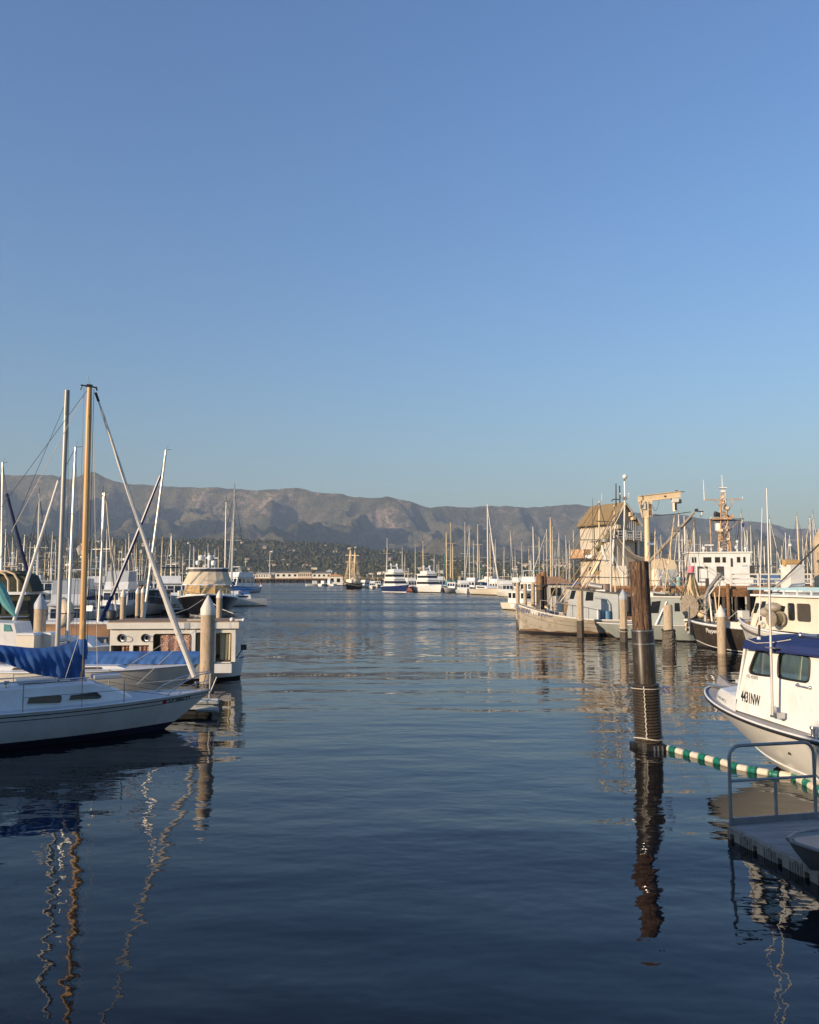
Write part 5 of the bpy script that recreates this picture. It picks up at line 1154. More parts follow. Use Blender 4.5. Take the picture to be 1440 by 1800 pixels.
def grey_cabin_boat():
    bow = P(1049, 1094, 50.5); st = P(1215, 1096, 48.5); zb = bow.z; bow.z = 0; st.z = 0; L = 7.6
    H = Hull(L, 2.8, zb, .95, .9, .4, .85, .45, 1.3, .9, .3, 2.3)
    t = hull_thing('cabin_boat', 'grey-green low cabin boat behind the big timber pile', 'boat', bow, st, H)
    gm = mat('grey_green_paint', (.30, .33, .31), .5, .15, 1.2)
    t.part('hull', H.shell(MB(), 20, 9, .08), [gm, BOTTOM], smooth=True); t.part('deck', H.deck(MB(), 18, .02), gm)
    for sg in (1, -1): t.part('rub_rail', MB().tube(H.line(.02, .01, sg), .03, 6), WHITE2)
    def o(px, py, yy=1.0): return t.on(px, py, yy)
    out = [(o(1128, 1092).x, .95), (o(1138, 1050).x, o(1138, 1050).z), (o(1200, 1050).x, o(1200, 1048).z), (o(1205, 1092).x, .95)]
    w = [[(q.x, q.z) for q in (o(1186, 1060), o(1195, 1060), o(1196, 1075), o(1186, 1075))], [(q.x, q.z) for q in (o(1146, 1058), o(1162, 1056), o(1158, 1078), o(1142, 1078))]]
    for sg in (1, -1):
        t.part('cabin_side', MB().wall(out, w, -.04, 0, lambda x, yy, z, s=sg: (x, s * (1.0 + yy), z)), gm)
        for q in w: t.part('window', MB().add([(x, sg * .97, z) for x, z in q], [tuple(range(4))]), GLASS)
    t.part('cabin_front', MB().add([(out[0][0], -1, .95), (out[0][0], 1, .95), (out[1][0], 1, out[1][1]), (out[1][0], -1, out[1][1])], [(0, 1, 2, 3)]), GLASS)
    t.part('cabin_roof', MB().box(out[2][0] - .1, out[1][0] + .15, -1.1, 1.1, out[1][1], out[1][1] + .07), WHITE2)
    z = out[1][1] + .07
    for k in range(7):
        a = rng.uniform(out[2][0], out[1][0], 2); b = rng.uniform(-.9, .9, 2); t.part('stowed_gear', MB().tube([(a[0], b[0], z + .08 + .1 * rng.random()), (a[1], b[1], z + .1 + .15 * rng.random())], rng.uniform(.04, .11), 7), [NETM, WHITE2, GREYB, BUFF][k % 4], smooth=True)
    for a, b, r_ in (((1150, 1050), (1152, 930), .035), ((1168, 1048), (1186, 905), .03), ((1178, 1050), (1160, 960), .025), ((1196, 1050), (1222, 912), .03), ((1206, 1060), (1190, 925), .02), ((1140, 1060), (1176, 985), .03), ((1160, 1050), (1200, 1000), .03), ((1130, 1020), (1205, 1022), .025), ((1150, 985), (1200, 1040), .02), ((1186, 905), (1140, 1050), .012), ((1186, 905), (1215, 1060), .012), ((1222, 912), (1170, 1050), .012), ((1222, 912), (1236, 1060), .012), ((1152, 930), (1120, 1045), .012), ((1152, 930), (1190, 1050), .012)):
        t.part('rigging_pole' if r_ > .015 else 'stay', MB().tube([t.on(*a, .3), t.on(*b, .1)], r_, 5), [ALU, BUFF, TEAK][int(a[0]) % 3] if r_ > .015 else DARKM)
    t.part('brace', MB().tube([o(1152, 1100, 1.2), o(1172, 1058, 1.05)], .04, 6), ALU)
    for a, b in (((1137, 900), (1170, 1060)), ((1195, 905), (1200, 1050)), ((1200, 905), (1227, 1062))): t.part('rigging_pole', MB().tube([t.on(b[0], b[1], .2), t.on(a[0] + 20, a[1] + 70, .2)], .025, 5), ALU)
    clutter(t, out[3][0] - 1.6, out[3][0] - .1, -1, 1, .95, .6, 16); clutter(t, out[2][0], out[1][0], -.9, .9, out[1][1] + .1, .4, 16)
    for k in range(3): t.part('fender', MB().tube([(2.2 + k * 1.3, 1.42, .5), (2.2 + k * 1.3, 1.42, .95)], .09, 8), WHITEP, smooth=True)
grey_cabin_boat()

def black_fisher():
    bow = P(1211, 1090, 44.6); st = P(1330, 1098, 40.8); zb = bow.z; bow.z = 0; st.z = 0; L = 8.4
    H = Hull(L, 3.0, zb, 1.2, 1.15, .5, .85, .45, .55, .85, .3, 2.4)
    t = hull_thing('fishing_boat', 'black-hulled fishing boat with net drum and white script name', 'fishing boat', bow, st, H)
    t.part('hull', H.shell(MB(), 22, 10, .10), [DARKHULL, BOTTOM], smooth=True); t.part('deck', H.deck(MB(), 18, .05), GREYB)
    for sg in (1, -1):
        t.part('bulwark_rail', MB().tube(H.line(-.03, .0, sg), .06, 6), WHITE); t.part('white_stripe', H.strip(MB(), zb * .80, zb * .84, sg, .0, 1), WHITE)
        t.part('bulwark', MB().loft([H.line(-.03, .0, sg, 0, .62), [(x, y, z + .28) for x, y, z in H.line(-.03, 0, sg, 0, .62)]]), WHITE2)
    tm = text_mb('Playpens', .30, .35, .006); X0 = t.on(1246, 1108, .8).x; Z0 = H.sheer(.75) - .38
    tm.mapv(lambda x, y, z: (X0 - x * 1.0, H.side(X0 - x, Z0 + y) + .014, Z0 + y)); tm.F = [q[::-1] for q in tm.F]; t.part('name_lettering', tm, WHITET)
    # net drum
    c = t.on(1221, 1066, .2); r = .62
    for yy, m in ((-.55, DRUMM), (.55, DRUMM)): t.part('drum_flange', MB().lathe([(r, -.03), (r, .03)], 20).mapv(lambda x, y, z: (c.x + x, yy + z, c.z + y)), m, smooth=True)
    t.part('net_roll', MB().lathe([(.36, -.5), (.42, -.2), (.38, 0), (.43, .3), (.36, .5)], 16, cap=False).mapv(lambda x, y, z: (c.x + x, z, c.z + y)), NETM, smooth=True)
    c2 = t.on(1237, 1064, .5); t.part('winch_wheel', MB().tube([(c2.x + .42 * math.cos(a), .6, c2.z + .42 * math.sin(a)) for a in np.arange(18) * PI / 9], .025, 6, close=True), DRUMM)
    for a in np.arange(6) * PI / 3: t.part('wheel_spoke', MB().tube([(c2.x, .6, c2.z), (c2.x + .42 * math.cos(a), .6, c2.z + .42 * math.sin(a))], .015, 5), DRUMM)
    t.part('drum_stand', MB().beam((c.x, -.62, zb - .3), (c.x, -.62, c.z), .1, .1).beam((c.x, .62, zb - .3), (c.x, .62, c.z), .1, .1), GALV)
    q = [t.on(*a, .2) for a in ((1241, 1092), (1240, 1050), (1247, 1034), (1258, 1020), (1268, 1008))]
    t.part('boom_arm', MB().tube(q, .10, 8), GALV, smooth=True); q2 = [t.on(*a, .5) for a in ((1252, 1092), (1247, 1045), (1270, 1015))]; t.part('boom_arm', MB().tube(q2, .05, 6), ALU, smooth=True)
    for a, b in (((1262, 1092), (1266, 1020)), ((1256, 1040), (1262, 1090))): t.part('block_line', MB().tube([t.on(*a, .3), t.on(*b, .3)], .03, 5), BUFF)
    for k in range(5):
        p = t.on(1228 + k * 7, 1082 - (k % 3) * 3, .2); t.part('gear_heap', MB().ball((p.x, rng.uniform(-.5, .6), p.z), rng.uniform(.16, .28), 9, 6, sz=.8), [NETM, BUFF, DARKM, NETM, WHITE2][k], smooth=True)
    # nets and lines hanging in peaks behind the drum
    for ax_, bx0, bx1, nn in ((1214, 1196, 1222, 12), (1219, 1212, 1236, 10)):
        ap = t.on(ax_, 1010, -1.0)
        for i in range(nn):
            q_ = t.on(bx0 + (bx1 - bx0) * i / (nn - 1) + rng.uniform(-1.5, 1.5), rng.uniform(1052, 1066), -1.0); mid_ = ap.lerp(q_, .5) + Vector((0, rng.uniform(-.2, .2), -.06))
            t.part('hanging_net', MB().tube([ap, mid_, q_], [.02, rng.uniform(.02, .07), rng.uniform(.02, .06)], 5), [NETM, DRUMM, NETM, BUFF][i % 4], smooth=True)
    t.part('net_post', MB().tube([t.on(1216, 1070, -1.0), t.on(1216, 1009, -1.0)], .05, 6), DARKM)
    t.part('bow_fender', MB().ball((L + .03, .1, zb - .25), .14).ball((L, .15, zb - .5), .11), BUFF, smooth=True)
    t.part('bow_fitting', MB().box(L - .2, L + .25, -.1, .1, zb - .05, zb + .06), WHITE2)
    p0 = t.on(1290, 1070, -.5); clutter(t, p0.x - 1.3, p0.x + 1.2, -1.0, 1.0, zb - .1, .55, 40)
black_fisher()

def white_fisher():
    bow = P(1300, 1084, 36.5); st = P(1470, 1106, 31.0); zb = bow.z; bow.z = 0; st.z = 0; L = 9.5
    H = Hull(L, 3.3, zb, 1.5, 1.3, .5, .85, .5, .9, 1.1, .3, 2.3)
    t = hull_thing('fishing_boat', 'white fishing boat with rounded wheelhouse windows and net reel, behind the blue-roofed boat', 'fishing boat', bow, st, H)
    t.part('hull', H.shell(MB(), 24, 12, .08), [WHITE, BOTTOM], smooth=True); t.part('deck', H.deck(MB(), 18, .1), WHITE2)
    for sg in (1, -1): t.part('rub_strake', MB().tube(H.line(.26, .03, sg, 0, .93), .05, 6), mat('brown_strake', (.12, .09, .08), .6)); t.part('cap_rail', MB().tube(H.line(-.02, .0, sg), .05, 6), WHITE)
    def o(px, py, yy=1.05): return t.on(px, py, yy)
    zt = o(1340, 1048).z
    out = [(o(1318, 1086).x, zb - .35), (o(1330, 1050).x, zt), (-.0 + 1.2, zt), (1.2, zb - .4)]
    ws = []
    for pts in ([(1321, 1078), (1329, 1060), (1337, 1060), (1330, 1078)], [(1333, 1078), (1339, 1057), (1347, 1057), (1344, 1078)], [(1364, 1074), (1366, 1062), (1381, 1066), (1379, 1076)]): ws.append([(o(*q).x, o(*q).z) for q in pts])
    ws.append(rrect(o(1397, 1060).x, o(1384, 1060).x, o(1390, 1091).z, o(1390, 1060).z, .1)); ws.append(rrect(o(1425, 1060).x, o(1400, 1060).x, o(1410, 1093).z, o(1410, 1061).z, .1))
    for sg in (1, -1):
        t.part('wheelhouse_side', MB().wall(out, ws, -.05, 0, lambda x, yy, z, s=sg: (x, s * (1.05 + yy), z)), CREAM if sg > 0 else WHITE)
        for w in ws: t.part('window', MB().add([(x, sg * 1.015, z) for x, z in w], [tuple(range(len(w)))]), GLASS if w is not ws[-1] else TAPE)
    t.part('wheelhouse_front', MB().add([(out[0][0], -1.05, out[0][1]), (out[0][0], 1.05, out[0][1]), (out[1][0], 1.05, zt), (out[1][0], -1.05, zt)], [(0, 1, 2, 3)]), WHITE)
    for k in (-1, 0, 1): t.part('front_window', MB().add([(out[0][0] + (out[1][0] - out[0][0]) * q + .03, k * .68 + d, out[0][1] + (zt - out[0][1]) * q) for q, d in ((.5, -.28), (.5, .28), (.9, .28), (.9, -.28))], [(0, 1, 2, 3)]), GLASS)
    t.part('roof', MB().box(1.0, out[1][0] + .2, -1.2, 1.2, zt, zt + .08), WHITE); t.part('roof_rack', MB().beam((1.2, 1.0, zt + .32), (out[1][0] + .6, 1.0, zt + .30), .06, .1).beam((1.2, -1.0, zt + .32), (out[1][0] + .6, -1.0, zt + .30), .06, .1), PALEBLUE)
    for k in range(6): t.part('rack_post', MB().beam((1.6 + k * .75, 1.0, zt + .08), (1.6 + k * .75, 1.0, zt + .3), .05, .05), WHITE)
    c = o(1366, 1088, 1.35)
    for yy in (1.2, 1.6): t.part('reel_disc', MB().lathe([(.30, -.02), (.30, .02)], 20).mapv(lambda x, y, z: (c.x + x, yy + z, c.z + y)), DRUMM, smooth=True)
    t.part('reel_core', MB().lathe([(.22, -.2), (.22, .2)], 14).mapv(lambda x, y, z: (c.x + x, 1.4 + z, c.z + y)), NETM)
    c = o(1360, 1068, 1.2); t.part('net_heap', MB().ball((c.x, 1.2, c.z), .34, 12, 7, sz=.6).ball((c.x + .4, 1.25, c.z - .2), .25, 10, 6, sz=.8), GREYHULL, smooth=True)
    clutter(t, 5.2, 7.6, -1, 1.2, zb - .25, .5, 24)
    # net and rope mass ahead of the windows, posts on the bow
    t.part('stem_post', MB().box(L - .45, L - .12, -.18, .18, zb - .1, zb + .28), WHITE2)
    a, b = t.on(1335, 1055, .2), t.on(1285, 1014, .2); t.part('stay', MB().tube([t.on(1340, 1050, .2), t.on(1412, 995, .2)], .035, 5), ALU); t.part('stay', MB().tube([t.on(1355, 1040, .2), t.on(1440, 957, .2)], .03, 5), DARKM)
white_fisher()

def blue_boat():
    Y = 33; a = P(1414, 1120, Y)
    t = Thing('fishing_boat', 'pale blue and white wheelhouse with tall white stack, cut off by the right edge', 'fishing boat', (a.x + 3.2, Y + 1.5, 0), PI + .15)
    H = Hull(9, 3.4, 1.9, 1.3, 1.2, .5, .85, .5, .6, .9, .3, 2.3)
    sh = lambda mb: mb.mapv(lambda x, y, z: (x - 4.5, y, z))
    t.part('hull', sh(H.shell(MB(), 18, 9)), [PALEBLUE, BOTTOM], smooth=True); t.part('deck', sh(H.deck(MB(), 14, .1)), WHITE2)
    z = lambda py: P(1425, py, Y).z
    w0 = t.L(P(1414, 1060, Y)).x; 
    t.part('wheelhouse', MB().box(w0 - 2.6, w0, -1.1, 1.15, 1.2, z(1049)), PALEBLUE); t.part('trim', MB().box(w0 - 2.62, w0 + .03, -1.12, 1.18, z(1049), z(1041)).box(w0 - 2.8, w0 + .28, -1.3, 1.35, z(1041), z(1037)), WHITE)
    for k in range(3): t.part('window', MB().box(w0 - .55 - k * .8, w0 - .17 - k * .8, 1.14, 1.165, z(1076), z(1052)), GLASS)
    for k in range(2): t.part('window', MB().box(w0 - .02, w0 + .012, -.8 + k * .9, -.1 + k * .9, z(1076), z(1052)), GLASS)
    f0 = t.L(P(1415, 1010, Y)).x; t.part('stack', MB().box(f0 - .62, f0, -.6, .1, z(1037), z(994)), WHITE2)
    t.part('stack_cap', MB().box(f0 - .64, f0 + .02, -.62, .12, z(994), z(992)), WHITE); t.part('liferaft_case', MB().tube([(f0 - .52, -.2, z(988)), (f0 + .1, -.2, z(988))], .14, 10), GOLDCLOTH, smooth=True)
    t.part('antenna', MB().tube([(f0 - .25, -.2, z(990)), (f0 - .2, -.2, z(938))], .012, 5).ball((f0 - .22, -.2, z(956)), .07), WHITE)
    t.part('life_ring', MB().tube([(w0 - .9 + .2 * math.cos(a_), 1.22, z(1072) + .2 * math.sin(a_)) for a_ in np.arange(12) * PI / 6], .06, 6, close=True), WHITE, smooth=True)
blue_boat()

# ================================================================ PIER, ICE HOUSE, CRANE
PZ = P(1300, 1034, 75).z
def pier():
    xa = P(1000, 1030, 78).x; xb = P(1700, 1030, 78).x
    t = Thing('timber_pier', 'heavy timber pier with white railing behind the fishing boats at right', 'pier', ((xa + xb) / 2, 84, 0)); w = (xb - xa) / 2; oy = 84
    t.part('deck', MB().box(-w, w, 75.6 - oy, 96 - oy, PZ - .18, PZ), BROWNP)
    t.part('stringer', MB().box(-w, w, 75.2 - oy, 75.6 - oy, PZ - .02 - .75, PZ - .10), BROWNP); t.part('kerb_beam', MB().box(-w, w, 75.65 - oy, 75.95 - oy, PZ + .01, PZ + .22), mat('orange_brown_kerb', (.36, .20, .10), .8, .25, 3))
    pm = MB().lathe([(.22, -2.5), (.21, PZ - .8)], 10).mesh('pile', DKTIMBER, True); n = 34
    for r in range(4):
        for i in range(n):
            o = bpy.data.objects.new('pile', pm); COL.objects.link(o); o.parent = t.o; o.location = (-w + (i + .5) * 2 * w / n + random.uniform(-.2, .2), 75.5 - oy + r * 5, 0)
    for i in range(8):
        px = 1172 + i * 36; p = P(px, 1040, 75); h = [.5, .2, .9, .4, .1, .6, .3, .2][i]
        t.part('fender_pile', MB().lathe([(.17, -2.5), (.16, PZ + h)], 9, (p.x - t.loc.x, 75 - oy, 0)), [DKTIMBER, BROWNP][i % 2], smooth=True)
    mb = MB();
    r0, r1 = P(1285, 1030, 76).x - t.loc.x, w
    for z in (1.28, .82, .42): t.part('rail', MB().beam((r0, 76 - oy, PZ + z), (r1, 76 - oy, PZ + z), .09, .14 if z > 1 else .09), WHITE2)
    k = r0
    while k < r1: t.part('rail_post', MB().beam((k, 75.8 - oy, PZ - .35), (k, 75.8 - oy, PZ + 1.34), .15, .13), WHITE2); k += 2.45
    for q in range(10):
        x = r0 + 2 + q * 2.6; t.part('balustrade', MB().beam((x, 90 - oy, PZ + .9), (x + 2, 90 - oy, PZ + .9), .05, .05), WHITE)
    # sloped gangway rails left of the railing
    for dz in (0, .5): t.part('gangway_rail', MB().beam((r0 - 2.6, 75.9 - oy, PZ + 2.0 + dz * .6), (r0 + .4, 75.9 - oy, PZ - .2 + dz), .08, .08), WHITE2)
pier()
def prop(name, label, cat, px, py, Y, build, rot=0.0, group=None, z=None):
    p = P(px, py, Y); t = Thing(name, label, cat, (p.x, Y, (PZ + .005) if z is None else z), rot, group); build(t); return t
PAD = .005
prop('bin', 'bright pink plastic bin standing on the pier in front of the white ship', 'bin', 1215, 1000, 77, lambda t: (t.part('pedestal', MB().box(-.25, .25, -.25, .25, 0, P(1215, 1007, 77).z - PZ), DARKM), t.part('bin', MB().lathe([(.28, P(0, 1006.5, 77).z - PZ), (.33, P(0, 996, 77).z - PZ), (.30, P(0, 995, 77).z - PZ)], 10), PINK, smooth=True)))
for i, px in enumerate((1184, 1192, 1200)): prop('drum', ['blue plastic drum at the left end of the pier', 'pale teal drum in the middle of three on the pier', 'dark blue drum nearest the pink bin on the pier'][i], 'drum', px, 1028, 77.5, lambda t, i=i: t.part('drum', MB().lathe([(.3, 0), (.32, .1), (.3, .45), (.32, .5), (.3, 1.0), (.27, 1.02)], 14), [BLUEP, mat('teal_drum', (.30, .48, .47)), NAVY][i], smooth=True), group='drums on the pier')

def ice_house():
    Y = 86.0; c = P(1076, 1030, Y); rot = R(28)      # corner nearest the viewer; gable faces +x side of it
    t = Thing('ice_house', 'tall pale timber ice house with mossy orange gable roof on the pier', 'building', (c.x, Y, PZ + .004), rot)
    z = lambda py: P(1076, py, Y).z - PZ
    gw = t.on(1123, 1000, 0).x; ld = t.onx(1021, 1000, 0).y
    ze = P(1076, 918, Y).z - PZ; zp = P(1098, 884, Y).z - PZ
    zmid = ze
    front = [(0, 0), (gw, 0), (gw, zmid), (gw / 2, zp), (0, zmid)]
    t.part('gable_wall', MB().prism(front, 0, .15), SIDING); t.part('gable_wall', MB().prism(front, ld - .15, ld), SIDING)
    t.part('side_wall', MB().box(-.002, .15, .15, ld - .15, 0, zmid), SIDING); t.part('side_wall', MB().box(gw - .15, gw + .002, .15, ld - .15, 0, zmid), SIDING)
    sl = (zp - zmid) / (gw / 2)
    for s in (0, 1):
        a = [(-.2, zmid - .2 * sl), (gw / 2, zp), (gw / 2, zp + .16), (-.27, zmid - .2 * sl + .12)]
        if s: a = [(gw - x, y) for x, y in a][::-1]
        t.part('roof_slope', MB().prism(a, -.35, ld + .3), ROOFO)
    t.part('rafter_tails', MB().box(-.34, -.02, 0, .08, zmid - .38, zmid - .24), SIDING)
    for k in range(14): t.part('rafter_tail', MB().box(-.36, -.003, .2 + k * (ld - .4) / 13, .28 + k * (ld - .4) / 13, zmid - .42, zmid - .28), DARKM)
    for x0, x1, s in ((-.36, gw / 2, 1), (gw / 2, gw + .36, -1)):
        t.part('barge_board', MB().beam((x0, -.37, zmid - .28 if s > 0 else zp + .03), (x1, -.37, zp + .03 if s > 0 else zmid - .28), .06, .2), WHITE2)
    for k in range(12): x = .25 + k * (gw - .4) / 11.5; t.part('batten', MB().box(x, x + .05, -.03, .0, 0.02, min(zmid + sl * x, zmid + sl * (gw - x)) - .1), SIDING)
    for k in range(8): y = .5 + k * (ld - .8) / 7.5; t.part('batten', MB().box(-.032, -.002, y, y + .05, .02, zmid - .4), SIDING)
    for py in (949, 992): t.part('ledger', MB().box(-.07, -.035, .1, ld - .1, z(py) - .06, z(py) + .06), SIDING)
    # openings and fittings on the gable
    t.part('shutter', MB().box(gw * .12, gw * .36, -.08, -.03, z(946), z(935)), DARKM); t.part('balcony_deck', MB().box(0, gw + .9, -.7, -.06, z(949), z(947)), SIDING)
    for zz in (944, 939, 934): t.part('balcony_rail', MB().beam((gw * .1, -.7, z(zz)), (gw + .9, -.7, z(zz)), .06, .10), WHITE2)
    for k in range(5): x = gw * .1 + k * (gw * .9 + .85) / 4; t.part('balcony_post', MB().beam((x, -.7, z(950)), (x, -.7, z(932)), .09, .09), WHITE2)
    t.part('large_door', MB().box(gw * .22, gw * .86, -.07, -.033, z(1000), z(952)), SIDING); t.part('door_lintel', MB().box(gw * .12, gw * .92, -.12, -.04, z(951.5), z(950)), WHITE2); t.part('door_edge', MB().box(gw * .87, gw * .92, -.1, -.03, z(1002), z(952)), DARKM)
    for px_, py_ in ((.16, 926), (.62, 903), (.72, 909)): t.part('floodlight', MB().box(gw * px_, gw * px_ + .4, -.45, -.06, z(py_) - .2, z(py_) + .22), BUFF); t.part('lamp_bracket', MB().box(gw * px_ + .42, gw * px_ + .5, -.3, -.03, z(py_) - .3, z(py_) + .3), DARKM)
    # curved ice chute
    pts = [(gw * (-.1) + (gw * 1.05) * u, -.9, z(945) + (z(983) - z(945)) * (1 - (1 - u) ** 2.2)) for u in np.linspace(0, 1, 14)]
    mb = MB(); mb.loft([[(x, -1.25, zz + .15), (x, -1.2, zz - .1), (x, -.65, zz - .1), (x, -.6, zz + .15)] for x, _, zz in pts]); mb.loft([[(x, -1.28, zz + .15), (x, -1.23, zz - .16), (x, -.62, zz - .16), (x, -.57, zz + .15)] for x, _, zz in pts], False, 0, True); t.part('ice_chute', mb, GALV, smooth=True)
    t.part('chute_rim', MB().tube([(x, -1.27, zz + .16) for x, _, zz in pts], .06, 6), BUFF)
    # lower annex with windows, side landing and orange cabinet
    t.part('annex_wall', MB().box(.0, gw + 1.2, -2.2, -.08, 0, z(995)), SIDING)
    for k in range(16): t.part('annex_batten', MB().box(.1 + k * (gw + 1) / 15, .15 + k * (gw + 1) / 15, -2.23, -2.2, 0.02, z(996)), SIDING)
    for zz in (1012, 1003): t.part('annex_trim', MB().box(-.05, gw + 1.25, -2.3, -2.2, z(zz) - .06, z(zz) + .06), WHITE2)
    for k in range(3): t.part('annex_window', MB().box(.5 + k * 1.1, 1.1 + k * 1.1, -2.26, -2.2, z(1028), z(1018)), GLASS)
    t.part('side_window', MB().box(-.06, -.002, ld * .38, ld * .38 + 1.1, z(1009), z(996)), [mat('yellow_panel', (.42, .30, .08), .7)][0]); t.part('side_shutter', MB().box(-.06, -.002, ld * .38 + 1.15, ld * .38 + 1.6, z(1009), z(996)), DARKM)  # plain yellow panel with a dark shutter beside it
    t.part('side_landing', MB().box(-1.0, -.01, ld * .55, ld + .6, z(982), z(980)), DARKM); t.part('orange_cabinet', MB().box(-.95, -.05, ld * .66, ld + .5, z(980), z(964)), ORANGEM); t.part('landing_tank', MB().tube([(-.7, ld * .35, z(978)), (-.7, ld * .62, z(978))], .24, 10), WHITE, smooth=True)
    t.part('downpipe', MB().tube([(-.06, ld * .52, .2), (-.06, ld * .52, zmid - .4)], .04, 5), DARKM)
    # right hand board screen
    x0 = t.on(1126, 1000, 1.2).x; x1 = t.on(1151, 1000, 1.2).x
    for k in range(7): x = x0 + (x1 - x0) * k / 7; t.part('screen_board', MB().box(x, x + (x1 - x0) / 7 - .05, 1.2, 1.26, 0, z(934 if k > 0 else 930)), SIDING)
    for k in range(3): t.part('screen_rail', MB().box(x0, x1, 1.12, 1.2, z(938 + k * 6), z(936 + k * 6)), WHITE2)
    # roof fittings
    r = MB().tube([(gw / 2, .6, zp + .1), (gw / 2, .6, zp + .1 + (P(0, 853, Y).z - P(0, 884, Y).z))], .07, 6); t.part('roof_mast', r, DARKM); t.part('roof_bracket', MB().tube([(gw / 2, .6, zp + .5), (gw / 2 - .7, .9, zp + .5), (gw / 2 - .9, .9, zp + .3)], .06, 6), DARKM)
    pass
ice_house()

def weather_mast():
    Y = 78; p = P(1095, 1033, Y); t = Thing('weather_mast', 'tall white pole with white radar ball and wind instruments in front of the ice house', 'mast', (p.x, Y, PZ + .005)); z = lambda py: P(1096, py, Y).z - PZ; dx = P(1098, 850, Y).x - p.x
    t.part('pole', MB().tube([(0, 0, 0), (dx, 0, z(878))], [.10, .08], 8), WHITE2, smooth=True); t.part('pole', MB().tube([(dx, 0, z(878)), (dx, 0, z(846))], .05, 6), ALU)
    t.part('ball', MB().ball((dx + .05, 0, z(838)), .24, 12, 8), WHITE, smooth=True); t.part('neck', MB().tube([(dx, 0, z(846)), (dx, 0, z(840))], .07, 6), DARKM)
    for s in (-1, 1):
        t.part('instrument_arm', MB().tube([(dx, 0, z(876)), (dx + s * .35, 0, z(877)), (dx + s * .42, 0, z(869))], .03, 5), GALV); t.part('wind_cup', MB().ball((dx + s * .42, 0, z(868)), .09, 8, 5), WHITE)
    t.part('instrument_box', MB().box(dx - .16, dx + .16, -.15, .15, z(879), z(873)), GALV)
weather_mast()

def crane():
    Y = 80; p = P(1141, 1033, Y); t = Thing('jib_crane', 'buff pillar jib crane with hoist on the pier, right of the ice house', 'crane', (p.x, Y, PZ + .005)); X = lambda px: P(px, 950, Y).x - p.x; z = lambda py: P(1141, py, Y).z - PZ
    t.part('base', MB().lathe([(.55, 0), (.52, z(1004)), (.40, z(1000))], 16, (X(1152), 0, 0)), CREAM, smooth=True)
    t.part('column', MB().lathe([(.32, 0), (.30, z(908))], 16, (X(1138), 0, 0)), BUFF, smooth=True)
    t.part('head', MB().prism([(X(1131), z(909)), (X(1143), z(909)), (X(1147), z(880)), (X(1125), z(880))], -.32, .32), BUFF)
    t.part('collar', MB().lathe([(.38, z(911)), (.38, z(908))], 16, (X(1138), 0, 0)), BUFF); t.part('motor_box', MB().box(X(1128), X(1134), -.5, -.33, z(896), z(885)), CREAM)
    t.part('ladder', MB().beam((X(1146), -.3, z(909)), (X(1146), -.3, z(882)), .05, .05).beam((X(1139), -.4, z(909)), (X(1139), -.4, z(882)), .05, .05).beam((X(1146), -.3, z(896)), (X(1139), -.4, z(896)), .05, .05), WHITE2); t.part('service_door', MB().box(X(1139.5), X(1145), -.36, -.33, z(906), z(886)), BROWNP)
    a, b = (X(1124), z(877.5)), (X(1198), z(869)); nz = .26
    t.part('jib_beam', MB().prism([(a[0], a[1] - nz), (b[0], b[1] - nz), (b[0], b[1] + nz), (a[0], a[1] + nz * .9)], -.16, .16), BUFF); t.part('beam_flange', MB().beam((a[0], 0, a[1] + nz + .02), (b[0], 0, b[1] + nz + .03), .5, .05).beam((a[0], 0, a[1] - nz - .02), (b[0], 0, b[1] - nz - .03), .5, .05), BUFF)
    t.part('trolley', MB().box(X(1183), X(1194), -.3, .3, z(883), z(876.5)), WHITE2); t.part('hoist', MB().tube([(X(1188), 0, z(883)), (X(1188), 0, z(899))], .22, 10), CREAM, smooth=True); t.part('hoist_slot', MB().box(X(1186.5), X(1189.5), -.26, -.2, z(897), z(884)), DARKM); t.part('limit_switch', MB().box(X(1194), X(1199), -.2, .2, z(885), z(878)), DARKM)
    t.part('hose', MB().tube([(X(1146) + (X(1161) - X(1146)) * u, 0, z(880) - 1.0 * math.sin(PI * u)) for u in np.linspace(0, 1, 10)], .02, 4), DARKM); t.part('end_arm', MB().box(X(1191), X(1206), -.05, .05, z(865) , z(864)), DARKM); t.part('stop', MB().box(X(1190), X(1194), -.08, .08, z(865), z(862)), DARKM)
    t.part('notice', MB().box(X(1135), X(1150), -.55, -.52, z(958.5), z(954.5)), mat('blue_white_notice', (.25, .35, .5)))
    t.part('logo_plate', MB().box(X(1169), X(1172.5), -.18, -.162, z(874.5), z(871.5)), DARKM)
crane()
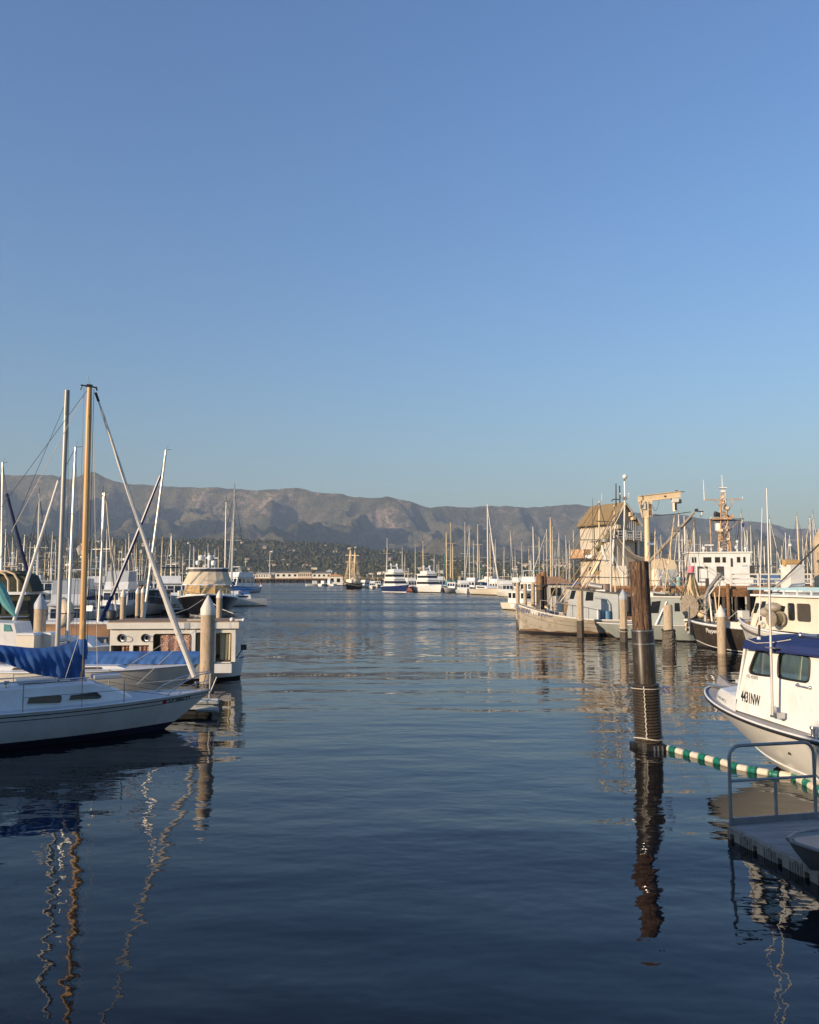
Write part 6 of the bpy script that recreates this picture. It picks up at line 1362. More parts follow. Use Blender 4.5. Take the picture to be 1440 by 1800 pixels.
def boom2():
    Y = 76; p = P(1144, 1033, Y); t = Thing('cargo_boom', 'long weathered boom slanting up to the right from behind the big brown pile', 'boom', (p.x, Y, PZ + .005)); X = lambda px: P(px, 950, Y).x - p.x; z = lambda py: P(1141, py, Y).z - PZ
    t.part('spar', MB().tube([(X(1136), 0, z(992)), (X(1170), 0, z(957)), (X(1222), 0, z(901))], [.12, .15, .10], 8), mat('weathered_spar', (.33, .27, .20), .8, .25, 4, stretch=(2, 2, 2)), smooth=True); t.part('underside_rail', MB().tube([(X(1150), .1, z(980)), (X(1218), .1, z(910))], .05, 5), DARKM)
    t.part('sheave', MB().tube([(X(1226), -.12, z(897)), (X(1226), .12, z(897))], .15, 10).box(X(1229), X(1238), -.1, .1, z(900), z(898.5)), DARKM); t.part('hook', MB().tube([(X(1236), 0, z(900)), (X(1235), 0, z(906)), (X(1232), 0, z(908))], .06, 5), GALV)
    t.part('topping_cable', MB().tube([(X(1146), 0, z(907)), (X(1185), 0, z(904)), (X(1216), 0, z(900))], .035, 5), DARKM); t.part('knuckle', MB().box(X(1184), X(1196), -.25, .25, z(934), z(926)), GALV)
    t.part('foot_post', MB().tube([(X(1136), 0, 0), (X(1136), 0, z(990))], .2, 8), DKTIMBER)
boom2()
def tank_truck():
    Y = 84; p = P(1166, 1033, Y); t = Thing('covered_trailer', 'rounded beige covered trailer parked on the pier beside the crane base', 'trailer', (p.x, Y, PZ + .005), -.1); z = lambda py: P(1141, py, Y).z - PZ; hw = 1.45
    sec = [(-hw, .5), (-hw, z(996)), (-hw * .8, z(985)), (0, z(981)), (hw * .8, z(985)), (hw, z(996)), (hw, .5)]
    t.part('body', MB().prism([(a, b) for a, b in sec], 0, 4.5), TANCLOTH, smooth=False); t.part('side_skirt', MB().box(-hw - .02, hw + .02, -.02, 4.52, .5, z(1001)), GREYB)
    for x in (-1.1, 1.1):
        for y in (.8, 3.5): t.part('wheel', MB().lathe([(.38, -.12), (.38, .12)], 14).mapv(lambda a, b, c: (x + c, y + a, .38 + b)), DARK)
tank_truck()

def shed():
    Y = 66; p = P(982, 1075, Y); t = Thing('wooden_shed', 'small tan wooden shed with orange shingle roof behind the grey workboat', 'shed', (p.x, Y, .0), R(12)); z = lambda py: P(982, py, Y).z; hw = 1.05; zb = .5
    t.part('float', MB().box(-1.5, 1.5, -.3, 3.2, -.3, zb - .01), DKTIMBER); t.part('wall', MB().box(-hw, hw, 0, 2.6, zb, z(1027)), CREAM)
    ze, zp = z(1026), z(1013.5); t.part('roof', MB().add([(-hw - .2, -.25, ze), (hw + .25, -.25, ze), (hw + .25, 2.85, ze), (-hw - .2, 2.85, ze), (-.5, 1.3, zp), (.6, 1.3, zp)], [(0, 1, 5, 4), (2, 3, 4, 5), (1, 2, 5), (3, 0, 4), (0, 3, 2, 1)]), ROOFT)
    for k in range(6): t.part('siding_batten', MB().box(-hw + .1 + k * .36, -hw + .14 + k * .36, -.03, 0, zb, ze - .05), CREAM)
    t.part('door', MB().box(.35, .85, -.05, -.0, zb, zb + 1.3), ORANGEM); t.part('window', MB().box(-.65, -.25, -.05, 0, z(1047), z(1033)), GLASS); t.part('window', MB().box(-.1, .2, -.05, 0, z(1047), z(1033)), GLASS)
shed()

def patrol_ship():
    Y = 116; p = P(1262, 1010, Y); t = Thing('patrol_ship', 'white ship with rusty lattice mast tinted sun-orange moored behind the pier', 'ship', (p.x, Y, 0), R(180 - 12)); 
    S = lambda px, py=1000, yy=0: t.on(px, py, yy)
    z = lambda py: P(1262, py, Y).z
    H = Hull(26, 6.2, 3.6, 2.4, 2.2, .8, .8, .5, 1.8, 1.0, .3, 2.3)
    sh = lambda mb: mb.mapv(lambda x, y, zz: (x - 14, y, zz))
    t.part('hull', sh(H.shell(MB(), 20, 9, .1)), [WHITE, BOTTOM], smooth=True); t.part('deck', sh(H.deck(MB(), 16, .05)), GREYB)
    X = lambda px: S(px).x
    xl, xr = X(1207), X(1318)   # xl > xr in local (facing left)
    t.part('deckhouse', MB().box(xr, xl - .8, -2.4, 2.4, 2.0, z(997)), WHITE); 
    zb0, zb1 = z(997), z(973)
    t.part('bridge', MB().prism([(xr + .4, zb0 + .01), (xl - .4, zb0 + .01), (xl, zb1), (xr + .2, zb1)], -2.2, 2.2), WHITE); t.part('bridge_roof', MB().box(xr, xl + .2, -2.4, 2.4, zb1, zb1 + .18), WHITE)
    for a, b in ((1213, 1221), (1233, 1247), (1253, 1262), (1266, 1272), (1291, 1297), (1302, 1306)):
        t.part('bridge_window', MB().box(X(b), X(a), 2.18, 2.23, z(989.5), z(980)), GLASS)
    for a, b, c, d in ((1222, 1240, 996, 1024), (1255, 1268, 996, 1020), (1280, 1284, 982, 1000), (1312, 1321, 995, 1015)): t.part('dark_doorway', MB().box(X(b), X(a), 2.38 if c > 990 else 2.2, 2.43 if c > 990 else 2.24, z(d), z(c)), DARKM)
    t.part('life_panel', MB().box(X(1239), X(1225), 2.44, 2.5, z(1022), z(1000)), WHITE); t.part('crest_plate', MB().box(X(1309), X(1300), 2.24, 2.27, z(1003), z(994)), CAPG)
    # lattice mast
    mx = X(1275); w = .75; zt = z(866); z0 = zb1 + .18
    for sx in (-1, 1):
        for sy in (-1, 1): t.part('mast_leg', MB().tube([(mx + sx * w, sy * w, z0), (mx + sx * .28, sy * .25, z(880)), (mx + sx * .18, sy * .15, zt)], [.11, .09, .07], 6), ORANGEM)
    n = 9
    for i in range(n):
        a, b = i / n, (i + 1) / n
        def q(u, sx, sy): ww = w + (.25 - w) * u; return (mx + sx * ww, sy * ww, z0 + (z(880) - z0) * u)
        for sx in (-1, 1): t.part('lattice_brace', MB().tube([q(a, sx, -1), q(b, sx, 1)], .05, 5).tube([q(a, -sx, sx), q(b, sx, sx)], .05, 5).tube([q(b, -1, sx), q(b, 1, sx)], .05, 5), ORANGEM)
    for py, a, b in ((878.5, 1242, 1310), (913, 1251, 1311), (915.5, 1251, 1306)): t.part('yardarm', MB().beam((X(a), .1, z(py)), (X(b), .1, z(py)), .13, .13), ORANGEM if py < 900 else DARKM)
    for a, b in (((1260, 880), (1270, 892)), ((1294, 880), (1284, 898)), ((1258, 916), (1272, 932)), ((1300, 917), (1284, 935))): t.part('yard_strut', MB().tube([(X(a[0]), .1, z(a[1])), (X(b[0]), .1, z(b[1]))], .06, 5), ORANGEM)
    for a, y0, y1 in ((1242, 879, 843), (1275, 866, 835), (1310, 879, 874), (1253, 914, 908)): t.part('whip_antenna', MB().tube([(X(a), 0, z(y0)), (X(a) + .05, 0, z(y1))], [.07, .04], 6), WHITE)
    t.part('top_platform', MB().box(mx - .5, mx + .5, -.5, .5, z(859), z(857.5)).box(mx - .3, mx + .3, -.3, .3, z(866), z(862)), WHITE); t.part('platform', MB().box(mx - 1.0, mx + 1.6, -1, 1, z(914), z(911)), ORANGEM)
    t.part('radar_scanner', MB().box(X(1294), X(1276), -.15, .15, z(910), z(906)), ORANGEM); t.part('searchlight', MB().tube([(X(1259), .4, z(904)), (X(1267), .2, z(905))], [.42, .3], 12), DARKM); t.part('radome', MB().box(X(1270), X(1260), -.5, .5, z(933), z(920)), WHITE); t.part('lower_platform', MB().box(X(1272), X(1262), -.6, .6, z(936), z(933.2)), ORANGEM)
    for px_, py_, r in ((1237, 964, .28), (1250, 966, .18), (1296, 953, .22), (1294, 963, .24), (1268, 966, .2), (1310, 965, .22)): t.part('dome', MB().ball((X(px_), .8, z(py_)), r, 10, 7), WHITE, smooth=True); t.part('dome_post', MB().tube([(X(px_), .8, z0), (X(px_), .8, z(py_) - r * .8)], .07, 5), WHITE)
    for k in range(26):
        u = rng.random(); zz = z0 + (z(872) - z0) * u; ww = .9 - .6 * u; x_ = mx + rng.uniform(-ww, ww); s_ = rng.uniform(.08, .3) * (1 - .4 * u)
        t.part('mast_fitting', MB().box(x_ - s_, x_ + s_, ww * .8, ww * .8 + .3, zz - s_, zz + s_ * .8) if k % 2 else MB().tube([(x_, ww, zz - s_ * 3), (x_ + rng.uniform(-.3, .3), ww + .1, zz + s_ * 4)], .05, 5), [WHITE2, ORANGEM, DARKM, BUFF][k % 4])
    for k in range(7): t.part('deck_stanchion', MB().tube([(xr + 1 + k * 1.1, 2.45, z0), (xr + 1 + k * 1.1, 2.45, z0 + 1.0)], .04, 5), WHITE)
    t.part('second_mast', MB().tube([(X(1252), 0, z0), (X(1251), 0, z(913))], .1, 6), ORANGEM); t.part('radar_bar', MB().box(X(1256), X(1240), -.1, .1, z(959), z(957)), WHITE)
    for k, px_ in enumerate((1293, 1296, 1300, 1304)): t.part('signal_halyard', MB().tube([(X(px_), .1, z(915)), (X(px_ + 2), .3, z(960))], .025, 4), NAVY)
    t.part('flag', MB().loft([[(X(1306), .1, z(921)), (X(1307), .2, z(927))], [(X(1311), .2, z(919)), (X(1310), .1, z(928))]]), NAVY)
    for k in range(9): x = xr - .2 - k * 1.1; t.part('stern_rail', MB().tube([(x, 2.5, 2.4), (x, 2.5, 3.4)], .04, 5), WHITE)
patrol_ship()
# ================================================================ LEFT MIDDLE BOATS
def black_yacht():
    Y = 77; p = P(361, 1052, Y); L = 17
    zb = P(361, 1050.5, Y).z
    rot = -PI / 2 + R(12)                                 # bow towards the viewer
    t = Thing('motor_yacht', 'black-hulled motor yacht seen bow-on with tan canvas flybridge and white domes', 'motor yacht', (p.x - L * math.cos(rot) , Y - L * math.sin(rot) - .0, 0), rot)
    H = Hull(L, 6.0, zb + .25, zb - .3, 1.9, .8, .9, .45, 1.6, .8, .28, 3.2, .8)
    t.part('hull', H.shell(MB(), 30, 12, .14), [BLACKH, mat('white_boot_stripe', (.6, .6, .6))], smooth=True); t.part('deck', H.deck(MB(), 24, .02), WHITE)
    for sg in (1, -1): t.part('cap_rail', MB().tube(H.line(-.04, .02, sg), .07, 6), WHITE, smooth=True)
    t.part('bow_rail', MB().tube([(x, y * .9, z + .75) for x, y, z in H.line(0, -.1, 1, .45, .99, 14)] + [(x, y * .9, z + .75) for x, y, z in H.line(0, -.1, -1, .45, .99, 14)][::-1], .025, 5), STEEL)
    for sg in (1, -1):
        for x, y, z in H.line(0, -.1, sg, .5, .97, 7): t.part('rail_post', MB().tube([(x, y * .9, z), (x, y * .9, z + .75)], .02, 5), STEEL)
    zd = zb - .1; Z = lambda py, Yy: P(361, py, Yy).z
    # lower deckhouse, tan window covers
    def tier(x0, x1, w, z0, z1, nar, m, name, roundf=.9):
        rows = []
        for zz, s, dx in ((z0, 1, 0), (z1, nar, (z1 - z0) * .35)):
            r = []
            for i in range(9): a = -PI / 2 + PI * i / 8; r.append((x1 - dx - roundf + roundf * math.cos(a), w * s * math.sin(a), zz))
            r = [(x0, -w * s, zz)] + r + [(x0, w * s, zz)]; rows.append(r)
        mb = MB().loft(rows, True); mb.add(rows[1], [tuple(range(11))]); return t.part(name, mb, m, smooth=False)
    fx = L - 4.5; Yh = Y + 4.6
    z1 = Z(1044, Yh); z2 = Z(1029, Yh); z3 = Z(1005, Yh + 1); z4 = Z(1000, Yh + 1)
    tier(4, fx + .6, 2.35, zd - .6, z1, .98, WHITE, 'deckhouse'); tier(4, fx, 2.3, z1 + .01, z2, .93, GOLDCLOTH, 'window_cover', 1.1)
    for y in (-.75, .75): t.part('cover_seam', MB().box(fx - .45, fx - .02, y - .02, y + .02, z1, z2), TANCLOTH)
    tier(4, fx - .3, 2.5, z2 + .01, z2 + .1, 1.0, WHITE, 'bridge_deck', 1.2); tier(4, fx - .5, 2.45, z2 + .11, z3, .78, TANCLOTH, 'flybridge_cover', 1.3); tier(3.5, fx - 1.1, 1.95, z3 + .01, z3 + .28, 1.02, DARKM, 'tinted_screen', 1.0); tier(3.5, fx - 1.2, 2.0, z3 + .30, z3 + .42, 1, WHITE, 'hardtop', 1.0)
    zt = z3 + .42; Ym = Y + 7; xm = L - 7
    def on(px, py): q = t.L(P(px, py, Ym)); return q
    t.part('mast', MB().beam((xm, 0, zt), (xm, 0, Z(972, Ym)), .22, .16).beam((xm, -1.0, Z(981, Ym)), (xm, 1.0, Z(981, Ym)), .14, .12).beam((xm, -.45, Z(981, Ym)), (xm, -.45, Z(976, Ym)), .1, .1).beam((xm, .5, Z(981, Ym)), (xm, .5, Z(976, Ym)), .1, .1), WHITE)
    for px, py, r in ((353.5, 980, .26), (369, 980, .26), (348, 989, .22), (375.5, 989, .26)):
        q = on(px, py); t.part('satellite_dome', MB().lathe([(r * .7, -r * 1.1), (r, -r * .6), (r, .1), (r * .75, r * .75), (.01, r)], 12, (xm, q.y, q.z)), WHITE, smooth=True)
    for px, t_ in ((366, 955), (341, 960), (378, 965)): q = on(px, t_); t.part('antenna', MB().tube([(xm, q.y, zt), (xm, q.y, q.z)], .025, 5), WHITE)
    for s in (-1, 1): t.part('mooring_line', MB().tube([(L - .5, .1 * s, zb - .1), (L + 1.5, 1.4 * s, .9), (L + 3, 2.6 * s, .5)], .035, 5), ROPE)
    t.part('anchor', MB().box(L - .3, L + .25, -.15, .15, zb + .1, zb + .28), STEEL)
    for k in range(5): q = H.pt(.55 + k * .06, 1); t.part('rolled_fender', MB().tube([(q[0], q[1] * (-.97), q[2] + .2), (q[0], q[1] * (-.97), q[2] + .7)], .13, 7), WHITEP, smooth=True)
black_yacht()

def cruiser(name, label, cat, px, py_w, Y, L, rot, group=None, hull=WHITE, top=GREYCLOTH, fly=True, canopy=False, scale=1.0, mastlet=True, house=WHITE):
    """small cabin cruiser / trawler: hull, deckhouse with windows, flybridge"""
    p = P(px, 1000, Y); t = Thing(name, label, cat, (p.x, Y, 0), rot, group); B = L * .34
    H = Hull(L, B, L * .15, L * .11, L * .10, .5, .85, .45, L * .08, .85, .3, 2.6, .9); sh = lambda mb: mb.mapv(lambda x, y, z: (x - L * .5, y, z))
    t.part('hull', sh(H.shell(MB(), 14, 8, .1)), [hull, BOTTOM], smooth=True); t.part('deck', sh(H.deck(MB(), 12, .03)), WHITE)
    z0 = L * .105; z1 = z0 + L * .17; w = B * .38
    xa, xb = -L * .30, L * .16
    t.part('deckhouse', MB().prism([(xa, z0), (xb + L * .05, z0), (xb, z1), (xa, z1)], -w, w), house)
    n = 4
    for i in range(n):
        a = xa + (xb - xa) * (i + .15) / n; b = xa + (xb - xa) * (i + .85) / n
        for s in (-1, 1): t.part('window', MB().box(a, b, s * w - .02, s * w + .02, z0 + L * .07, z1 - L * .025), GLASS)
    for k in (-1, 0, 1): t.part('front_window', MB().add([(xb + L * .05 * (1 - q) + .03, k * w * .62 + d * w * .25, z0 + (z1 - z0) * q) for q, d in ((.42, -1), (.42, 1), (.85, 1), (.85, -1))], [(0, 1, 2, 3)]), GLASS)
    t.part('house_roof', MB().box(xa - L * .1, xb + L * .03, -w * 1.12, w * 1.12, z1 + .005, z1 + .08), WHITE)
    if fly:
        z2 = z1 + L * .09; t.part('flybridge', MB().prism([(xa + L * .02, z1 + .09), (xb - L * .02, z1 + .09), (xb - L * .06, z2), (xa + L * .02, z2)], -w * .9, w * .9), house)
        if canopy: t.part('canopy', MB().prism([(xa + L * .03, z2 + .01), (xb - L * .06, z2 + .01), (xb - L * .10, z2 + L * .11), (xa + L * .03, z2 + L * .11)], -w * .85, w * .85), top); t.part('canopy_frame', MB().tube([(xb - L * .10, -w * .85, z2 + L * .115), (xb - L * .10, w * .85, z2 + L * .115)], .03, 5), STEEL)
        else:
            t.part('bimini', MB().box(xa + L * .04, xb - L * .08, -w * .8, w * .8, z2 + L * .09, z2 + L * .1), top)
            for x in (xa + L * .05, xb - L * .1):
                for s in (-1, 1): t.part('bimini_post', MB().tube([(x, s * w * .75, z2), (x, s * w * .75, z2 + L * .09)], .03, 4), STEEL)
        zt = z2 + L * .11
    else: zt = z1 + .08
    if mastlet:
        t.part('radar_mast', MB().tube([(xa + L * .1, 0, zt), (xa + L * .1, 0, zt + L * .12)], .05, 5).beam((xa + L * .1, -w * .3, zt + L * .08), (xa + L * .1, w * .3, zt + L * .08), .06, .06), WHITE); t.part('radar_dome', MB().ball((xa + L * .1, 0, zt + L * .13), .25, 8, 5, sz=.6), WHITE, smooth=True)
    if Y < 100: clutter(t, L * .2, L * .4, -B * .2, B * .2, z0, .5, 12, 'deck_gear'); clutter(t, xa, xb, -w, w, z1 + .1, .4, 8, 'roof_gear')
    t.part('bow_rail', MB().tube([(x, y * .92, z + .7) for x, y, z in ((a - L * .5, b, c) for a, b, c in H.line(0, 0, 1, .6, .98, 6))] + [(x, y * .92, z + .7) for x, y, z in ((a - L * .5, b, c) for a, b, c in H.line(0, 0, -1, .6, .98, 6))][::-1], .02, 4), STEEL)
    return t
BOW = -PI / 2
cruiser('trawler', 'white trawler with grey canvas flybridge enclosure, left of the black yacht', 'trawler', 211, 0, 80, 9.2, BOW + .1, canopy=True)
cruiser('trawler', 'white boat with broad grey canvas cover behind the thick concrete pile', 'trawler', 120, 0, 50, 7.4, BOW + .35, canopy=True, hull=WHITE2)
cruiser('cabin_cruiser', 'white motor yacht with two rows of dark windows at the end of the left docks', 'motor yacht', 419, 0, 222, 15, BOW - .5, top=WHITE)
cruiser('trawler', 'dark-windowed boat with recess shade painted dark between the trawler and the black yacht', 'trawler', 268, 0, 85, 9, BOW, house=DARKM, top=NAVYCLOTH, fly=False)  # dark house colour stands for the shade of a recess
cruiser('cabin_cruiser', 'white cruiser with small radar arch behind the golden mast', 'motor boat', 138, 0, 88, 10, BOW + .2, top=WHITE)
cruiser('cabin_cruiser', 'white cruiser peeking out behind the grey canopied trawler', 'motor boat', 232, 0, 120, 12, BOW, fly=False)
cruiser('cabin_cruiser', 'grey-white cruiser between the leaning navy sail and the white jib', 'motor boat', 300, 0, 105, 11, BOW + .3, top=NAVYCLOTH)

def left_edge_boat():
    Y = 36; p = P(20, 1090, Y); t = Thing('fishing_boat', 'dark green covered workboat with pale curved hoops at the far left edge', 'fishing boat', (p.x - 2.0, Y, 0), .1)
    z = lambda py: P(20, py, Y).z; X = lambda px: t.L(P(px, 1050, Y)).x
    H = Hull(9, 3.2, 1.5, 1.1, 1.1, .5, .85, .45, .7, .9, .3, 2.4); t.part('hull', H.shell(MB(), 16, 8).mapv(lambda x, y, zz: (x - 5, y, zz)), [WHITE2, BOTTOM], smooth=True); t.part('deck', H.deck(MB(), 12, .03).mapv(lambda x, y, zz: (x - 5, y, zz)), WHITE2)
    dk = mat('dark_green_shade_cloth', (.035, .045, .030), .9, .35, 3, col2=(.12, .06, .03), fac2=.4)
    t.part('cabin', MB().box(X(-60), X(62), -.9, 1, 1.1, z(1045)), dk); t.part('cabin_roof', MB().box(X(-60), X(56), -1.05, 1.1, z(1044.9), z(1040)), WHITE)
    t.part('net_pile', MB().prism([(X(-60), z(1040)), (X(62), z(1040)), (X(50), z(1012)), (X(30), z(1003)), (X(-60), z(1003))], -.6, .9), dk)
    for xo in (0, 16): t.part('hoop', MB().tube([(X(-20 + xo), -.95, z(1005)), (X(5 + xo), -.95, z(1004)), (X(18 + xo), -.95, z(1009)), (X(25 + xo), -.95, z(1020)), (X(26 + xo), -.95, z(1040))], .045, 6), BUFF, smooth=True)
    q = P(28, 1083, Y - 3); s = P(-4, 1028, Y - 3); a, b = t.L(q), t.L(s); t.part('teal_sail_cover', MB().tube([b, b.lerp(a, .5) + Vector((0, 0, -.1)), a], [.22, .2, .09], 9), TEALCLOTH, smooth=True)
    t.part('pipe_rail', MB().tube([(X(-60), -1.0, z(1083)), (X(60), -1.0, z(1083))], .03, 5), STEEL)
    for px in (5, 30, 52): t.part('window', MB().box(X(px - 8), X(px + 8), -.93, -.89, z(1078), z(1055)), GLASS)
left_edge_boat()
def left_cruiser():
    Y = 31.5; t = Thing('cabin_cruiser', 'low white and green cabin cruiser behind the blue sail cover at far left', 'motor boat', (P(10, 1100, Y).x, Y, 0), .12)
    z = lambda py: P(20, py, Y).z; X = lambda px: t.L(P(px, 1050, Y)).x
    H = Hull(7.5, 2.7, 1.2, 1.0, .9, .5, .85, .45, .9, .9, .3, 2.4); t.part('hull', H.shell(MB(), 14, 8).mapv(lambda x, y, zz: (x - 5.2, y, zz)), [WHITE, BOTTOM], smooth=True); t.part('deck', H.deck(MB(), 12, .03).mapv(lambda x, y, zz: (x - 5.2, y, zz)), WHITE)
    t.part('cabin', MB().prism([(X(-80), 1.0), (X(52), 1.0), (X(40), z(1094)), (X(-80), z(1088))], -.9, .9), WHITE)
    t.part('window', MB().tube([(X(3) + .13 * math.cos(a), -.9, z(1103) + .15 * math.sin(a)) for a in np.arange(12) * PI / 6], .05, 6, close=True), DARKM); t.part('window', MB().prism([(X(24), z(1107)), (X(37), z(1107)), (X(33), z(1096)), (X(24), z(1095))], -.93, -.88), TEALCLOTH)
left_cruiser()
def dock_boxes():
    for px0, px1, pyb, pyt, Y, lab in ((29, 60, 1139, 1113, 27.6, 'white dock box left of the thick concrete pile'), (66, 90, 1140, 1112, 28.2, 'white dock box right behind the thick concrete pile')):
        a, b = P(px0, 1120, Y).x, P(px1, 1120, Y).x; zt = P(50, pyt, Y).z; t = Thing('dock_box', lab, 'dock box', ((a + b) / 2, Y, .46)); w = (b - a) / 2
        t.part('body', MB().box(-w, w, 0, .6, 0, zt - .54), CREAM); t.part('lid', MB().prism([(-w - .02, zt - .535), (w + .02, zt - .535), (w - .03, zt - .46), (-w + .03, zt - .46)], -.03, .63), WHITE)
    t = Thing('floating_dock', 'timber dock walkway running between the berths at left', 'dock', (-16, 28.6, 0)); t.part('float', MB().box(-9, 6.5, -1, 1, -.3, .35), DARK)
    for k in range(60): t.part('plank', MB().box(-9 + k * .255, -8.77 + k * .255, -1.05, 1.05, .40, .45), TEAK)
    q = P(150, 1108, 36); t = Thing('rowing_dinghy', 'upturned brown timber rowing boat under a canvas strip behind the golden mast', 'rowing boat', (q.x, 36, q.z - .35), .05)
    H = Hull(4.2, 1.3, .62, .48, .5, .0, .7, .45, .3, .7, .35, 2.2); t.part('hull', H.shell(MB(), 16, 8, .0).mapv(lambda x, y, zz: (x - 1.9, y, .62 - zz)), [mat('varnished_hull', (.34, .19, .09), .45, .2, 2), BROWNP], smooth=True); t.part('gunwale', MB().tube([(x - 1.9, y, .62 - z) for x, y, z in H.line()], .03, 5), TANCLOTH); t.part('rack', MB().box(-1.2, -1.1, -.6, .6, -1.0, .0).box(1.0, 1.1, -.6, .6, -1.0, .0), GALV)
    q = P(196, 1080, 33); t = Thing('outboard_motor', 'dark grey outboard motor on a bracket beside the white cabin boat', 'outboard motor', (q.x, 33, q.z - .55)); t.part('cowling', MB().lathe([(.14, 0), (.2, .05), (.21, .28), (.16, .36), (.02, .38)], 12, (0, 0, .35)), DARKM, smooth=True); t.part('leg', MB().box(-.07, .07, -.05, .05, -.7, .36), DARKM); t.part('bracket', MB().box(-.15, .25, -.12, .12, .1, .2), GREYB)
    q = P(112, 1078, 34); t = Thing('wrapped_sail', 'bundled beige sail tied on a rail behind the silver mast', 'sail', (q.x, 34, q.z)); t.part('sail_bundle', MB().tube([(-.1, 0, .6), (.08, .02, .35), (.15, 0, 0), (.05, 0, -.3), (-.12, 0, -.55)], [.12, .26, .3, .27, .1], 9), TANCLOTH, smooth=True); t.part('tie', MB().tube([(.15 + .31 * math.cos(a), .31 * math.sin(a), 0) for a in np.arange(10) * PI / 5], .02, 5, close=True), ROPED); t.part('rail_post', MB().tube([(.1, 0, -.3), (.1, 0, -2.2)], .03, 5), GALV)
dock_boxes()

# ================================================================ FAR BOATS
def far_yachts():
    def yacht(px, Y, w_px, pyt, label, hull, rot):
        """three-tier motor yacht"""
        B = w_px / 1440 * Y * .66; L = B * 3.4; p = P(px, 1000, Y); t = Thing('motor_yacht', label, 'motor yacht', (p.x - L * .3 * math.cos(rot), Y - L * .3 * math.sin(rot), 0), rot)
        H = Hull(L, B, B * .52, B * .42, B * .36, .8, .9, .45, L * .07, .8, .28, 3.0, .85); sh = lambda mb: mb.mapv(lambda x, y, z: (x - L * .5, y, z)); t.part('hull', sh(H.shell(MB(), 20, 9, .25)), [hull, WHITE if hull is NAVY else BOTTOM], smooth=True)
        t.part('deck', sh(H.deck(MB(), 16, .03)), WHITE); t.part('sheer_band', sh(MB().loft([H.line(0, .02, 1, .0), H.line(.14, .03, 1)], False, 0, True).loft([H.line(0, .02, -1, .0), H.line(.14, .03, -1)])), WHITE)
        zt = P(px, pyt, Y).z; z = B * .40; hgt = (zt - z) / 2.6; x1 = L * .22; w = B * .40
        for k in range(2):
            z0, z1 = z + k * hgt * 1.1, z + (k + 1) * hgt * 1.08
            xf = x1 - k * L * .07; t.part('deckhouse', MB().prism([(-L * .36, z0 + .02), (xf, z0 + .02), (xf - hgt * .9, z1), (-L * .36, z1)], -w, w), WHITE)
            t.part('window_band', MB().prism([(-L * .33, z0 + hgt * .42), (xf - hgt * .30, z0 + hgt * .42), (xf - hgt * .62, z0 + hgt * .82), (-L * .33, z0 + hgt * .82)], -w - .04, w + .04), GLASS)
            t.part('front_window', MB().add([(xf - hgt * .9 * q * 1.0 + .05, s * w * .9, z0 + hgt * q) for q, s in ((.40, -1), (.40, 1), (.85, 1), (.85, -1))], [(0, 1, 2, 3)]), GLASS); t.part('eyebrow', MB().box(-L * .42, xf - hgt * .6, -w * 1.08, w * 1.08, z1 + .01, z1 + .15), WHITE); w *= .86
        z2 = z + hgt * 2.3; t.part('flybridge_coaming', MB().prism([(-L * .25, z2 - .1), (L * .06, z2 - .1), (L * .03, z2 + hgt * .5), (-L * .25, z2 + hgt * .4)], -w, w), WHITE)
        t.part('radar_arch', MB().beam((-L * .1, -w * .9, z2), (-L * .14, -w * .7, z2 + hgt), .2, .3).beam((-L * .1, w * .9, z2), (-L * .14, w * .7, z2 + hgt), .2, .3).beam((-L * .14, -w * .7, z2 + hgt), (-L * .14, w * .7, z2 + hgt), .25, .3), WHITE)
        for s in (-1, 1): t.part('dome', MB().ball((-L * .14, s * w * .7, z2 + hgt + .35), .35, 8, 6), WHITE, smooth=True)
    yacht(709, 222, 42, 1002, 'white three-deck motor yacht with navy blue hull in the far anchorage', NAVY, BOW + .42)
    yacht(768, 215, 42, 1005, 'white flybridge motor yacht with white hull, right of the navy-hulled yacht', WHITE, BOW + .42)
far_yachts()

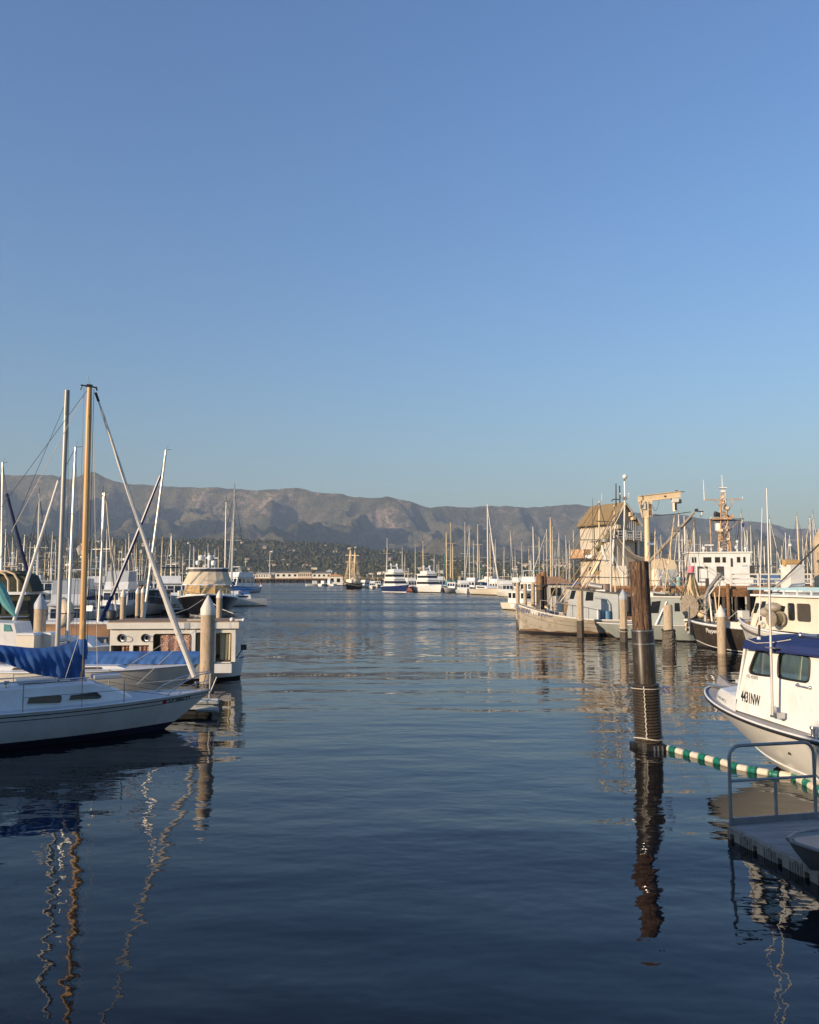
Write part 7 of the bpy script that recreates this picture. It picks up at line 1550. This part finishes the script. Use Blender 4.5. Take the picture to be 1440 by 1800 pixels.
def tall_ship():
    Y = 300; p = P(619, 1030, Y); t = Thing('tall_ship', 'tan two-masted wooden sailing ship with dense rigging in front of the wharf', 'sailing ship', (p.x, Y, 0), R(-112)); z = lambda py: P(619, py, Y).z; L = 11
    H = Hull(L, 4.4, 2.6, 1.8, 2.4, .8, .8, .5, 1.2, .7, .3, 2.4); sh = lambda mb: mb.mapv(lambda x, y, q: (x - L / 2, y, q))
    t.part('hull', sh(H.shell(MB(), 16, 8, .2)), [mat('dark_tarred_hull', (.05, .035, .025), .6), BOTTOM], smooth=True); t.part('deck', sh(H.deck(MB(), 12, .05)), TEAK)
    for s in (1, -1): t.part('buff_wale', sh(MB().loft([H.line(.35, .05, s), H.line(.85, .05, s)], False, 0, s > 0)), BUFF)
    t.part('deckhouse', MB().box(-4, -.8, -1.3, 1.3, 2.0, 4.2), CREAM); t.part('deckhouse', MB().box(1, 2.8, -1.1, 1.1, 2.0, 3.5), CREAM)
    for x, top in ((1.6, 962), (-2.2, 967)):
        t.part('mast', MB().tube([(x, 0, 1.8), (x, 0, z(top))], [.26, .12], 8), BUFF, smooth=True)
        for py in (976, 988): t.part('yard', MB().beam((x, -1.9, z(py)), (x, 1.9, z(py)), .16, .16), BUFF)
        for s in (-1, 1):
            for k in range(5): t.part('shroud', MB().tube([(x - 1.4 + k * .7, s * 2.1, 2.2), (x, s * .1, z(top + 4 + k * 2))], .07, 4), BUFF)
            for k in range(7): u = k / 8; t.part('ratline', MB().tube([(x - 1.4 * (1 - u), s * 2.1 * (1 - u), 2.4 + (z(top + 8) - 2.4) * u), (x + 1.4 * (1 - u), s * 2.1 * (1 - u), 2.4 + (z(top + 8) - 2.4) * u)], .04, 4), TEAK)
        t.part('furled_sail', MB().tube([(x - .3, 0, 4.2), (x - 3.2, 0, 4.6)], .22, 7).tube([(x + .3, 0, 3), (x + .1, 0, z(top + 15))], .28, 7), BUFF, smooth=True)
    t.part('bowsprit', MB().tube([(L / 2 - 1, 0, 2.4), (L / 2 + 3, 0, 3.8)], [.2, .1], 7), BUFF); t.part('stay', MB().tube([(L / 2 + 2.8, 0, 3.7), (1.6, 0, z(964))], .06, 4).tube([(-L / 2, 0, 2.3), (-2.2, 0, z(968))], .06, 4).tube([(1.6, 0, z(964)), (-2.2, 0, z(968))], .05, 4), TEAK)
tall_ship()

hullcols = [(WHITE, 'white'), (WHITE, 'white'), (WHITE2, 'off-white'), (NAVY, 'navy-hulled'), (CREAM, 'cream'), (GREYB, 'grey')]
covers = [(BLUECLOTH, 'blue'), (TANCLOTH, 'tan'), (SAIL, 'white'), (GREYCLOTH, 'grey'), (TEALCLOTH, 'teal'), (NAVYCLOTH, 'navy')]
PROTO = []
def make_sail_proto(i):
    L = 10.0; mh = 14.0; rr = random.Random(i)
    hm_, hn_ = hullcols[i % 6]; cm_, cn_ = covers[(i * 5 + 1) % 6]
    t = Thing('sailboat', 'x', 'sailboat', (0, 0, 0)); H = Hull(L, 3.2, 1.25, 1.0, 1.0, .4, .65, .42, 1.4, .85, .32, 2.1); sh = lambda mb: mb.mapv(lambda x, y, z: (x - L * .45, y, z))
    t.part('hull', sh(H.shell(MB(), 10, 7, .1)), [hm_, BOTTOM], smooth=True); t.part('deck', sh(H.deck(MB(), 8, .03)), WHITE)
    t.part('cabin', MB().prism([(-2.4, .98), (2.0, .98), (1.4, 1.45), (-2.3, 1.55)], -.95, .95), WHITE); t.part('window_strip', MB().prism([(-2.0, 1.15), (1.0, 1.15), (.8, 1.33), (-2.0, 1.38)], -.97, .97), GLASS)
    mm = [ALU, SAIL, ALU, BUFF][i % 4]
    t.part('mast', MB().tube([(1.0, 0, 1.3), (1.0, 0, mh * .8), (1.0, 0, mh)], [.13, .12, .08], 6), mm, smooth=True)
    for zz in ([mh * .45, mh * .7] if i % 2 else [mh * .55]): t.part('spreader', MB().beam((.95, -1.1, zz), (.95, 1.1, zz), .07, .05), mm)
    t.part('boom_cover', MB().tube([(.9, 0, 2.3), (-.6, 0, 2.35), (-3.2, 0, 2.25)], [.34, .26, .13], 7), cm_, smooth=True)
    if i % 3 != 1: t.part('furled_jib', MB().tube([(L * .55 - .3, 0, 1.4), (3.2, 0, mh * .5), (1.25, 0, mh * .93)], [.07, .065, .03], 6), [SAIL, cm_][i % 2], smooth=True)
    st = MB()
    for a, b in (((L * .55 - .1, 0, 1.2), (1.05, 0, mh - .1)), ((-4.4, 0, 1), (1, 0, mh - .1)), ((.8, 1.5, 1), (.95, 1.1, mh * .55)), ((.8, -1.5, 1), (.95, -1.1, mh * .55)), ((.95, 1.1, mh * .55), (1, 0, mh - .4)), ((.95, -1.1, mh * .55), (1, 0, mh - .4))): st.tube([a, b], .024, 3, cap=False)
    t.part('rigging', st, DARKM); t.part('masthead', MB().tube([(1, 0, mh), (1, 0, mh + .7)], .03, 4).beam((.7, 0, mh + .03), (1.3, 0, mh + .03), .05, .05), DARKM)
    if i % 2: t.part('dodger', MB().prism([(-2.3, 1.5), (-1.1, 1.45), (-1.3, 2.0), (-2.1, 2.15)], -.9, .9), cm_)
    PROTO.append((t.o, hn_, cn_)); return t
for i in range(10): make_sail_proto(i)
ORD = 'first second third fourth fifth sixth seventh eighth ninth tenth eleventh twelfth thirteenth fourteenth fifteenth sixteenth seventeenth eighteenth nineteenth twentieth'.split()
used = set()
def put_sail(px, pyt, Y, where, group, lean=0.0):
    k = random.randrange(10); o, hn_, cn_ = PROTO[k]
    if k in used: o = copy_tree(o)
    used.add(k); p = P(px, pyt, Y); s = p.z / 14.0; rot = random.choice([BOW, -BOW]) + random.uniform(-.22, .22) if random.random() < .93 else random.uniform(-.5, .5) + random.choice([0, PI])
    o.location = (p.x - s * math.cos(rot), Y - s * math.sin(rot), 0); o.scale = (min(s, 1.35), min(s, 1.35), s); o.rotation_euler = (lean, 0, rot)
    if s > 1.35: o.location = (p.x - 1.35 * math.cos(rot), Y - 1.35 * math.sin(rot), 0)
    o['label'] = f'{hn_} sailboat with {cn_} cover, {where}'; o['group'] = group
# open basin on the right of the fairway
right1 = [(680, 946, 300), (708, 961, 330), (712, 975, 360), (730, 957, 320), (744, 951, 270), (763, 975, 380), (772, 986, 400), (785, 935, 235), (792, 918, 225), (796, 955, 300), (817, 918, 232), (825, 929, 250), (833, 950, 290), (839, 922, 240), (843, 958, 330)]
right2 = [(862, 937, 235), (868, 955, 260), (872, 948, 280), (887, 960, 300), (898, 932, 240), (905, 966, 330), (917, 953, 280), (930, 964, 300), (933, 972, 340), (938, 926, 210), (947, 944, 250)]
right3 = [(961, 930, 215), (967, 909, 190), (970, 926, 230), (982, 937, 225), (995, 941, 250), (1001, 950, 240), (1008, 932, 205), (955, 958, 290), (976, 962, 320), (990, 968, 340)]
right4 = [(1192, 905, 150), (1198, 938, 210), (1203, 907, 160), (1208, 930, 190), (1213, 950, 220), (1220, 918, 170), (1232, 942, 210), (1163, 940, 200), (1178, 948, 230), (1242, 962, 260), (1155, 950, 210)]
right5 = [(1302, 902, 150), (1309, 936, 190), (1314, 932, 200), (1319, 923, 175), (1326, 958, 240), (1334, 950, 220), (1353, 912, 160), (1343, 960, 250), (1375, 960, 240), (1380, 936, 190), (1386, 948, 230), (1392, 972, 280), (1398, 976, 290), (1402, 906, 160), (1411, 940, 210), (1417, 938, 230), (1424, 910, 170), (1428, 903, 165), (1365, 968, 270)]
for lst, ref, g in ((right1, 'right of the navy-hulled yacht', 'sailboats in the far basin'), (right2, 'right of the tall sloop', 'sailboats in the far basin'), (right3, 'above the tan shed from its left', 'sailboats behind the tan shed'),
                    (right4, 'between the crane and the patrol ship', 'sailboats behind the pier'), (right5, 'right of the patrol ship', 'sailboats behind the pier')):
    for i, (px, pyt, Y) in enumerate(sorted(lst)): put_sail(px, pyt, Y, f'{ORD[i]} mast {ref}', g, random.uniform(-.012, .012))
left1 = [(12, 930, 120), (24, 945, 160), (42, 940, 150), (53, 952, 170), (66, 944, 140), (72, 868, 85), (80, 958, 190), (91, 935, 130), (108, 962, 200), (119, 945, 150), (127, 930, 130), (30, 965, 230), (48, 972, 250), (60, 958, 200), (86, 970, 240), (100, 950, 170), (114, 972, 260)]
left2 = [(152, 948, 160), (161, 950, 170), (170, 958, 190), (184, 866, 75), (190, 930, 120), (196, 945, 150), (203, 955, 180), (215, 960, 190), (229, 938, 130), (236, 958, 170), (241, 955, 165), (157, 972, 250), (176, 968, 240), (209, 972, 250), (222, 948, 150), (247, 966, 220), (251, 975, 260)]
left3 = [(264, 950, 150), (272, 962, 180), (284, 944, 140), (303, 938, 130), (333, 957, 180), (343, 962, 200), (349, 966, 220), (385, 961, 200), (270, 972, 260), (291, 966, 230), (311, 950, 170), (322, 972, 260), (341, 974, 270), (372, 975, 280), (398, 882, 110), (409, 860, 125), (316, 968, 240), (362, 968, 230)]
for lst, ref, g in ((left1, 'from the left edge', 'sailboats in the left docks'), (left2, 'right of the golden mast', 'sailboats in the left docks'), (left3, 'right of the leaning navy sail', 'sailboats in the left docks')):
    for i, (px, pyt, Y) in enumerate(sorted(lst)): put_sail(px, pyt, Y, f'{ORD[i]} mast {ref}', g, random.uniform(-.02, .02))
# the tall sloop
def sloop():
    Y = 186; p = P(857, 886, Y); t = Thing('sloop', 'large white sloop with the tallest mast in the far basin and two spreaders', 'sailboat', (p.x, Y, 0), BOW + .32); L = 14.5; z = p.z
    H = Hull(L, 4.2, 1.7, 1.4, 1.4, .4, .7, .45, 1.6, .9, .3, 2.2); sh = lambda mb: mb.mapv(lambda x, y, q: (x - L * .55, y, q)); t.part('hull', sh(H.shell(MB(), 16, 8, .2)), [CREAM, BOTTOM], smooth=True); t.part('deck', sh(H.deck(MB(), 12, .03)), WHITE)
    t.part('toe_rail', sh(MB().tube(H.line(.05, .02, 1), .05, 5).tube(H.line(.05, .02, -1), .05, 5)), TEAK); t.part('cabin', MB().prism([(-4, 1.4), (2.5, 1.4), (1.8, 2.0), (-4, 2.2)], -1.3, 1.3), WHITE); t.part('window_strip', MB().prism([(-3.4, 1.6), (1.2, 1.6), (.9, 1.85), (-3.4, 1.95)], -1.32, 1.32), GLASS)
    t.part('mast', MB().tube([(0, 0, 1.4), (0, 0, z)], [.2, .13], 8), CREAM, smooth=True)
    for py in (930, 951, 980): zz = P(857, py, Y).z; t.part('spreader', MB().beam((0, -1.2, zz), (0, 1.2, zz), .1, .07), CREAM)
    for s in (-1, 1): t.part('shroud', MB().tube([(0, s * 1.9, 1.5), (0, s * 1.2, P(0, 951, Y).z), (0, s * 1.2, P(0, 930, Y).z), (0, 0, z - .3)], .03, 4), DARKM)
    t.part('forestay_sail', MB().tube([(L * .42, 0, 2), (L * .2, 0, z * .5), (.2, 0, z * .95)], [.14, .15, .05], 6), SAIL, smooth=True); t.part('boom_cover', MB().tube([(-.2, 0, 3.2), (-2, 0, 3.3), (-5.5, 0, 3.1)], [.45, .4, .2], 8), SAIL, smooth=True); t.part('backstay', MB().tube([(-L * .5, 0, 1.4), (0, 0, z)], .025, 4), DARKM)
sloop()
# cruisers filling the far berths
FC = [(655, 300, 8, 'little white cabin boat just left of the navy-hulled yacht'), (641, 330, 9, 'white boat with pale deckhouse right of the tall ship'), (664, 350, 10, 'cream boat wedged between the tall ship and the navy-hulled yacht'), (722, 240, 11, 'reddish-decked boat between the two big motor yachts'), (772, 250, 12, 'dark-windowed cruiser right of the white flybridge yacht'),
      (800, 215, 10, 'white cruiser at the left end of the right-hand berths'), (815, 205, 9, 'low white cruiser with dark windscreen left of the tall sloop'), (829, 225, 11, 'white flybridge boat behind the berths left of the tall sloop'), (842, 240, 11, 'cruiser half hidden left of the tall sloop'), (876, 200, 10, 'white cruiser right of the tall sloop'), (890, 170, 9, 'white cabin boat with two dark windows near the thin timber piles'),
      (898, 230, 12, 'white motor boat behind the thin timber piles'), (862, 250, 12, 'white trawler behind the tall sloop'), (915, 200, 11, 'white cruiser between the thin timber piles'), (925, 95, 8, 'white cabin boat with dark window slots behind the thin timber piles'), (944, 140, 11, 'cruiser behind the dark pile cluster')]
for i, (px, Y, L, lab) in enumerate(FC): cruiser('motor_boat', lab, 'motor boat', px, 0, Y, L, BOW + random.uniform(-.8, .5), 'motor boats in the far berths', hull=[WHITE, WHITE2, CREAM][i % 3] if i != 3 else mat('faded_red_hull', (.35, .14, .10), .5), top=[WHITE, NAVYCLOTH, TANCLOTH, GREYCLOTH][i % 4], fly=i % 3 != 2)
LC = [(15, 95, 11, 'white cruiser among the masts above the green covered workboat'), (88, 110, 12, 'white boat with tan bimini left of the silver mast'), (168, 115, 11, 'white cruiser just right of the golden mast'), (325, 130, 11, 'white cruiser left behind the black yacht'), (395, 190, 10, 'white boat just right of the black yacht domes'), (284, 150, 11, 'far white cruiser behind the white jib'), (60, 160, 12, 'pale cruiser far behind the thick concrete pile'), (205, 170, 12, 'pale cruiser above the grey canopied trawler')]
for i, (px, Y, L, lab) in enumerate(LC): cruiser('motor_boat', lab, 'motor boat', px, 0, Y, L, BOW + random.uniform(-.5, .5), 'motor boats in the left docks', hull=[WHITE, WHITE2][i % 2], top=[TANCLOTH, WHITE, GREYCLOTH][i % 3], fly=i % 2 == 0)
RC = [(1190, 140, 11, 'white boat behind the pier left of the patrol ship'), (1345, 120, 12, 'white cruiser behind the pier railing right of the patrol ship'), (1390, 105, 12, 'white motor boat behind the pier railing near the white stack'), (1320, 150, 12, 'pale cruiser behind the pier stairs')]
for i, (px, Y, L, lab) in enumerate(RC): cruiser('motor_boat', lab, 'motor boat', px, 0, Y, L, BOW + random.uniform(-.8, .8), 'motor boats behind the pier', fly=i % 2 == 1)
def small_far():
    t = Thing('channel_buoy', 'small white and red marker buoy floating before the wharf', 'buoy', G(459, 1033.5)); t.part('body', MB().lathe([(.7, -.3), (.9, .2), (.5, .9), (.1, 1.5)], 10), WHITE, smooth=True); t.part('top_mark', MB().ball((0, 0, 1.8), .4, 8, 5), REDS)
    for i, (px, lab) in enumerate(((553, 'low white skiff moored beside the wharf piles'), (568, 'small launch next to the boathouse float below the wharf'), (580, 'flat white work skiff left of the tall ship'))):
        p = P(px, 1030, 420); t = Thing('skiff', lab, 'skiff', (p.x, 420, 0), .3 + i, 'skiffs below the wharf'); H = Hull(9, 3, 1.6, 1.2, 1.2, .3, .8, .45, .6); t.part('hull', H.shell(MB(), 8, 6, .1).mapv(lambda x, y, z: (x - 4.5, y, z)), [WHITE, BOTTOM], smooth=True); t.part('deck', H.deck(MB(), 6, .1).mapv(lambda x, y, z: (x - 4.5, y, z)), GREYB); t.part('console', MB().box(-1, 1.2, -.8, .8, 1, 2.8), WHITE)
    p = P(590, 1020, 430); t = Thing('float_shed', 'small white boathouse on a float left of the tall ship', 'shed', (p.x, 430, 0)); t.part('float', MB().box(-6, 6, -3, 3, -.3, .5), DARK); t.part('wall', MB().box(-4, 4, -2, 2, .5, 5), WHITE2); t.part('roof', MB().prism([(-4.6, 5.01), (4.6, 5.01), (0, 6.4)], -2.5, 2.5), ROOFT); t.part('window', MB().box(-2.5, -.8, -2.08, -1.98, 2, 4).box(.8, 2.5, -2.08, -1.98, 2, 4), GLASS)
    # floating docks in the far berths with their short piles
    for px, Y, w, lab in ((230, 80, 14, 'floating dock across the left berths'),):
        p = P(px, 1020, Y); t = Thing('floating_dock', lab, 'dock', (p.x, Y + 6, 0)); t.part('float', MB().box(-w / 2, w / 2, -1.2, 1.2, -.3, .45), DKTIMBER); t.part('walkway', MB().box(-w / 2, w / 2, -1.3, 1.3, .46, .56), WHITE2)
        for k in range(int(w / 5)): t.part('pile', MB().lathe([(.2, -2), (.2, 3.2), (.02, 3.6)], 8, (-w / 2 + 2.5 + k * 5, 1.5, 0)), CONC)
small_far()
